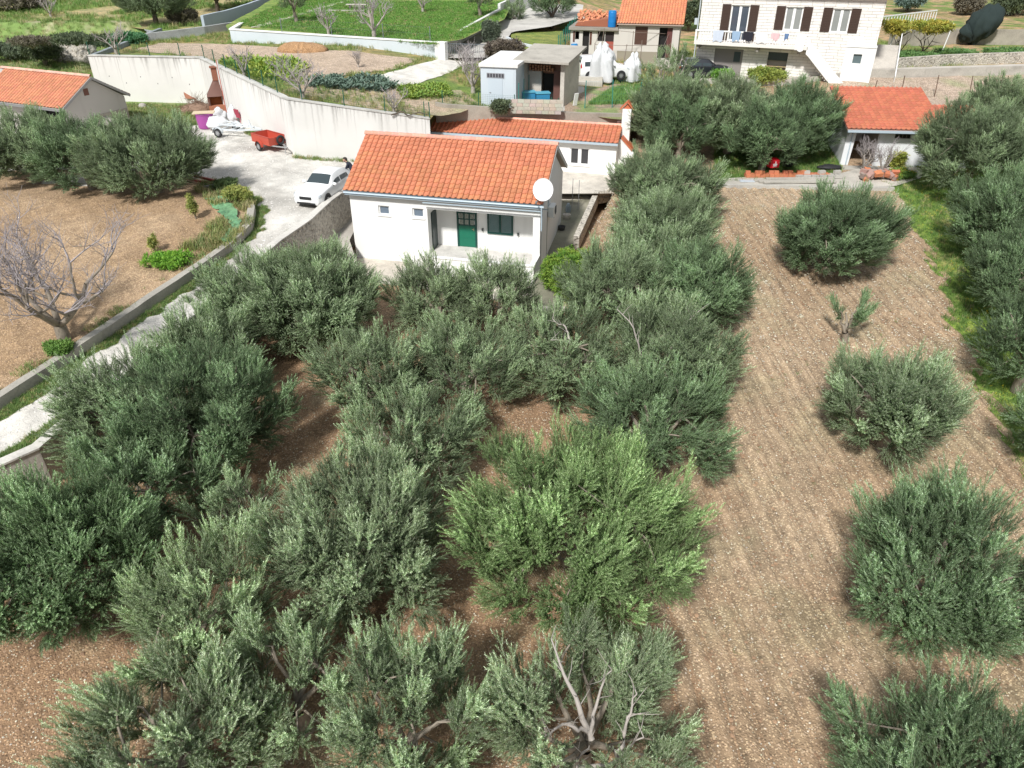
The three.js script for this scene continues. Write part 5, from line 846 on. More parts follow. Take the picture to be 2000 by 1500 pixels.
{ // facing local +z, leaning forward into the boot
  const j = (x, y, z) => V(x, y, z), b = [], hip = j(0, .92, 0), chest = j(0, 1.28, .24), neck = j(0, 1.43, .36), head = j(0, 1.55, .47);
  b.push([j(-.09, .92, 0), j(.09, .92, 0), .125, .125], [hip, j(0, 1.1, .1), .14, .145], [j(0, 1.1, .1), chest, .145, .15], [j(-.13, 1.34, .27), j(.13, 1.34, .27), .085, .085], [chest, neck, .10, .06], [neck, head, .055, .06]);
  for (const s of [-1, 1]) b.push([j(s * .1, .9, 0), j(s * .12, .48, .05 - s * .03), .09, .062], [j(s * .12, .48, .05 - s * .03), j(s * .12, .09, -.04 - s * .04), .06, .042], [j(s * .12, .06, -.06 - s * .04), j(s * .13, .04, .13 - s * .04), .042, .036], [j(s * .2, 1.33, .28), j(s * .25, 1.08, .42), .055, .045], [j(s * .25, 1.08, .42), j(s * .17, 1.0, .66), .043, .032]);
  const hands = []; for (const s of [-1, 1]) { const w = j(s * .17, 1.0, .66); hands.push([w, j(s * .165, .985, .74), .034, .036]); for (let f = 0; f < 4; f++) { const o = (f - 1.5) * .021, r = .0095, L = [.035, .042, .04, .03][f]; hands.push([j(s * .165 + o, .985, .745), j(s * .165 + o * 1.15, .975, .75 + L), r, r], [j(s * .165 + o * 1.15, .975, .75 + L), j(s * .165 + o * 1.15, .945, .755 + L * 1.7), r, r * .85]); } hands.push([j(s * .14, .985, .7), j(s * .115, .97, .745), .011, .01], [j(s * .115, .97, .745), j(s * .115, .955, .775), .01, .008]); }
  const hd = [[j(0, 1.58, .47), j(0, 1.53, .52), .095, .07], [j(0, 1.60, .44), j(0, 1.61, .47), .098, .098], [j(0, 1.55, .565), j(0, 1.525, .585), .013, .016], [j(-.03, 1.585, .555), j(.03, 1.585, .555), .012, .012], [j(-.098, 1.565, .475), j(-.1, 1.54, .475), .018, .012], [j(.098, 1.565, .475), j(.1, 1.54, .475), .018, .012], [j(-.02, 1.495, .56), j(.02, 1.495, .56), .009, .009]];
  const g = merge([iso(b, j(-.6, -.02, -.45), 1.75, 110, .04), iso(hd, j(-.16, 1.42, .32), .36, 72, .02), iso(hands.slice(0, hands.length / 2), j(-.26, .88, .6), .26, 64, .006), iso(hands.slice(hands.length / 2), j(.02, .88, .6), .26, 64, .006)]);
  const p = g.attributes.position, col = new Float32Array(p.count * 3); for (let i = 0; i < p.count; i++) { const x = p.getX(i), y = p.getY(i), z = p.getZ(i); let c = [.022, .026, .042]; if (y < .97 && z < .25) c = [.03, .032, .04]; if (y < .10) c = [.02, .018, .016]; if (z > .645 && y < 1.06 || (y > 1.46 && z > .33)) c = [.45, .27, .19]; col.set(c, i * 3); }
  g.setAttribute('color', new THREE.BufferAttribute(col, 3)); g.userData.keepUV = true;
  const q = on(695, 367, hL), t = thing('person', 'person in dark jacket and trousers leaning into the back of the white car', 'person', [q.x, q.y + .02, q.z], -Math.PI * .55);
  part('body', g, std({ vertexColors: true, roughness: .85 }), t);
  part('hair', iso([[j(0, 1.63, .43), j(0, 1.635, .47), .1, .095], [j(0, 1.59, .40), j(0, 1.56, .39), .075, .06]], j(-.16, 1.45, .28), .34, 56, .02), flat(.025, .017, .012, .7), t);
}

// ---------------------------------------------------------------- things standing about
const lump = (r, sx, sy, sz, seed, a = .15, n = 14) => { const g = new THREE.SphereGeometry(r, n, Math.round(n * .7)), p = g.attributes.position; for (let i = 0; i < p.count; i++) { const x = p.getX(i), y = p.getY(i), z = p.getZ(i), k = 1 + a * 2 * (fbm(x * 2.2 / r + 5, (y + z * .7) * 2.2 / r, seed, 3) - .5); p.setXYZ(i, x * k * sx, y * k * sy, z * k * sz); } g.computeVertexNormals(); return g; };
const put = (o, p, ry = 0) => { o.position.copy(p); o.rotation.y = ry; return o; };
{ // court
  const q = on(404, 250, hL), t = thing('purple_tub', 'big purple plastic tub with a pale board laid across its top', 'tub', q);
  part('tub', new THREE.LatheGeometry([[0, 0], [.48, 0], [.54, .06], [.57, .3], [.60, .62], [.63, 1.02], [.66, 1.05], [.62, 1.05], [.55, .3], [0, .1]].map(a => new THREE.Vector2(...a)), 24), flat(.35, .07, .30, .45), t); part('rim', new THREE.TorusGeometry(.64, .035, 6, 24).rotateX(Math.PI / 2).translate(0, 1.03, 0), flat(.30, .06, .26, .45), t);
  const bd = solo('board', bx(1.5, .05, .9, 0, 0, 0, .2), flat(.58, .47, .32, .8), 'pale wooden board resting on the purple tub', 'board'); bd.position.set(q.x, q.y + 1.1, q.z);
  const f = on(434, 222, hL), b = thing('barbecue', 'rusty brown outdoor hearth with a tapering hood and chimney against the white wall', 'barbecue', f, .35), BR = flat(.15, .075, .058, .8);
  part('base', [span(-.85, .85, -.1, .7, -.6, .5)], clay(.40, .16, .09)[2], b); part('side', [span(-.85, -.7, .703, 1.35, -.6, .4), span(.7, .85, .703, 1.35, -.6, .4), span(-.69, .69, .703, 1.35, -.6, -.5)], BR, b); part('fire_opening', span(-.69, .69, .705, 1.25, -.49, -.1), flat(.30, .10, .03, .9), b);
  part('hood', new THREE.CylinderGeometry(.26, 1.15, 1.1, 4, 1).rotateY(Math.PI / 4).scale(1.05, 1, .75).translate(0, 1.92, -.1), BR, b); part('chimney', [span(-.2, .2, 2.45, 3.35, -.3, .1), span(-.28, .28, 3.353, 3.45, -.38, .18)], flat(.26, .10, .06, .8), b);
  const pole = (l, x, y, h, m, lean) => { const g = on(x, y, hL); const o = solo('leaning_pole', bar(V(0, 0, 0), V(lean, h, -.25), .045, .045), m, l, 'pole'); o.position.copy(g); };
  pole('red painted pole leaning upright beside the rusty hearth', 444, 226, 4.0, flat(.40, .10, .07), -.1); pole('pale metal pole leaning beside the red one at the hearth', 447, 231, 4.1, flat(.6, .6, .58), -.12);
  const sack = (l, x, y, r, sx, sy, sz, h = hL) => { const g = on(x, y, h); const o = solo('white_sack', lump(r, sx, sy, sz, Math.round(x), .55, 26).translate(0, r * sy * .8, 0), flat(.62, .63, .64, .7), l, 'sack'); o.position.copy(g); return o; };
  sack('upper crumpled white plastic sack between the purple tub and the red chair', 433, 238, .55, 1, 1.0, .8); sack('lower crumpled white plastic sack behind the boat trailer wheels', 427, 252, .6, 1.3, .8, .9); sack('narrow tall white sack leaning on the wall beside the red chair', 458, 240, .4, .8, 1.7, .7);
  const bag = (l, x, y, w, hh, seed) => { const g = new THREE.LatheGeometry([[0, 0], [.46, .01], [.54, .08], [.57, .35], [.58, .62], [.55, .74], [.47, .84], [.34, .92], [.24, .99], [.25, 1.06], [.14, 1.12], [0, 1.08]].map(a => new THREE.Vector2(...a)), 48), p = g.attributes.position; for (let i = 0; i < p.count; i++) { const a = Math.atan2(p.getZ(i), p.getX(i)), yy = p.getY(i), sq = 1 + .13 * Math.cos(4 * a) * -1 * sm(1, .6, yy), f = 1 + .10 * Math.sin(a * 11 + seed) * sm(.5, .95, yy) + .36 * (fbm(Math.cos(a) * 1.7 + 4, yy * 3.5 + Math.sin(a) * 1.7, seed, 4) - .5) * 2 - .12 * Math.abs(Math.sin(a * 3.5 + yy * 6 + seed)) * sm(.1, .5, yy), sx = .22 * yy * yy * Math.sin(seed); p.setXYZ(i, (p.getX(i) * sq * f + sx) * w, (yy + .10 * Math.sin(a * 2 + seed) * yy) * hh, p.getZ(i) * sq * f * w); } g.computeVertexNormals(); put(solo('white_bag', g, flat(.60, .61, .62, .75), l, 'bag'), on(x, y, hU), seed); }; bag('large white builder bag standing in front of the white van', 1174, 160, 1.9, 2.5, 3); bag('smaller tied white builder bag right of the large one', 1232, 160, 1.2, 1.9, 7);
  const c = on(471, 240, hL), ch = thing('red_chair', 'dark red plastic chair against the foot of the white wall', 'chair', c, 2.6), RC = flat(.36, .05, .085, .5); part('seat', bx(.5, .05, .5, 0, .45, 0), RC, ch); part('backrest', [bx(.5, .55, .05, 0, .75, -.25, 0, -.15)], RC, ch); for (const [x, z] of [[-.2, -.2], [.2, -.2], [-.2, .2], [.2, .2]]) part('leg', cyl(.025, .03, .43, x, .215, z, 6), RC, ch); for (const s of [-1, 1]) part('armrest', [bx(.05, .04, .5, s * .26, .66, 0), bx(.04, .2, .05, s * .26, .56, .2)], RC, ch);
  const g1 = on(368, 197, hL), gb = thing('grey_bin', 'tall grey-green bin standing against the white wall', 'bin', g1, .4); part('bin', new THREE.CylinderGeometry(.48, .38, 1.25, 4).rotateY(Math.PI / 4).translate(0, .63, 0), flat(.42, .46, .42, .7), gb); part('lid', bx(.72, .06, .72, 0, 1.29, 0), flat(.38, .42, .39, .7), gb);
  { const R = rng(5), tw = [], o = on(388, 218, hL); for (let k = 0; k < 420; k++) { const a = R() * 6.28, r = R() * 1.7, y = R() * 1.0 * (1 - r / 2.2), d = V(R() - .5, (R() - .35) * .8, R() - .5).normalize().multiplyScalar(.4 + R() * .7); tw.push(bar(V(Math.cos(a) * r, y, Math.sin(a) * r * .7), V(Math.cos(a) * r + d.x, Math.max(0, y + d.y), Math.sin(a) * r * .7 + d.z), .012, .006, 3)); } const m = solo('brush_pile', [...tw, lump(1.2, 1.1, .55, .8, 4, .4)], flat(.26, .17, .12, 1), 'heap of dry brown brushwood and leaves against the white wall', 'brushwood'); m.position.copy(o); }
  const rs = on(398, 200, hL); put(solo('rusty_sheet', jitter(new THREE.PlaneGeometry(2.6, 1.3, 8, 4).rotateX(-.5).translate(0, .95, 0), .12, 3, 1.5), flat(.33, .14, .085, .9), 'rust-brown sheet propped against the white wall behind the brushwood', 'sheet'), rs, .2);
  for (const [x, y, s, l] of [[208, 248, .75, 'pale boulder below the gable of the grey shed'], [279, 210, .35, 'pale stone lying on the weeds below the white wall']]) put(solo('boulder', lump(s, 1.1, .75, .9, x, .3), conc(.50, .47, .43), l, 'stone'), on(x, y, hL).add(V(0, s * .25, 0)), x);
  // red fallen rail by the track curve
  const r1 = on(368, 352, hL), r2 = on(436, 366, hL); solo('red_rail', [beam(r1.clone().add(V(0, .35, 0)), r2.clone().add(V(0, .3, 0)), .12, .12), beam(r1.clone().add(V(0, .15, .2)), r2.clone().add(V(.1, .12, .2)), .1, .08)], flat(.35, .06, .05, .7), 'faded red metal rail lying under the biggest olive by the court', 'rail');
  const grey = on(420, 372, hL); put(solo('pallet_heap', [bx(1.6, .1, 1, 0, .1, 0), bx(1.4, .1, .8, .1, .22, .1, .2), bx(1.2, .08, .2, 0, .32, 0, .5)], flat(.20, .19, .18, .9), 'grey heap of old boards beside the red rail', 'boards'), grey, .2);
}
{ // green netting and weeds near the kerb's bend
  const P = px(hF, [410, 392], [438, 386], [458, 408], [472, 438], [452, 478], [428, 482], [448, 450], [440, 425], [418, 408]), sd = ragged(sdPoly(P), .34, 2.6, 131), m = sheet('green_net', (x, z) => hF(x, z) + .06 + .30 * Math.max(0, fbm(x * 1.7, z * 1.7, 130, 4) - .3), sd, [-22, -10, -45, -30], .14, std({ map: grassMap, vertexColors: true, roughness: .9 }), (x, z) => [.20, .46, .31].map(v => v * (.4 + 1.2 * n2(x, z, 4, 132)))); delete m.userData.kind; tag(m, 'crumpled strip of green garden netting lying at the bend of the kerb', 'netting');
}
{ // far right things
  const T = flat(.014, .026, .024, .9), q = on(1908, 88, hG), c = thing('tarp_bundle', 'tall dark green tarpaulin-wrapped bundle standing by the upper wall', 'tarpaulin', q), g = lump(1.6, .95, 1.15, .9, 12, .3, 30); const p = g.attributes.position; for (let i = 0; i < p.count; i++) { const a = Math.atan2(p.getZ(i), p.getX(i)), y = p.getY(i), k = 1 + .13 * Math.sin(a * 13 + y * 2.2) * Math.sin(a * 5 + 1) - .32 * sm(.2, -1.8, y); p.setXYZ(i, p.getX(i) * k + y * .28, y, p.getZ(i) * k); } g.computeVertexNormals(); part('tarpaulin', g.translate(0, 1.9, 0), T, c); part('skirt', lump(.8, 1.0, .9, .8, 15, .6, 20).translate(-1.55, 1.0, .2), T, c);
  const hB = (x, z) => hG(x, z); // low stone walls right of the house
  solo('field_wall', wallAlong(px(hB, [1728, 137], [1850, 128], [2010, 122]), (x, z) => hB(x, z) + .9, (x, z) => hB(x, z) - .3, .4), rubble, 'low tan stone wall right of the stone house, lower of the two terraces', 'wall');
  solo('field_wall', wallAlong(px(hB, [1735, 92], [1860, 86], [2010, 88]), (x, z) => hB(x, z) + 1.4, (x, z) => hB(x, z) - .3, .4), conc(.46, .42, .36), 'taller grey upper terrace wall behind the vine pergola and dark tarpaulin bundle', 'wall');
  const pg = thing('vine_pergola', 'white pipe pergola hung with yellowing vine leaves, right of the stone house', 'pergola', on(1728, 118, hB)), A = V(0, 0, 0), B = on(1840, 100, hB).sub(pg.position), rail = []; for (let k = 0; k <= 20; k++) { const p = A.clone().lerp(B, k / 20).add(V(0, 0, -3)); rail.push(cyl(.04, .04, .8, p.x, 2.9, p.z, 5)); } part('post', bar(V(0, 0, 0), V(.3, 2.3, 0), .05, .05), PAINTW, pg); part('post', bar(B.clone().setY(0), B.clone().setY(2.6).add(V(.35, 0, 0)), .05, .05), PAINTW, pg); part('top_rail', [beam(V(.3, 2.3, 0), B.clone().setY(2.5).add(V(.3, 0, 0)), .07, .07)], PAINTW, pg);
  solo('white_railing', [...rail.map(g => g.translate(pg.position.x, pg.position.y, pg.position.z)), beam(pg.position.clone().add(V(0, 3.3, -3)), pg.position.clone().add(B).add(V(0, 3.3, -3)), .09, .09)], PAINTW, 'white baluster railing on the wall behind the vine pergola', 'railing');
  // bricks, crate, tyre before the hut
  const bp = thing('brick_pile', 'long low stack of hollow red bricks on the path before the hut', 'brick pile', on(1460, 350, hG).add(V(0, .13, 0)), .02), bg = new THREE.BoxGeometry(.29, .19, .19), hole = new THREE.BoxGeometry(.295, .06, .06), bgm = merge([bg, hole.clone().translate(0, .04, .0)]), CL = clay(.56, .20, .10), R = rng(61); bgm.userData.keepUV = true;
  for (let k = 0; k < 54; k++) { const row = k % 18, lay = Math.floor(k / 18); if (lay === 2 && (row > 12 || row % 3 === 1)) continue; const m = new THREE.Mesh(bg, CL[Math.floor(R() * 5)]); m.name = 'brick'; m.position.set(row * .3 + (R() - .5) * .05, .095 + (lay === 2 ? .19 : 0), lay === 1 ? -.24 : 0 - (lay === 2 ? .1 : 0)); m.rotation.y = (R() - .5) * .3; m.castShadow = m.receiveShadow = true; bp.add(m); }
  const bk = thing('block_pile', 'row of pale concrete blocks lying right of the red bricks', 'block pile', on(1560, 352, hG).add(V(0, .13, 0)), .02); for (let k = 0; k < 12; k++) part('concrete_block', bx(.45, .2, .22, (k % 6) * .5, .1 + .2 * Math.floor(k / 6) * (k % 2), (k > 5 ? -.3 : 0), (R() - .5) * .5), conc(.6, .58, .54), bk);
  const planks = thing('plank_stack', 'stack of long grey concrete beams lying along the path below the bricks', 'beams', on(1470, 357, hG).add(V(0, .13, 0)), .03); for (let k = 0; k < 4; k++) part('beam', bx(5.2 - k * .3, .11, .16, 2.6 + k * .1, .06 + (k > 2 ? .11 : 0), .16 + (k % 3) * .19, (R() - .5) * .03), conc(.58, .55, .5), planks);
  const cr = thing('red_crate', 'bright red plastic crate with a white emblem sitting on the bricks', 'crate', on(1506, 338, hG).add(V(0, .42, 0)), .2), RC = flat(.62, .015, .03, .4); part('crate_side', [span(-.3, .3, 0, .5, .27, .3), span(-.3, .3, 0, .5, -.3, -.27), span(-.3, -.27, 0, .5, -.269, .269), span(.27, .3, 0, .5, -.269, .269), span(-.269, .269, 0, .03, -.269, .269)], RC, cr); part('emblem', [new THREE.CircleGeometry(.12, 16).scale(1.3, .8, 1).translate(0, .2, .303), bx(.07, .09, .002, .02, .36, .303), bx(.3, .02, .002, 0, .08, .303)], flat(.8, .75, .75, .5), cr);
  put(solo('black_tub', new THREE.LatheGeometry([[0, 0], [.3, 0], [.36, .3], [.4, .36], [.36, .38], [.3, .1], [0, .06]].map(a => new THREE.Vector2(...a)), 18), flat(.03, .035, .03, .6), 'black rubber tub beside the red crate', 'tub'), on(1536, 336, hG).add(V(0, .4, 0)));
  put(solo('black_sheet', lump(.5, 1.3, .3, .7, 8, .5), flat(.02, .02, .022, .7), 'crumpled black plastic sheet by the hut corner', 'plastic sheet'), on(1618, 332, hG).add(V(0, .2, 0)));
  const rb = thing('rubble_pile', 'heap of broken bricks, stones and tiles below the bare bush at the hut', 'rubble', on(1712, 352, hG).add(V(0, .1, 0))); for (let k = 0; k < 26; k++) part('rubble_piece', jitter(new THREE.BoxGeometry(.25 + .3 * R(), .15 + .2 * R(), .2 + .2 * R(), 2, 2, 2), .06, k).rotateY(R() * 3).rotateX(R() * .6), k % 4 === 1 ? CL[k % 5] : conc(.36 + .2 * R(), .33, .29), rb).position.set((R() - .5) * 2.2, .1 + R() * .35, (R() - .5) * .9);
  put(solo('metal_sheet', bx(.9, .06, .35, 0, .16, 0), flat(.5, .55, .6, .4), 'pale blue-grey slab lying on the path left of the bricks', 'slab'), on(1458, 358, hG));
  // beside the cottage
  const gb = (l, x, y, z, m) => put(solo('plant_pot', new THREE.LatheGeometry([[0, 0], [.16, 0], [.22, .35], [.24, .37], [.2, .37], [.15, .1], [0, .1]].map(a => new THREE.Vector2(...a)), 14), m, l, 'pot', 'pots along the gable wall'), V(x, y, z));
  gb('pale pot at the gable wall under the air conditioner', 3.35, .62, -43.6, flat(.6, .56, .5)); gb('dark pot at the gable wall nearer the porch', 2.95, .45, -42.0, flat(.06, .06, .06));
  put(solo('gas_bottle', new THREE.LatheGeometry([[0, 0], [.15, 0], [.17, .05], [.17, .42], [.1, .52], [.08, .6], [0, .6]].map(a => new THREE.Vector2(...a)), 14), flat(.25, .3, .33, .4), 'grey gas bottle at the back corner of the cottage gable', 'gas bottle'), V(3.5, .75, -44.6));
  const pr = thing('pipe_frame', 'pair of thin grey upright pipes beside the gravel yard', 'pipes', V(3.75, .8, -44.9)); part('pipe', cyl(.02, .02, 2.0, 0, 1.0, 0, 6), flat(.3, .3, .3), pr); part('pipe', cyl(.02, .02, 1.9, .4, .95, -.05, 6), flat(.3, .3, .3), pr);
  // beside the stone shed
  const lw = thing('block_wall', 'low pale wall of rough concrete blocks before the stone shed', 'wall', on(996, 221, hU), -.1); for (let r = 0; r < 4; r++) for (let k = 0; k < 8; k++) part('block', bx(.44, .23, .2, .23 + k * .455 + (r % 2) * .1, .12 + r * .24, 0, (R() - .5) * .05), conc(.52 + .1 * R(), .49 + .08 * R(), .43 + .06 * R()), lw);
  const bt = (l, x, y) => { const t = thing('blue_tub', l, 'tub', on(x, y, hU).add(V(0, .2, 0)), .2); part('tub', span(-.5, .5, 0, .5, -.3, .3), flat(.03, .22, .42, .5), t); part('lid', span(-.55, .55, .503, .58, -.35, .35), flat(.12, .42, .58, .5), t); };
  bt('left light blue lidded tub behind the low block wall', 1031, 199); bt('right light blue lidded tub behind the low block wall', 1059, 201);
  sheet('concrete_strip', (x, z) => hU(x, z) + .02, sdPoly(px(hU, [1100, 168], [1142, 168], [1140, 195], [1105, 222], [1090, 222])), [-2, 14, -74, -48], .5, concV, (x, z) => [.56, .53, .48].map(v => v * (.8 + .4 * n2(x, z, .8, 71))));
  put(solo('white_board', bx(.35, .9, .06, 0, .5, 0, .6, .2), PAINTW, 'white board leaning at the edge of the concrete strip', 'board'), on(1124, 208, hU));
  put(solo('pale_steps', [bx(2.2, .35, 1.0, 0, .1, 0), bx(2.2, .3, .5, 0, .4, -.25)], conc(.66, .63, .57), 'low pale concrete ledge under the white van', 'ledge'), on(1150, 165, hU), -.1);
}

{ // rusty pipe trellis between the van and the small house
  const P = [[1158, 158], [1212, 160], [1248, 150], [1290, 158], [1232, 128], [1170, 122], [1300, 130]].map(p => on(p[0], p[1], hU)), t = thing('vine_trellis', 'thin rusty pipe trellis standing over the white van and the sacks', 'trellis'), m = flat(.22, .17, .14, .7); P.forEach((p, i) => part('pole', bar(p, p.clone().add(V(i % 2 ? .3 : 0, 2.9, 0)), .03, .03), m, t));
  for (const [a, b] of [[0, 1], [1, 3], [5, 4], [4, 6], [0, 5], [3, 6]]) part('cross_pipe', bar(P[a].clone().add(V(0, 2.8, 0)), P[b].clone().add(V(0, 2.8, 0)), .02, .02), m, t);
}

// ---------------------------------------------------------------- low green: strips, verges, plots
const distTo = P => (x, z) => { let d = 1e9; for (let i = 0; i < P.length - 1; i++) { const ax = P[i][0], az = P[i][1], ex = P[i + 1][0] - ax, ez = P[i + 1][1] - az, t = clamp(((x - ax) * ex + (z - az) * ez) / (ex * ex + ez * ez)); d = Math.min(d, Math.hypot(x - ax - ex * t, z - az - ez * t)); } return d; };
const GRASS = (x, z) => mix3(mix3([.20, .40, .07], [.34, .50, .12], n2(x, z, .6, 81)), [.50, .48, .25], .7 * sm(.55, .75, n2(x, z, .9, 82)));
const stripP = px(hG, [1742, 374], [1765, 410], [1800, 470], [1832, 545], [1850, 610], [1885, 690], [1905, 765], [1945, 835], [1980, 905], [2020, 970], [2200, 1000]); const sdStrip = ragged(sdPoly([...stripP, [40, -13], [42, -52], [28, -52], [24, -47]]), .85, .9, 83);
sheet('grass_strip', hG, sdStrip, [8, 44, -54, -6], .35, grassMat, GRASS, .015);
const sdN = ragged(sdPoly(px(hG, [1395, 362], [1640, 338], [1650, 250], [1560, 190], [1390, 240])), .3, .8, 84); sheet('grass_patch', hG, sdN, [6, 26, -62, -42], .4, grassMat, (x, z) => mix3([.16, .36, .06], [.30, .42, .10], n2(x, z, .7, 85)), .018);
const dL = distTo(TRACK_L), dR = distTo(TRACK_R), sdVerge = (x, z) => sdLeft(x, z) > .1 && sdPlot(x, z) < -.1 ? Math.max(.62 - dL(x, z) + 1.1 * (n2(x, z, 1.3, 86) - .5), Math.min(.85, .4 + (-z < 23 ? .6 : -.15)) - dR(x, z) + .9 * (n2(x, z, .8, 87) - .55)) : -1;
sheet('grass_verge', hL, sdVerge, [-28, -8, -44, -8], .18, grassMat, (x, z) => mix3([.22, .42, .08], [.40, .46, .16], n2(x, z, 1.2, 88)), .012);
const sdWeed = ragged(sdPoly(px(hL, [235, 205], [360, 205], [440, 222], [420, 240], [330, 250], [250, 262])), .6, .5, 89); sheet('weed_patch', hL, sdWeed, [-40, -15, -70, -48], .4, grassMat, (x, z) => mix3([.24, .42, .09], [.42, .40, .20], n2(x, z, .7, 90)), .014);
// upper terrace: bare plot, white drive, vegetable beds
const plotU = px(hU, [262, 98], [310, 84], [455, 87], [640, 99], [815, 116], [770, 136], [640, 152], [560, 150], [470, 132], [395, 112], [300, 104]); sheet('soil_plot', hU, ragged(sdPoly(plotU), .25, .6, 91), [-45, 0, -85, -50], .5, soilMat, (x, z) => mix3([.86, .66, .50], [.74, .56, .40], n2(x, z, .6, 92)), .03);
const drive = px(hU, [858, 116], [965, 112], [935, 120], [895, 132], [850, 152], [815, 166], [770, 168], [715, 152], [790, 136], [822, 124]); sheet('white_drive', hU, ragged(sdPoly(drive), .25, .7, 93), [-14, 4, -76, -52], .4, gravMat, (x, z) => [.84, .80, .74].map(v => v * (.85 + .3 * n2(x, z, .9, 94))), .036);
const beds = px(hU, [545, 178], [640, 158], [745, 165], [800, 172], [900, 175], [935, 205], [900, 222], [720, 214], [610, 190]); sheet('garden_bed', hU, ragged(sdPoly(beds), .4, .7, 95), [-16, 0, -66, -48], .4, soilMat, (x, z) => mix3([.74, .56, .40], [.60, .54, .32], sm(.4, .7, n2(x, z, .8, 96))), .02);
const bedE = px(hU, [1112, 190], [1200, 165], [1330, 168], [1330, 232], [1215, 234], [1105, 222]); sheet('garden_soil', hU, ragged(sdPoly(bedE), .4, .7, 97), [2, 24, -74, -50], .4, soilMat, (x, z) => mix3([.58, .42, .30], [.36, .44, .16], sm(.45, .62, n2(x, z, .55, 98))), .024);
const fieldE = px(hG, [1640, 152], [2010, 138], [2010, 230], [1640, 205]); sheet('far_field', (x, z) => Math.max(hU(x, z), hG(x, z)), ragged(sdPoly(fieldE), .4, .5, 99), [18, 80, -90, -50], .6, soilMat, (x, z) => mix3([.72, .55, .42], [.48, .48, .26], sm(.5, .75, n2(x, z, .5, 100))), .03);
put(solo('soil_mound', lump(1.9, 1.2, .42, .7, 44, .25), std({ map: soilMap, color: rgb(.62, .36, .18), roughness: 1 }), 'mound of orange earth at the foot of the long pale blue wall', 'earth mound'), on(590, 100, hU));

{ // tilled strip: real furrows running away from the camera
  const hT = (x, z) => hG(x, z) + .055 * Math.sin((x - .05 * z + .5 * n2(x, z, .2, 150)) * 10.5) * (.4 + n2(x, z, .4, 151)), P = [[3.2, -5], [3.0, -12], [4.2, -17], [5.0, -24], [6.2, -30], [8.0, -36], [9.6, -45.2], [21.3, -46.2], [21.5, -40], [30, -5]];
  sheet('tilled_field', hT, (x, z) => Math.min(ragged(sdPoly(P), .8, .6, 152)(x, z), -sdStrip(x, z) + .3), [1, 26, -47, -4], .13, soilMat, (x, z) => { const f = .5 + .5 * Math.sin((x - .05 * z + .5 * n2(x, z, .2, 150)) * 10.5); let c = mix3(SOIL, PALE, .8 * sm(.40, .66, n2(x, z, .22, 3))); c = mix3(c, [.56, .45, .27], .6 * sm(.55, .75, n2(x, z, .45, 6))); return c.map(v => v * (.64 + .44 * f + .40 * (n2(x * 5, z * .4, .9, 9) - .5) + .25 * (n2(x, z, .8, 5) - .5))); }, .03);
}
// ---------------------------------------------------------------- grass blades, leaves, stones
function tuftGeo(seed, blades, h, spread, wd) {
  const R = rng(seed), pos = [], idx = []; for (let k = 0; k < blades; k++) { const a = R() * 6.28, r = spread * Math.sqrt(R()), o = V(Math.cos(a) * r, 0, Math.sin(a) * r), b = R() * 6.28, L = h * (.5 + R() * .6), lean = .2 + R() * .6, w = V(Math.sin(b), 0, -Math.cos(b)).multiplyScalar(wd), m = o.clone().add(V(Math.cos(b) * lean * L * .35, L * .6, Math.sin(b) * lean * L * .35)), t = o.clone().add(V(Math.cos(b) * lean * L, L * .95, Math.sin(b) * lean * L)), n = pos.length / 3; for (const q of [o.clone().add(w), o.clone().sub(w), m.clone().addScaledVector(w, .8), m.clone().addScaledVector(w, -.8), t]) pos.push(q.x, q.y, q.z); idx.push(n, n + 1, n + 2, n + 1, n + 3, n + 2, n + 2, n + 3, n + 4); }
  const g = new THREE.BufferGeometry(); g.setAttribute('position', new THREE.Float32BufferAttribute(pos, 3)); g.setIndex(idx); g.computeVertexNormals(); g.setAttribute('uv', new THREE.Float32BufferAttribute(new Float32Array(pos.length / 3 * 2), 2)); g.userData.keepUV = true; return g;
}
function leafyGeo(seed, n, L, Wd, up = .4) { // rosette of broad leaves on short stalks
  const R = rng(seed), pos = [], idx = []; for (let k = 0; k < n; k++) { const d = V(R() - .5, (R() - .5 + up), R() - .5).normalize(), o = d.clone().multiplyScalar(L * (.3 + 1.2 * R())), f = d.clone().add(V(R() - .5, R() * .5 - .3, R() - .5)).normalize(), s = V(0, 0, 0).crossVectors(f, V(R() - .5, 1, R() - .5)).normalize(), q = pos.length / 3, l = L * (.6 + .6 * R()); for (const [a, b, c] of [[0, 0, 0], [.4, -.5, .06], [1, 0, -.08], [.4, .5, .06]]) { const p = o.clone().addScaledVector(f, a * l).addScaledVector(s, b * Wd); pos.push(p.x, p.y + c * l, p.z); } idx.push(q, q + 2, q + 1, q, q + 3, q + 2); }
  const g = new THREE.BufferGeometry(); g.setAttribute('position', new THREE.Float32BufferAttribute(pos, 3)); g.setIndex(idx); g.computeVertexNormals(); g.setAttribute('uv', new THREE.Float32BufferAttribute(new Float32Array(pos.length / 3 * 2), 2)); g.userData.keepUV = true; return g;
}
const TUFT = tuftGeo(3, 16, .28, .16, .008), SHORT = tuftGeo(4, 14, .13, .16, .012), ROSE = leafyGeo(5, 34, .12, .06), SMALL = leafyGeo(6, 46, .075, .035, .3);
const bladeMat = new THREE.MeshPhysicalMaterial({ roughness: .7, side: THREE.DoubleSide, transmission: .25, thickness: 0 });
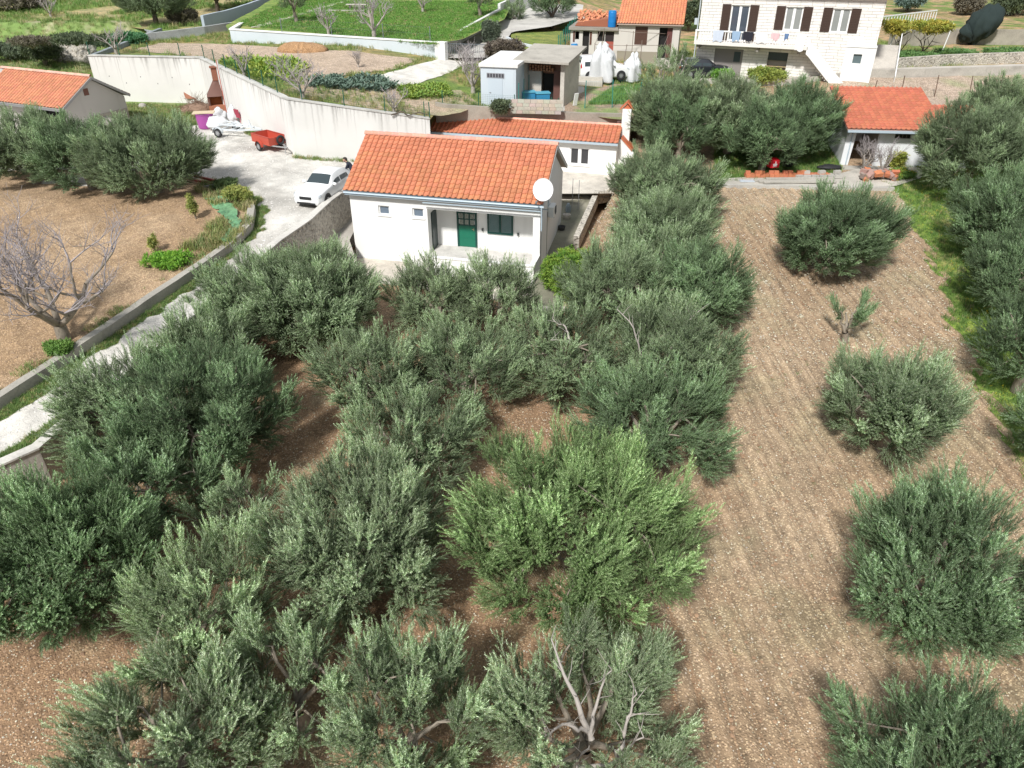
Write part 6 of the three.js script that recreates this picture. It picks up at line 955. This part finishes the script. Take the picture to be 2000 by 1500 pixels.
function scatter(name, label, cat, sd, [x0, x1, z0, z1], h, n, geo, sc, colour, seed, material = bladeMat, flatOn = false, sink = 0) {
  const R = rng(seed), list = []; for (let k = 0, t = 0; k < n && t < n * 30; t++) { const x = lerp(x0, x1, R()), z = lerp(z0, z1, R()); if (sd(x, z) < 0) { if (R() < .0) k++; continue; } const s = lerp(sc[0], sc[1], R() * R()); list.push([V(x, h(x, z) - sink * s, z), flatOn ? new THREE.Quaternion().setFromEuler(new THREE.Euler(R() * 6, R() * 6, R() * 6)) : new THREE.Quaternion().setFromAxisAngle(UP, R() * 6.28), s, colour(R, x, z)]); k++; }
  return tag(copies(name, geo, material, list), label, cat, null, 'stuff');
}
const gcol = (a, b, c = .2) => R => { const t = R(), k = .75 + .5 * R(); return R() < c ? [.42 * k, .36 * k, .17 * k] : mix3(a, b, t).map(v => v * k); };
scatter('grass', 'bright green grass strip under the right-edge olive trees', 'grass', sdStrip, [10, 34, -50, -12], hG, 15000, TUFT, [.6, 1.3], gcol([.09, .20, .03], [.19, .30, .06], .12), 201);
scatter('grass', 'green grass under the olives before the stone house', 'grass', sdN, [8, 24, -60, -44], hG, 5000, TUFT, [.6, 1.4], gcol([.08, .19, .03], [.18, .28, .06], .1), 202);
scatter('grass', 'green weeds growing along both edges of the gravel track', 'grass', sdVerge, [-27, -9, -43, -9], hL, 9000, TUFT, [.35, .9], gcol([.10, .21, .04], [.22, .32, .08], .15), 203);
scatter('grass', 'weeds and grass at the foot of the white retaining wall', 'grass', (x, z) => Math.max(sdWeed(x, z), sdLeft(x, z) > .25 && x > -20 && x < -7 ? .9 - distTo(WALL)(x, z) - (n2(x, z, .5, 87) < .5 ? 1 : 0) : -1), [-36, -7, -68, -47], hL, 4200, TUFT, [.6, 1.5], gcol([.14, .25, .05], [.26, .34, .09], .3), 204);
scatter('grass', 'rough grass and plants of the upper gardens', 'grass', (x, z) => sdUp(x, z) > .4 && sdPoly(plotU)(x, z) < .2 && sdPoly(drive)(x, z) < 0 && n2(x, z, .35, 29) > .42 && !(x > -1 && x < 8.5 && z > -71) ? 1 : -1, [-36, 40, -84, -49], hU, 9000, TUFT, [.8, 2.0], gcol([.12, .24, .04], [.30, .36, .09], .3), 205);
scatter('grass', 'rough grass on the bank left of the white retaining wall', 'grass', (x, z) => sdLeft(x, z) > .2 && x < -35.5 && -z > 62 ? 1 : -1, [-80, -35, -92, -62], hL, 6000, TUFT, [1.0, 2.4], gcol([.12, .24, .04], [.26, .36, .09], .3), 221);
scatter('grass', 'rough green and straw-coloured grass of the far top-left field', 'grass', (x, z) => sdUp(x, z) > .5 && x < -26 && n2(x, z, .16, 29) < .56 ? 1 : -1, [-95, -24, -125, -86], hU, 9000, TUFT, [1.2, 3], gcol([.12, .26, .04], [.24, .36, .08], .2), 206);
scatter('grass', 'short mown grass of the lawn above the pale blue wall', 'grass', sdPoly(px(hLawn, [462, 50], [850, 88], [900, 76], [984, 36], [995, 4], [560, 0], [500, 30])), [-40, 2, -120, -68], hLawn, 16000, SHORT, [.9, 2.0], gcol([.10, .27, .03], [.2, .36, .06], .07), 207);
scatter('grass', 'scattered small weeds in the bare brown field', 'grass', (x, z) => sdStrip(x, z) < 0 && n2(x, z, .5, 45) > .62 ? 1 : -1, [5, 24, -46, -8], hG, 420, TUFT, [.3, .7], gcol([.12, .22, .05], [.2, .28, .08], .3), 208);
scatter('weeds', 'loose green weeds and dry stalks round the bend of the kerb and the netting', 'weeds', (x, z) => sdPlot(x, z) > -.1 && dL(x, z) < 1.9 && z < -33 && n2(x, z, .7, 160) > .45 ? 1 : -1, [-20, -11, -46, -32], hF, 900, TUFT, [.7, 2.2], gcol([.14, .22, .06], [.34, .36, .10], .4), 219);
scatter('weeds', 'sparse green weeds along the field side of the kerb wall', 'weeds', (x, z) => sdPlot(x, z) > .1 && dL(x, z) < .8 && z > -33 && n2(x, z, .8, 161) > .55 ? 1 : -1, [-28, -11, -34, -14], hF, 500, TUFT, [.5, 1.3], gcol([.12, .24, .05], [.26, .34, .09], .3), 220);
scatter('flowers', 'small yellow flowers dotted over the grass strip', 'flowers', (x, z) => sdStrip(x, z) > .3 && n2(x, z, .5, 46) > .52 ? 1 : -1, [12, 30, -50, -14], (x, z) => hG(x, z) + .22, 1300, leafyGeo(9, 5, .03, .03), [.6, 1.3], R => [.75, .58 + .1 * R(), .03], 209);
const pebble = (() => { const g = new THREE.IcosahedronGeometry(.03, 0), p = g.attributes.position; for (let i = 0; i < p.count; i++) { const x = p.getX(i), y = p.getY(i), z = p.getZ(i), k = .75 + .5 * hash(Math.round(x * 999), Math.round(y * 999 + z * 555), 4); p.setXYZ(i, x * k * 1.2, y * k * .6, z * k); } g.computeVertexNormals(); g.userData.keepUV = true; return g; })();
const stoneMat = std({ roughness: .95 }), sc = R => { const t = .38 + .36 * R(); return [t, t * (.88 + .06 * R()), t * (.64 + .14 * R())]; };
scatter('pebbles', 'pale pebbles strewn over the tilled brown field and grove floor', 'pebbles', (x, z) => sdLeft(x, z) < -.2 && sdStrip(x, z) < .1 ? 1 : -1, [-14, 20, -26, -5], (x, z) => hG(x, z) + (x > 3.5 ? .028 : 0), 36000, pebble, [.3, 1.1], sc, 210, stoneMat, false);
scatter('pebbles', 'pale pebbles on the farther half of the brown field', 'pebbles', (x, z) => sdStrip(x, z) < .1 ? 1 : -1, [5, 25, -46, -26], (x, z) => hG(x, z) + .03, 14000, pebble, [.6, 1.7], sc, 211, stoneMat, false);
scatter('clods', 'lumps of dry earth on the ploughed plot', 'clods', sdPlot, [-34, -12, -44, -16], hF, 9000, pebble, [.7, 2.6], R => { const t = .7 + .5 * R(); return [.36 * t, .25 * t, .16 * t]; }, 212, stoneMat, false);
scatter('clods', 'lumps of brown earth over the tilled field', 'clods', (x, z) => sdLeft(x, z) < -.2 && sdStrip(x, z) < .1 ? 1 : -1, [-14, 20, -40, -5], (x, z) => hG(x, z) + (x > 3.5 ? .028 : 0), 16000, pebble, [.7, 2.4], R => { const t = .7 + .5 * R(); return [.33 * t, .21 * t, .13 * t]; }, 213, stoneMat, false);
scatter('gravel', 'loose white stones along the gravel track and court', 'gravel', (x, z) => sdLeft(x, z) > .3 && sdPlot(x, z) < -.5 ? 1 : -1, [-26, -7, -56, -12], hL, 6000, pebble, [.5, 2.0], R => { const t = .5 + .25 * R(); return [t, t * .97, t * .92]; }, 214, stoneMat, false);
scatter('vegetables', 'rows of grey-green cabbages and leafy crops in the upper garden', 'vegetables', (x, z) => { const p = sdPoly(px(hU, [600, 158], [740, 152], [780, 172], [750, 180], [610, 172]))(x, z); return p > 0 && mod(x * .9 + z * .3, .8) < .35 ? 1 : -1; }, [-16, -4, -66, -52], hU, 260, ROSE, [1.6, 3.0], R => mix3([.10, .17, .12], [.18, .26, .2], R()), 215);
scatter('vegetables', 'yellow-green leafy crop rows by the stone-edged bed in the upper garden', 'vegetables', (x, z) => { const p = sdPoly(px(hU, [770, 172], [870, 168], [885, 188], [790, 195]))(x, z); return p > 0 && mod(z * 1.2 + x * .2, .8) < .4 ? 1 : -1; }, [-12, -2, -64, -50], hU, 300, ROSE, [1.2, 2.4], R => mix3([.16, .30, .04], [.34, .42, .06], R()), 216);
scatter('vegetables', 'tall yellow-green leafy plants along the fence in the upper garden', 'vegetables', sdPoly(px(hU, [430, 122], [560, 116], [600, 134], [560, 160], [500, 156])), [-24, -8, -72, -50], hU, 420, ROSE, [1.6, 3.6], R => mix3([.15, .30, .04], [.42, .48, .07], R()), 217);
scatter('vegetables', 'green onion rows on the bank below the white sacks', 'vegetables', (x, z) => sdPoly(px(hU, [1150, 205], [1200, 172], [1260, 168], [1215, 205]))(x, z), [4, 18, -74, -54], hU, 700, TUFT, [1.0, 1.8], R => mix3([.12, .28, .05], [.2, .36, .08], R()), 218);

// ---------------------------------------------------------------- shrubs
function bush(name, label, cat, p, r, h, n, geo, sc, col, seed, o = {}) {
  const t = thing(name, label, cat, p, 0, o.group), R = rng(seed), list = [], st = [], lob = Array.from({ length: o.lobes ?? 6 }, () => [V(R() * 2 - 1, R() * .8, R() * 2 - 1).multiplyScalar(.55), .4 + .3 * R()]);
  for (let k = 0; k < n; k++) { const L = lob[Math.floor(R() * lob.length)], d = V(R() * 2 - 1, R() * 2 - 1, R() * 2 - 1).normalize().multiplyScalar(L[1] * Math.pow(R(), .4)).add(L[0]); const q = V(d.x * r, Math.max(.03, h * .42 + d.y * h * .6), d.z * r); list.push([q, new THREE.Quaternion().setFromEuler(new THREE.Euler((R() - .5) * 1.2, R() * 6.28, (R() - .5) * 1.2)), lerp(sc[0], sc[1], R()), col(R)]); }
  for (const L of lob) st.push(limb([V(0, -.1, 0), V(L[0].x * r * .4, h * .25, L[0].z * r * .4), V(L[0].x * r, h * (.42 + L[0].y * .5), L[0].z * r)], .04 * r + .015, .012, 5));
  part('stem', st, bark, t); copies('foliage', geo, bladeMat, list, t); return t;
}
bush('citrus_shrub', 'bright green leafy shrub by the front corner of the cottage gable', 'shrub', [3.1, .1, -33.8], 1.75, 2.1, 1900, SMALL, [1.0, 1.7], R => mix3([.10, .24, .02], [.30, .42, .05], R()), 301);
bush('green_clump', 'low bright green clump of weeds alone in the ploughed plot', 'weeds', on(324, 518, hF), .95, .42, 420, SMALL, [.9, 1.5], R => mix3([.12, .34, .02], [.26, .46, .04], R()), 302, { lobes: 9 });
{ const c = (l, x, y, r, h, seed, col, n = 260) => bush('shrub', l, 'shrub', on(x, y, hF), r, h, n, SMALL, [.8, 1.5], col, seed); const Y = R => mix3([.22, .30, .06], [.45, .44, .12], R()), G = R => mix3([.08, .15, .05], [.2, .28, .09], R());
  c('yellow-green shrub outside the bend of the kerb', 468, 392, .9, .7, 311, Y); c('grey-green weedy shrub on the kerb bend next to the red rail', 450, 372, 1.0, .6, 312, G); c('thin yellowing weed right of the big olive, by the netting', 383, 428, .22, 1.2, 313, Y, 70); c('thin dry weed standing behind the bright green clump', 304, 492, .16, .8, 314, Y, 50); c('small green plant at the foot of the bare tree by the kerb', 118, 690, .55, .35, 315, R => mix3([.12, .26, .04], [.2, .34, .06], R()));
  const u = (l, x, y, r, h, n, seed, col, hh = hU, sc = [1.4, 2.6]) => bush('shrub', l, 'shrub', on(x, y, hh), r, h, n, SMALL, sc, col, seed);
  const D = R => mix3([.06, .09, .04], [.15, .19, .09], R()), B = R => mix3([.15, .13, .09], [.27, .24, .17], R());
  u('dark green thicket behind the grey shed, left of the rubble wall', 90, 128, 2.3, 2.4, 700, 321, D, hL); u('dark shrub at the left edge behind the grey shed roof', 25, 118, 2.4, 2.0, 600, 322, R => mix3([.10, .14, .08], [.2, .25, .15], R()), hL); u('brownish bramble on the far field edge above the thicket', 62, 92, 2.0, .9, 300, 323, B, hL); u('dark bramble bank along the foot of the far left field', 215, 92, 2.8, .8, 500, 324, D, hL);
  u('dark bramble bank left of the first one at the far field', 150, 86, 3.0, .8, 500, 325, D, hL); u('brown thorn bush at the far top left corner', 30, 18, 4.0, 1.6, 500, 326, B, hU, [2, 4]); u('grey shrub on the far field under the top-left olive', 355, 48, 1.8, 1.5, 500, 327, B); u('green ivy bush behind the fence at the wall top', 265, 84, 1.8, .9, 500, 328, R => mix3([.05, .2, .08], [.12, .3, .12], R()));
  u('bare-stemmed brown shrub thicket left of the metal store', 985, 128, 1.9, 2.2, 700, 329, R => mix3([.13, .10, .08], [.24, .2, .15], R())); u('grey-green shrub behind the thicket near the gate', 962, 96, 1.1, 2.6, 420, 330, R => mix3([.10, .14, .09], [.2, .24, .16], R())); u('green shrub between block wall and metal store', 978, 222, .6, .8, 260, 331, D);
  u('bright green low shrub before the black car', 1411, 160, 1.2, .9, 420, 332, R => mix3([.10, .28, .03], [.22, .42, .05], R())); u('yellow-green shrub behind the olive group before the stone house', 1500, 165, 1.6, 1.3, 420, 333, R => mix3([.2, .3, .05], [.42, .46, .1], R()));
  u('blue-grey agave clump right of the stone house roof', 1770, 22, 2.4, 2.4, 600, 334, R => mix3([.12, .2, .17], [.25, .34, .3], R()), hG, [2, 4]); u('dark green hedge bush at the top right corner', 1985, 30, 3.2, 2.5, 700, 335, D, hG, [2, 4]); u('brown-green bush above the dark tarpaulin bundle', 1885, 28, 2.6, 2.2, 600, 336, B, hG, [2, 4]); u('dark tree-like bush between the small house and stone house', 1345, 60, 1.8, 3.2, 700, 337, D, hU, [2, 3.4]);
  u('yellowing vine foliage on the left half of the pergola', 1760, 70, 1.9, 1.2, 330, 338, R => mix3([.30, .36, .05], [.55, .45, .07], R()), (x, z) => hG(x, z) + 2.0); u('yellowing vine foliage on the right half of the pergola', 1812, 66, 1.9, 1.2, 330, 339, R => mix3([.30, .36, .05], [.55, .45, .07], R()), (x, z) => hG(x, z) + 2.0);
  u('yellow-green cactus clump at the hut front wall', 1748, 330, .5, 1.0, 60, 340, R => mix3([.3, .36, .06], [.5, .5, .1], R()), hG, [2, 3]); u('green clump with yellow flowers at the foot of the hut path', 1762, 348, .9, .5, 300, 341, R => R() < .2 ? [.7, .55, .03] : mix3([.12, .26, .04], [.22, .36, .07], R()), hG, [.9, 1.6]);
  u('green strip of plants in the upper right bed below the pergola', 1785, 118, 2.2, .6, 420, 342, R => mix3([.10, .24, .07], [.2, .34, .1], R()), hG); u('green plant row right of the pergola by the low tan wall', 1860, 112, 1.8, .6, 380, 343, R => mix3([.10, .24, .07], [.2, .34, .1], R()), hG); u('green grass clump along the tan wall at the right edge', 1970, 112, 2.0, .6, 380, 344, R => mix3([.10, .24, .07], [.2, .34, .1], R()), hG);
}
{ const P = px(hL, [108, 118], [140, 112], [178, 106]), R = rng(91), w = thing('rubble_wall', 'rough wall of loose pale field stones left of the white retaining wall', 'stone wall'); for (let k = 0; k < 150; k++) { const t = R(), a = lerp(P[0][0], P[2][0], t), b = lerp(P[0][1], P[2][1], t), r = R(); part('stone', jitter(new THREE.IcosahedronGeometry(.22 + .2 * R(), 1), .1, k, 2), k % 3 ? rubble : conc(.55, .52, .47), w).position.set(a + (R() - .5) * .8, hL(a, b) + .1 + r * 1.5, b + (1 - r) * 1.1 - .5); } }
// ---------------------------------------------------------------- bare trees
function bare(label, p, h, spread, seed, o = {}) {
  const t = thing('bare_tree', label, 'bare tree', p, 0, o.group), R = rng(seed), trunk = [], tw = [], D = o.depth ?? 4;
  const grow = (a, dir, len, r, d) => {
    const pts = [a], u = dir.clone(); const n = d > 1 ? 4 : 3; for (let i = 0; i < n; i++) { u.add(V((R() - .5) * .5, .10 + (R() - .5) * .3, (R() - .5) * .5)).normalize(); pts.push(pts[i].clone().addScaledVector(u, len / n)); }
    (d >= D - 1 ? trunk : tw).push(limb(pts, r, r * .55, d > 2 ? 6 : d > 1 ? 4 : 3)); if (!d) return;
    const k = (d > 1 ? 3 : 4) + Math.floor(R() * 2); for (let i = 0; i < k; i++) { const q = pts[Math.min(n, 1 + Math.floor((i + 1) / k * n))], s = V(R() * 2 - 1, R() * 1.2 - .35, R() * 2 - 1).normalize(); grow(q.clone(), u.clone().multiplyScalar(.55).addScaledVector(s, .85).normalize(), len * (.55 + .25 * R()), r * .5, d - 1); }
  };
  const b = h * (o.low ?? .14), M = o.mains ?? 6, lean = o.lean ?? V(0, 0, 0); trunk.push(limb([V(0, -.1, 0), V(lean.x * .4, b * .6, lean.z * .4), V(lean.x, b, lean.z)], h * .05, h * .042, 9));
  for (let i = 0; i < M; i++) { const a = i / M * 6.28 + R() * .6, s = spread * (.7 + .6 * R()); grow(V(lean.x, b * (.8 + .2 * R()), lean.z), V(Math.cos(a) * s, 1, Math.sin(a) * s).normalize(), h * (o.long ?? .40), h * .024, D); }
  part('trunk', trunk, o.bark ?? barkPale, t); if (tw.length) part('branches', tw, o.twig ?? std({ color: rgb(.40, .36, .36), roughness: 1 }), t); return t;
}
bare('large bare grey tree spreading over the ploughed plot at the left edge', on(127, 664, hF), 5.2, 1.15, 431, { mains: 6, low: .13, long: .42, bark: bark, twig: std({ color: rgb(.34, .305, .31), roughness: 1 }) });
{ const G = 'bare fruit trees in the upper garden', bt = (l, x, y, h, s, seed, d = 3, hh = hU, o = {}) => bare(l, on(x, y, hh), h, s, seed, { depth: d, group: G, mains: 5, ...o });
  bt('bare fruit tree right behind the mesh fence, above the trailer', 592, 194, 3.2, 1.0, 411); bt('small bare tree behind the fence above the cottage roof', 770, 222, 2.3, 1.1, 412, 2); bt('slim bare sapling pair beside the fence bend', 478, 152, 2.6, .35, 413, 2); bt('bare pink-grey shrub in the dug plot by the fence', 700, 132, 1.7, .9, 414, 2); bt('bare forked tree on the wall top beside the ivy', 228, 106, 3.0, .9, 415, 2);
  bt('bare tree with a dark thin trunk in front of the metal store', 924, 182, 3.6, .9, 416, 3); bt('bare bush standing among the thicket near the gate', 905, 140, 2.4, 1.0, 417, 2); bt('pale-trunked bare sapling on the lawn behind the pale blue wall', 642, 68, 3.0, .6, 418, 2, hLawn); bt('larger pale bare tree on the lawn near the middle of the wall', 731, 74, 4.2, .6, 419, 3, hLawn); bt('bare dark tree at the top of the lawn with a round shade', 826, 24, 3.2, .8, 420, 2, hLawn);
  bt('bare bush in front of the dark doorway of the hut', 1683, 338, 2.4, .7, 421, 3, hG, { group: null }); bt('fine-twigged bare bush in front of the hut wall', 1722, 345, 2.5, .6, 422, 3, hG, { group: null }); bt('bare crooked vine stem under the left of the pergola', 1752, 112, 2.6, .6, 423, 1, hG, { group: null, mains: 3, bark: barkDark }); bt('bare crooked vine stem under the right of the pergola', 1800, 110, 2.8, .7, 424, 1, hG, { group: null, mains: 3, bark: barkDark }); bt('bare shrub by the far thicket on the top-left field', 100, 34, 3.0, .9, 425, 2);
}
// further olives
density *= .8; const FO = 'olive trees far back';
{ const fo = (l, x, y, r, h, o = {}, hh = hU) => { const p = on(x, y, hh); olive(l, p.x, p.z, p.y, r, h, { group: FO, skirt: .3, leafy: .7, ...o }); };
  fo('big far olive tree with two dark trunks on the top-left field', 305, 48, 3.6, 4.6, { bark: barkDark }); fo('far olive tree at the top edge left of the lawn wall', 425, 22, 3.0, 4.2, { bark: barkDark }); fo('far olive at the top edge, right of the other, by the blue-grey wall', 500, 12, 2.4, 3.6); fo('small olive on the lawn corner beside the stepping stones', 579, 44, 1.5, 3.6, {}, hLawn); fo('young olive with a pale trunk at the top right of the lawn', 938, 32, 1.5, 3.0, {}, hLawn);
  fo('round dark olive tree on the grass mound beside the concrete ramp', 1077, 56, 2.3, 4.2, { tint: DARK, bark: barkDark, skirt: .35 }); fo('small leaning olive bush at the foot of the ramp', 1003, 52, 1.1, 2.2, { skirt: .2 }); fo('heavily pruned olive with a thick pale forked trunk before the black car', 1318, 176, 1.5, 3.2, { full: .5, leafy: .6, bark: barkPale, skirt: .4 }); fo('pruned olive stump with grey limbs between the sacks and the black car', 1280, 185, 1.3, 2.8, { full: .45, leafy: .5, bark: barkPale, skirt: .35 });
}
{ const p = on(1648, 668, hG); olive('thin sapling with a bare slanting stem and few leaves in the brown field', p.x, p.z, p.y, .75, 1.9, { group: F, full: .45, leafy: .1, skirt: .5, tint: DARK }); }

renderer.render(scene, camera);
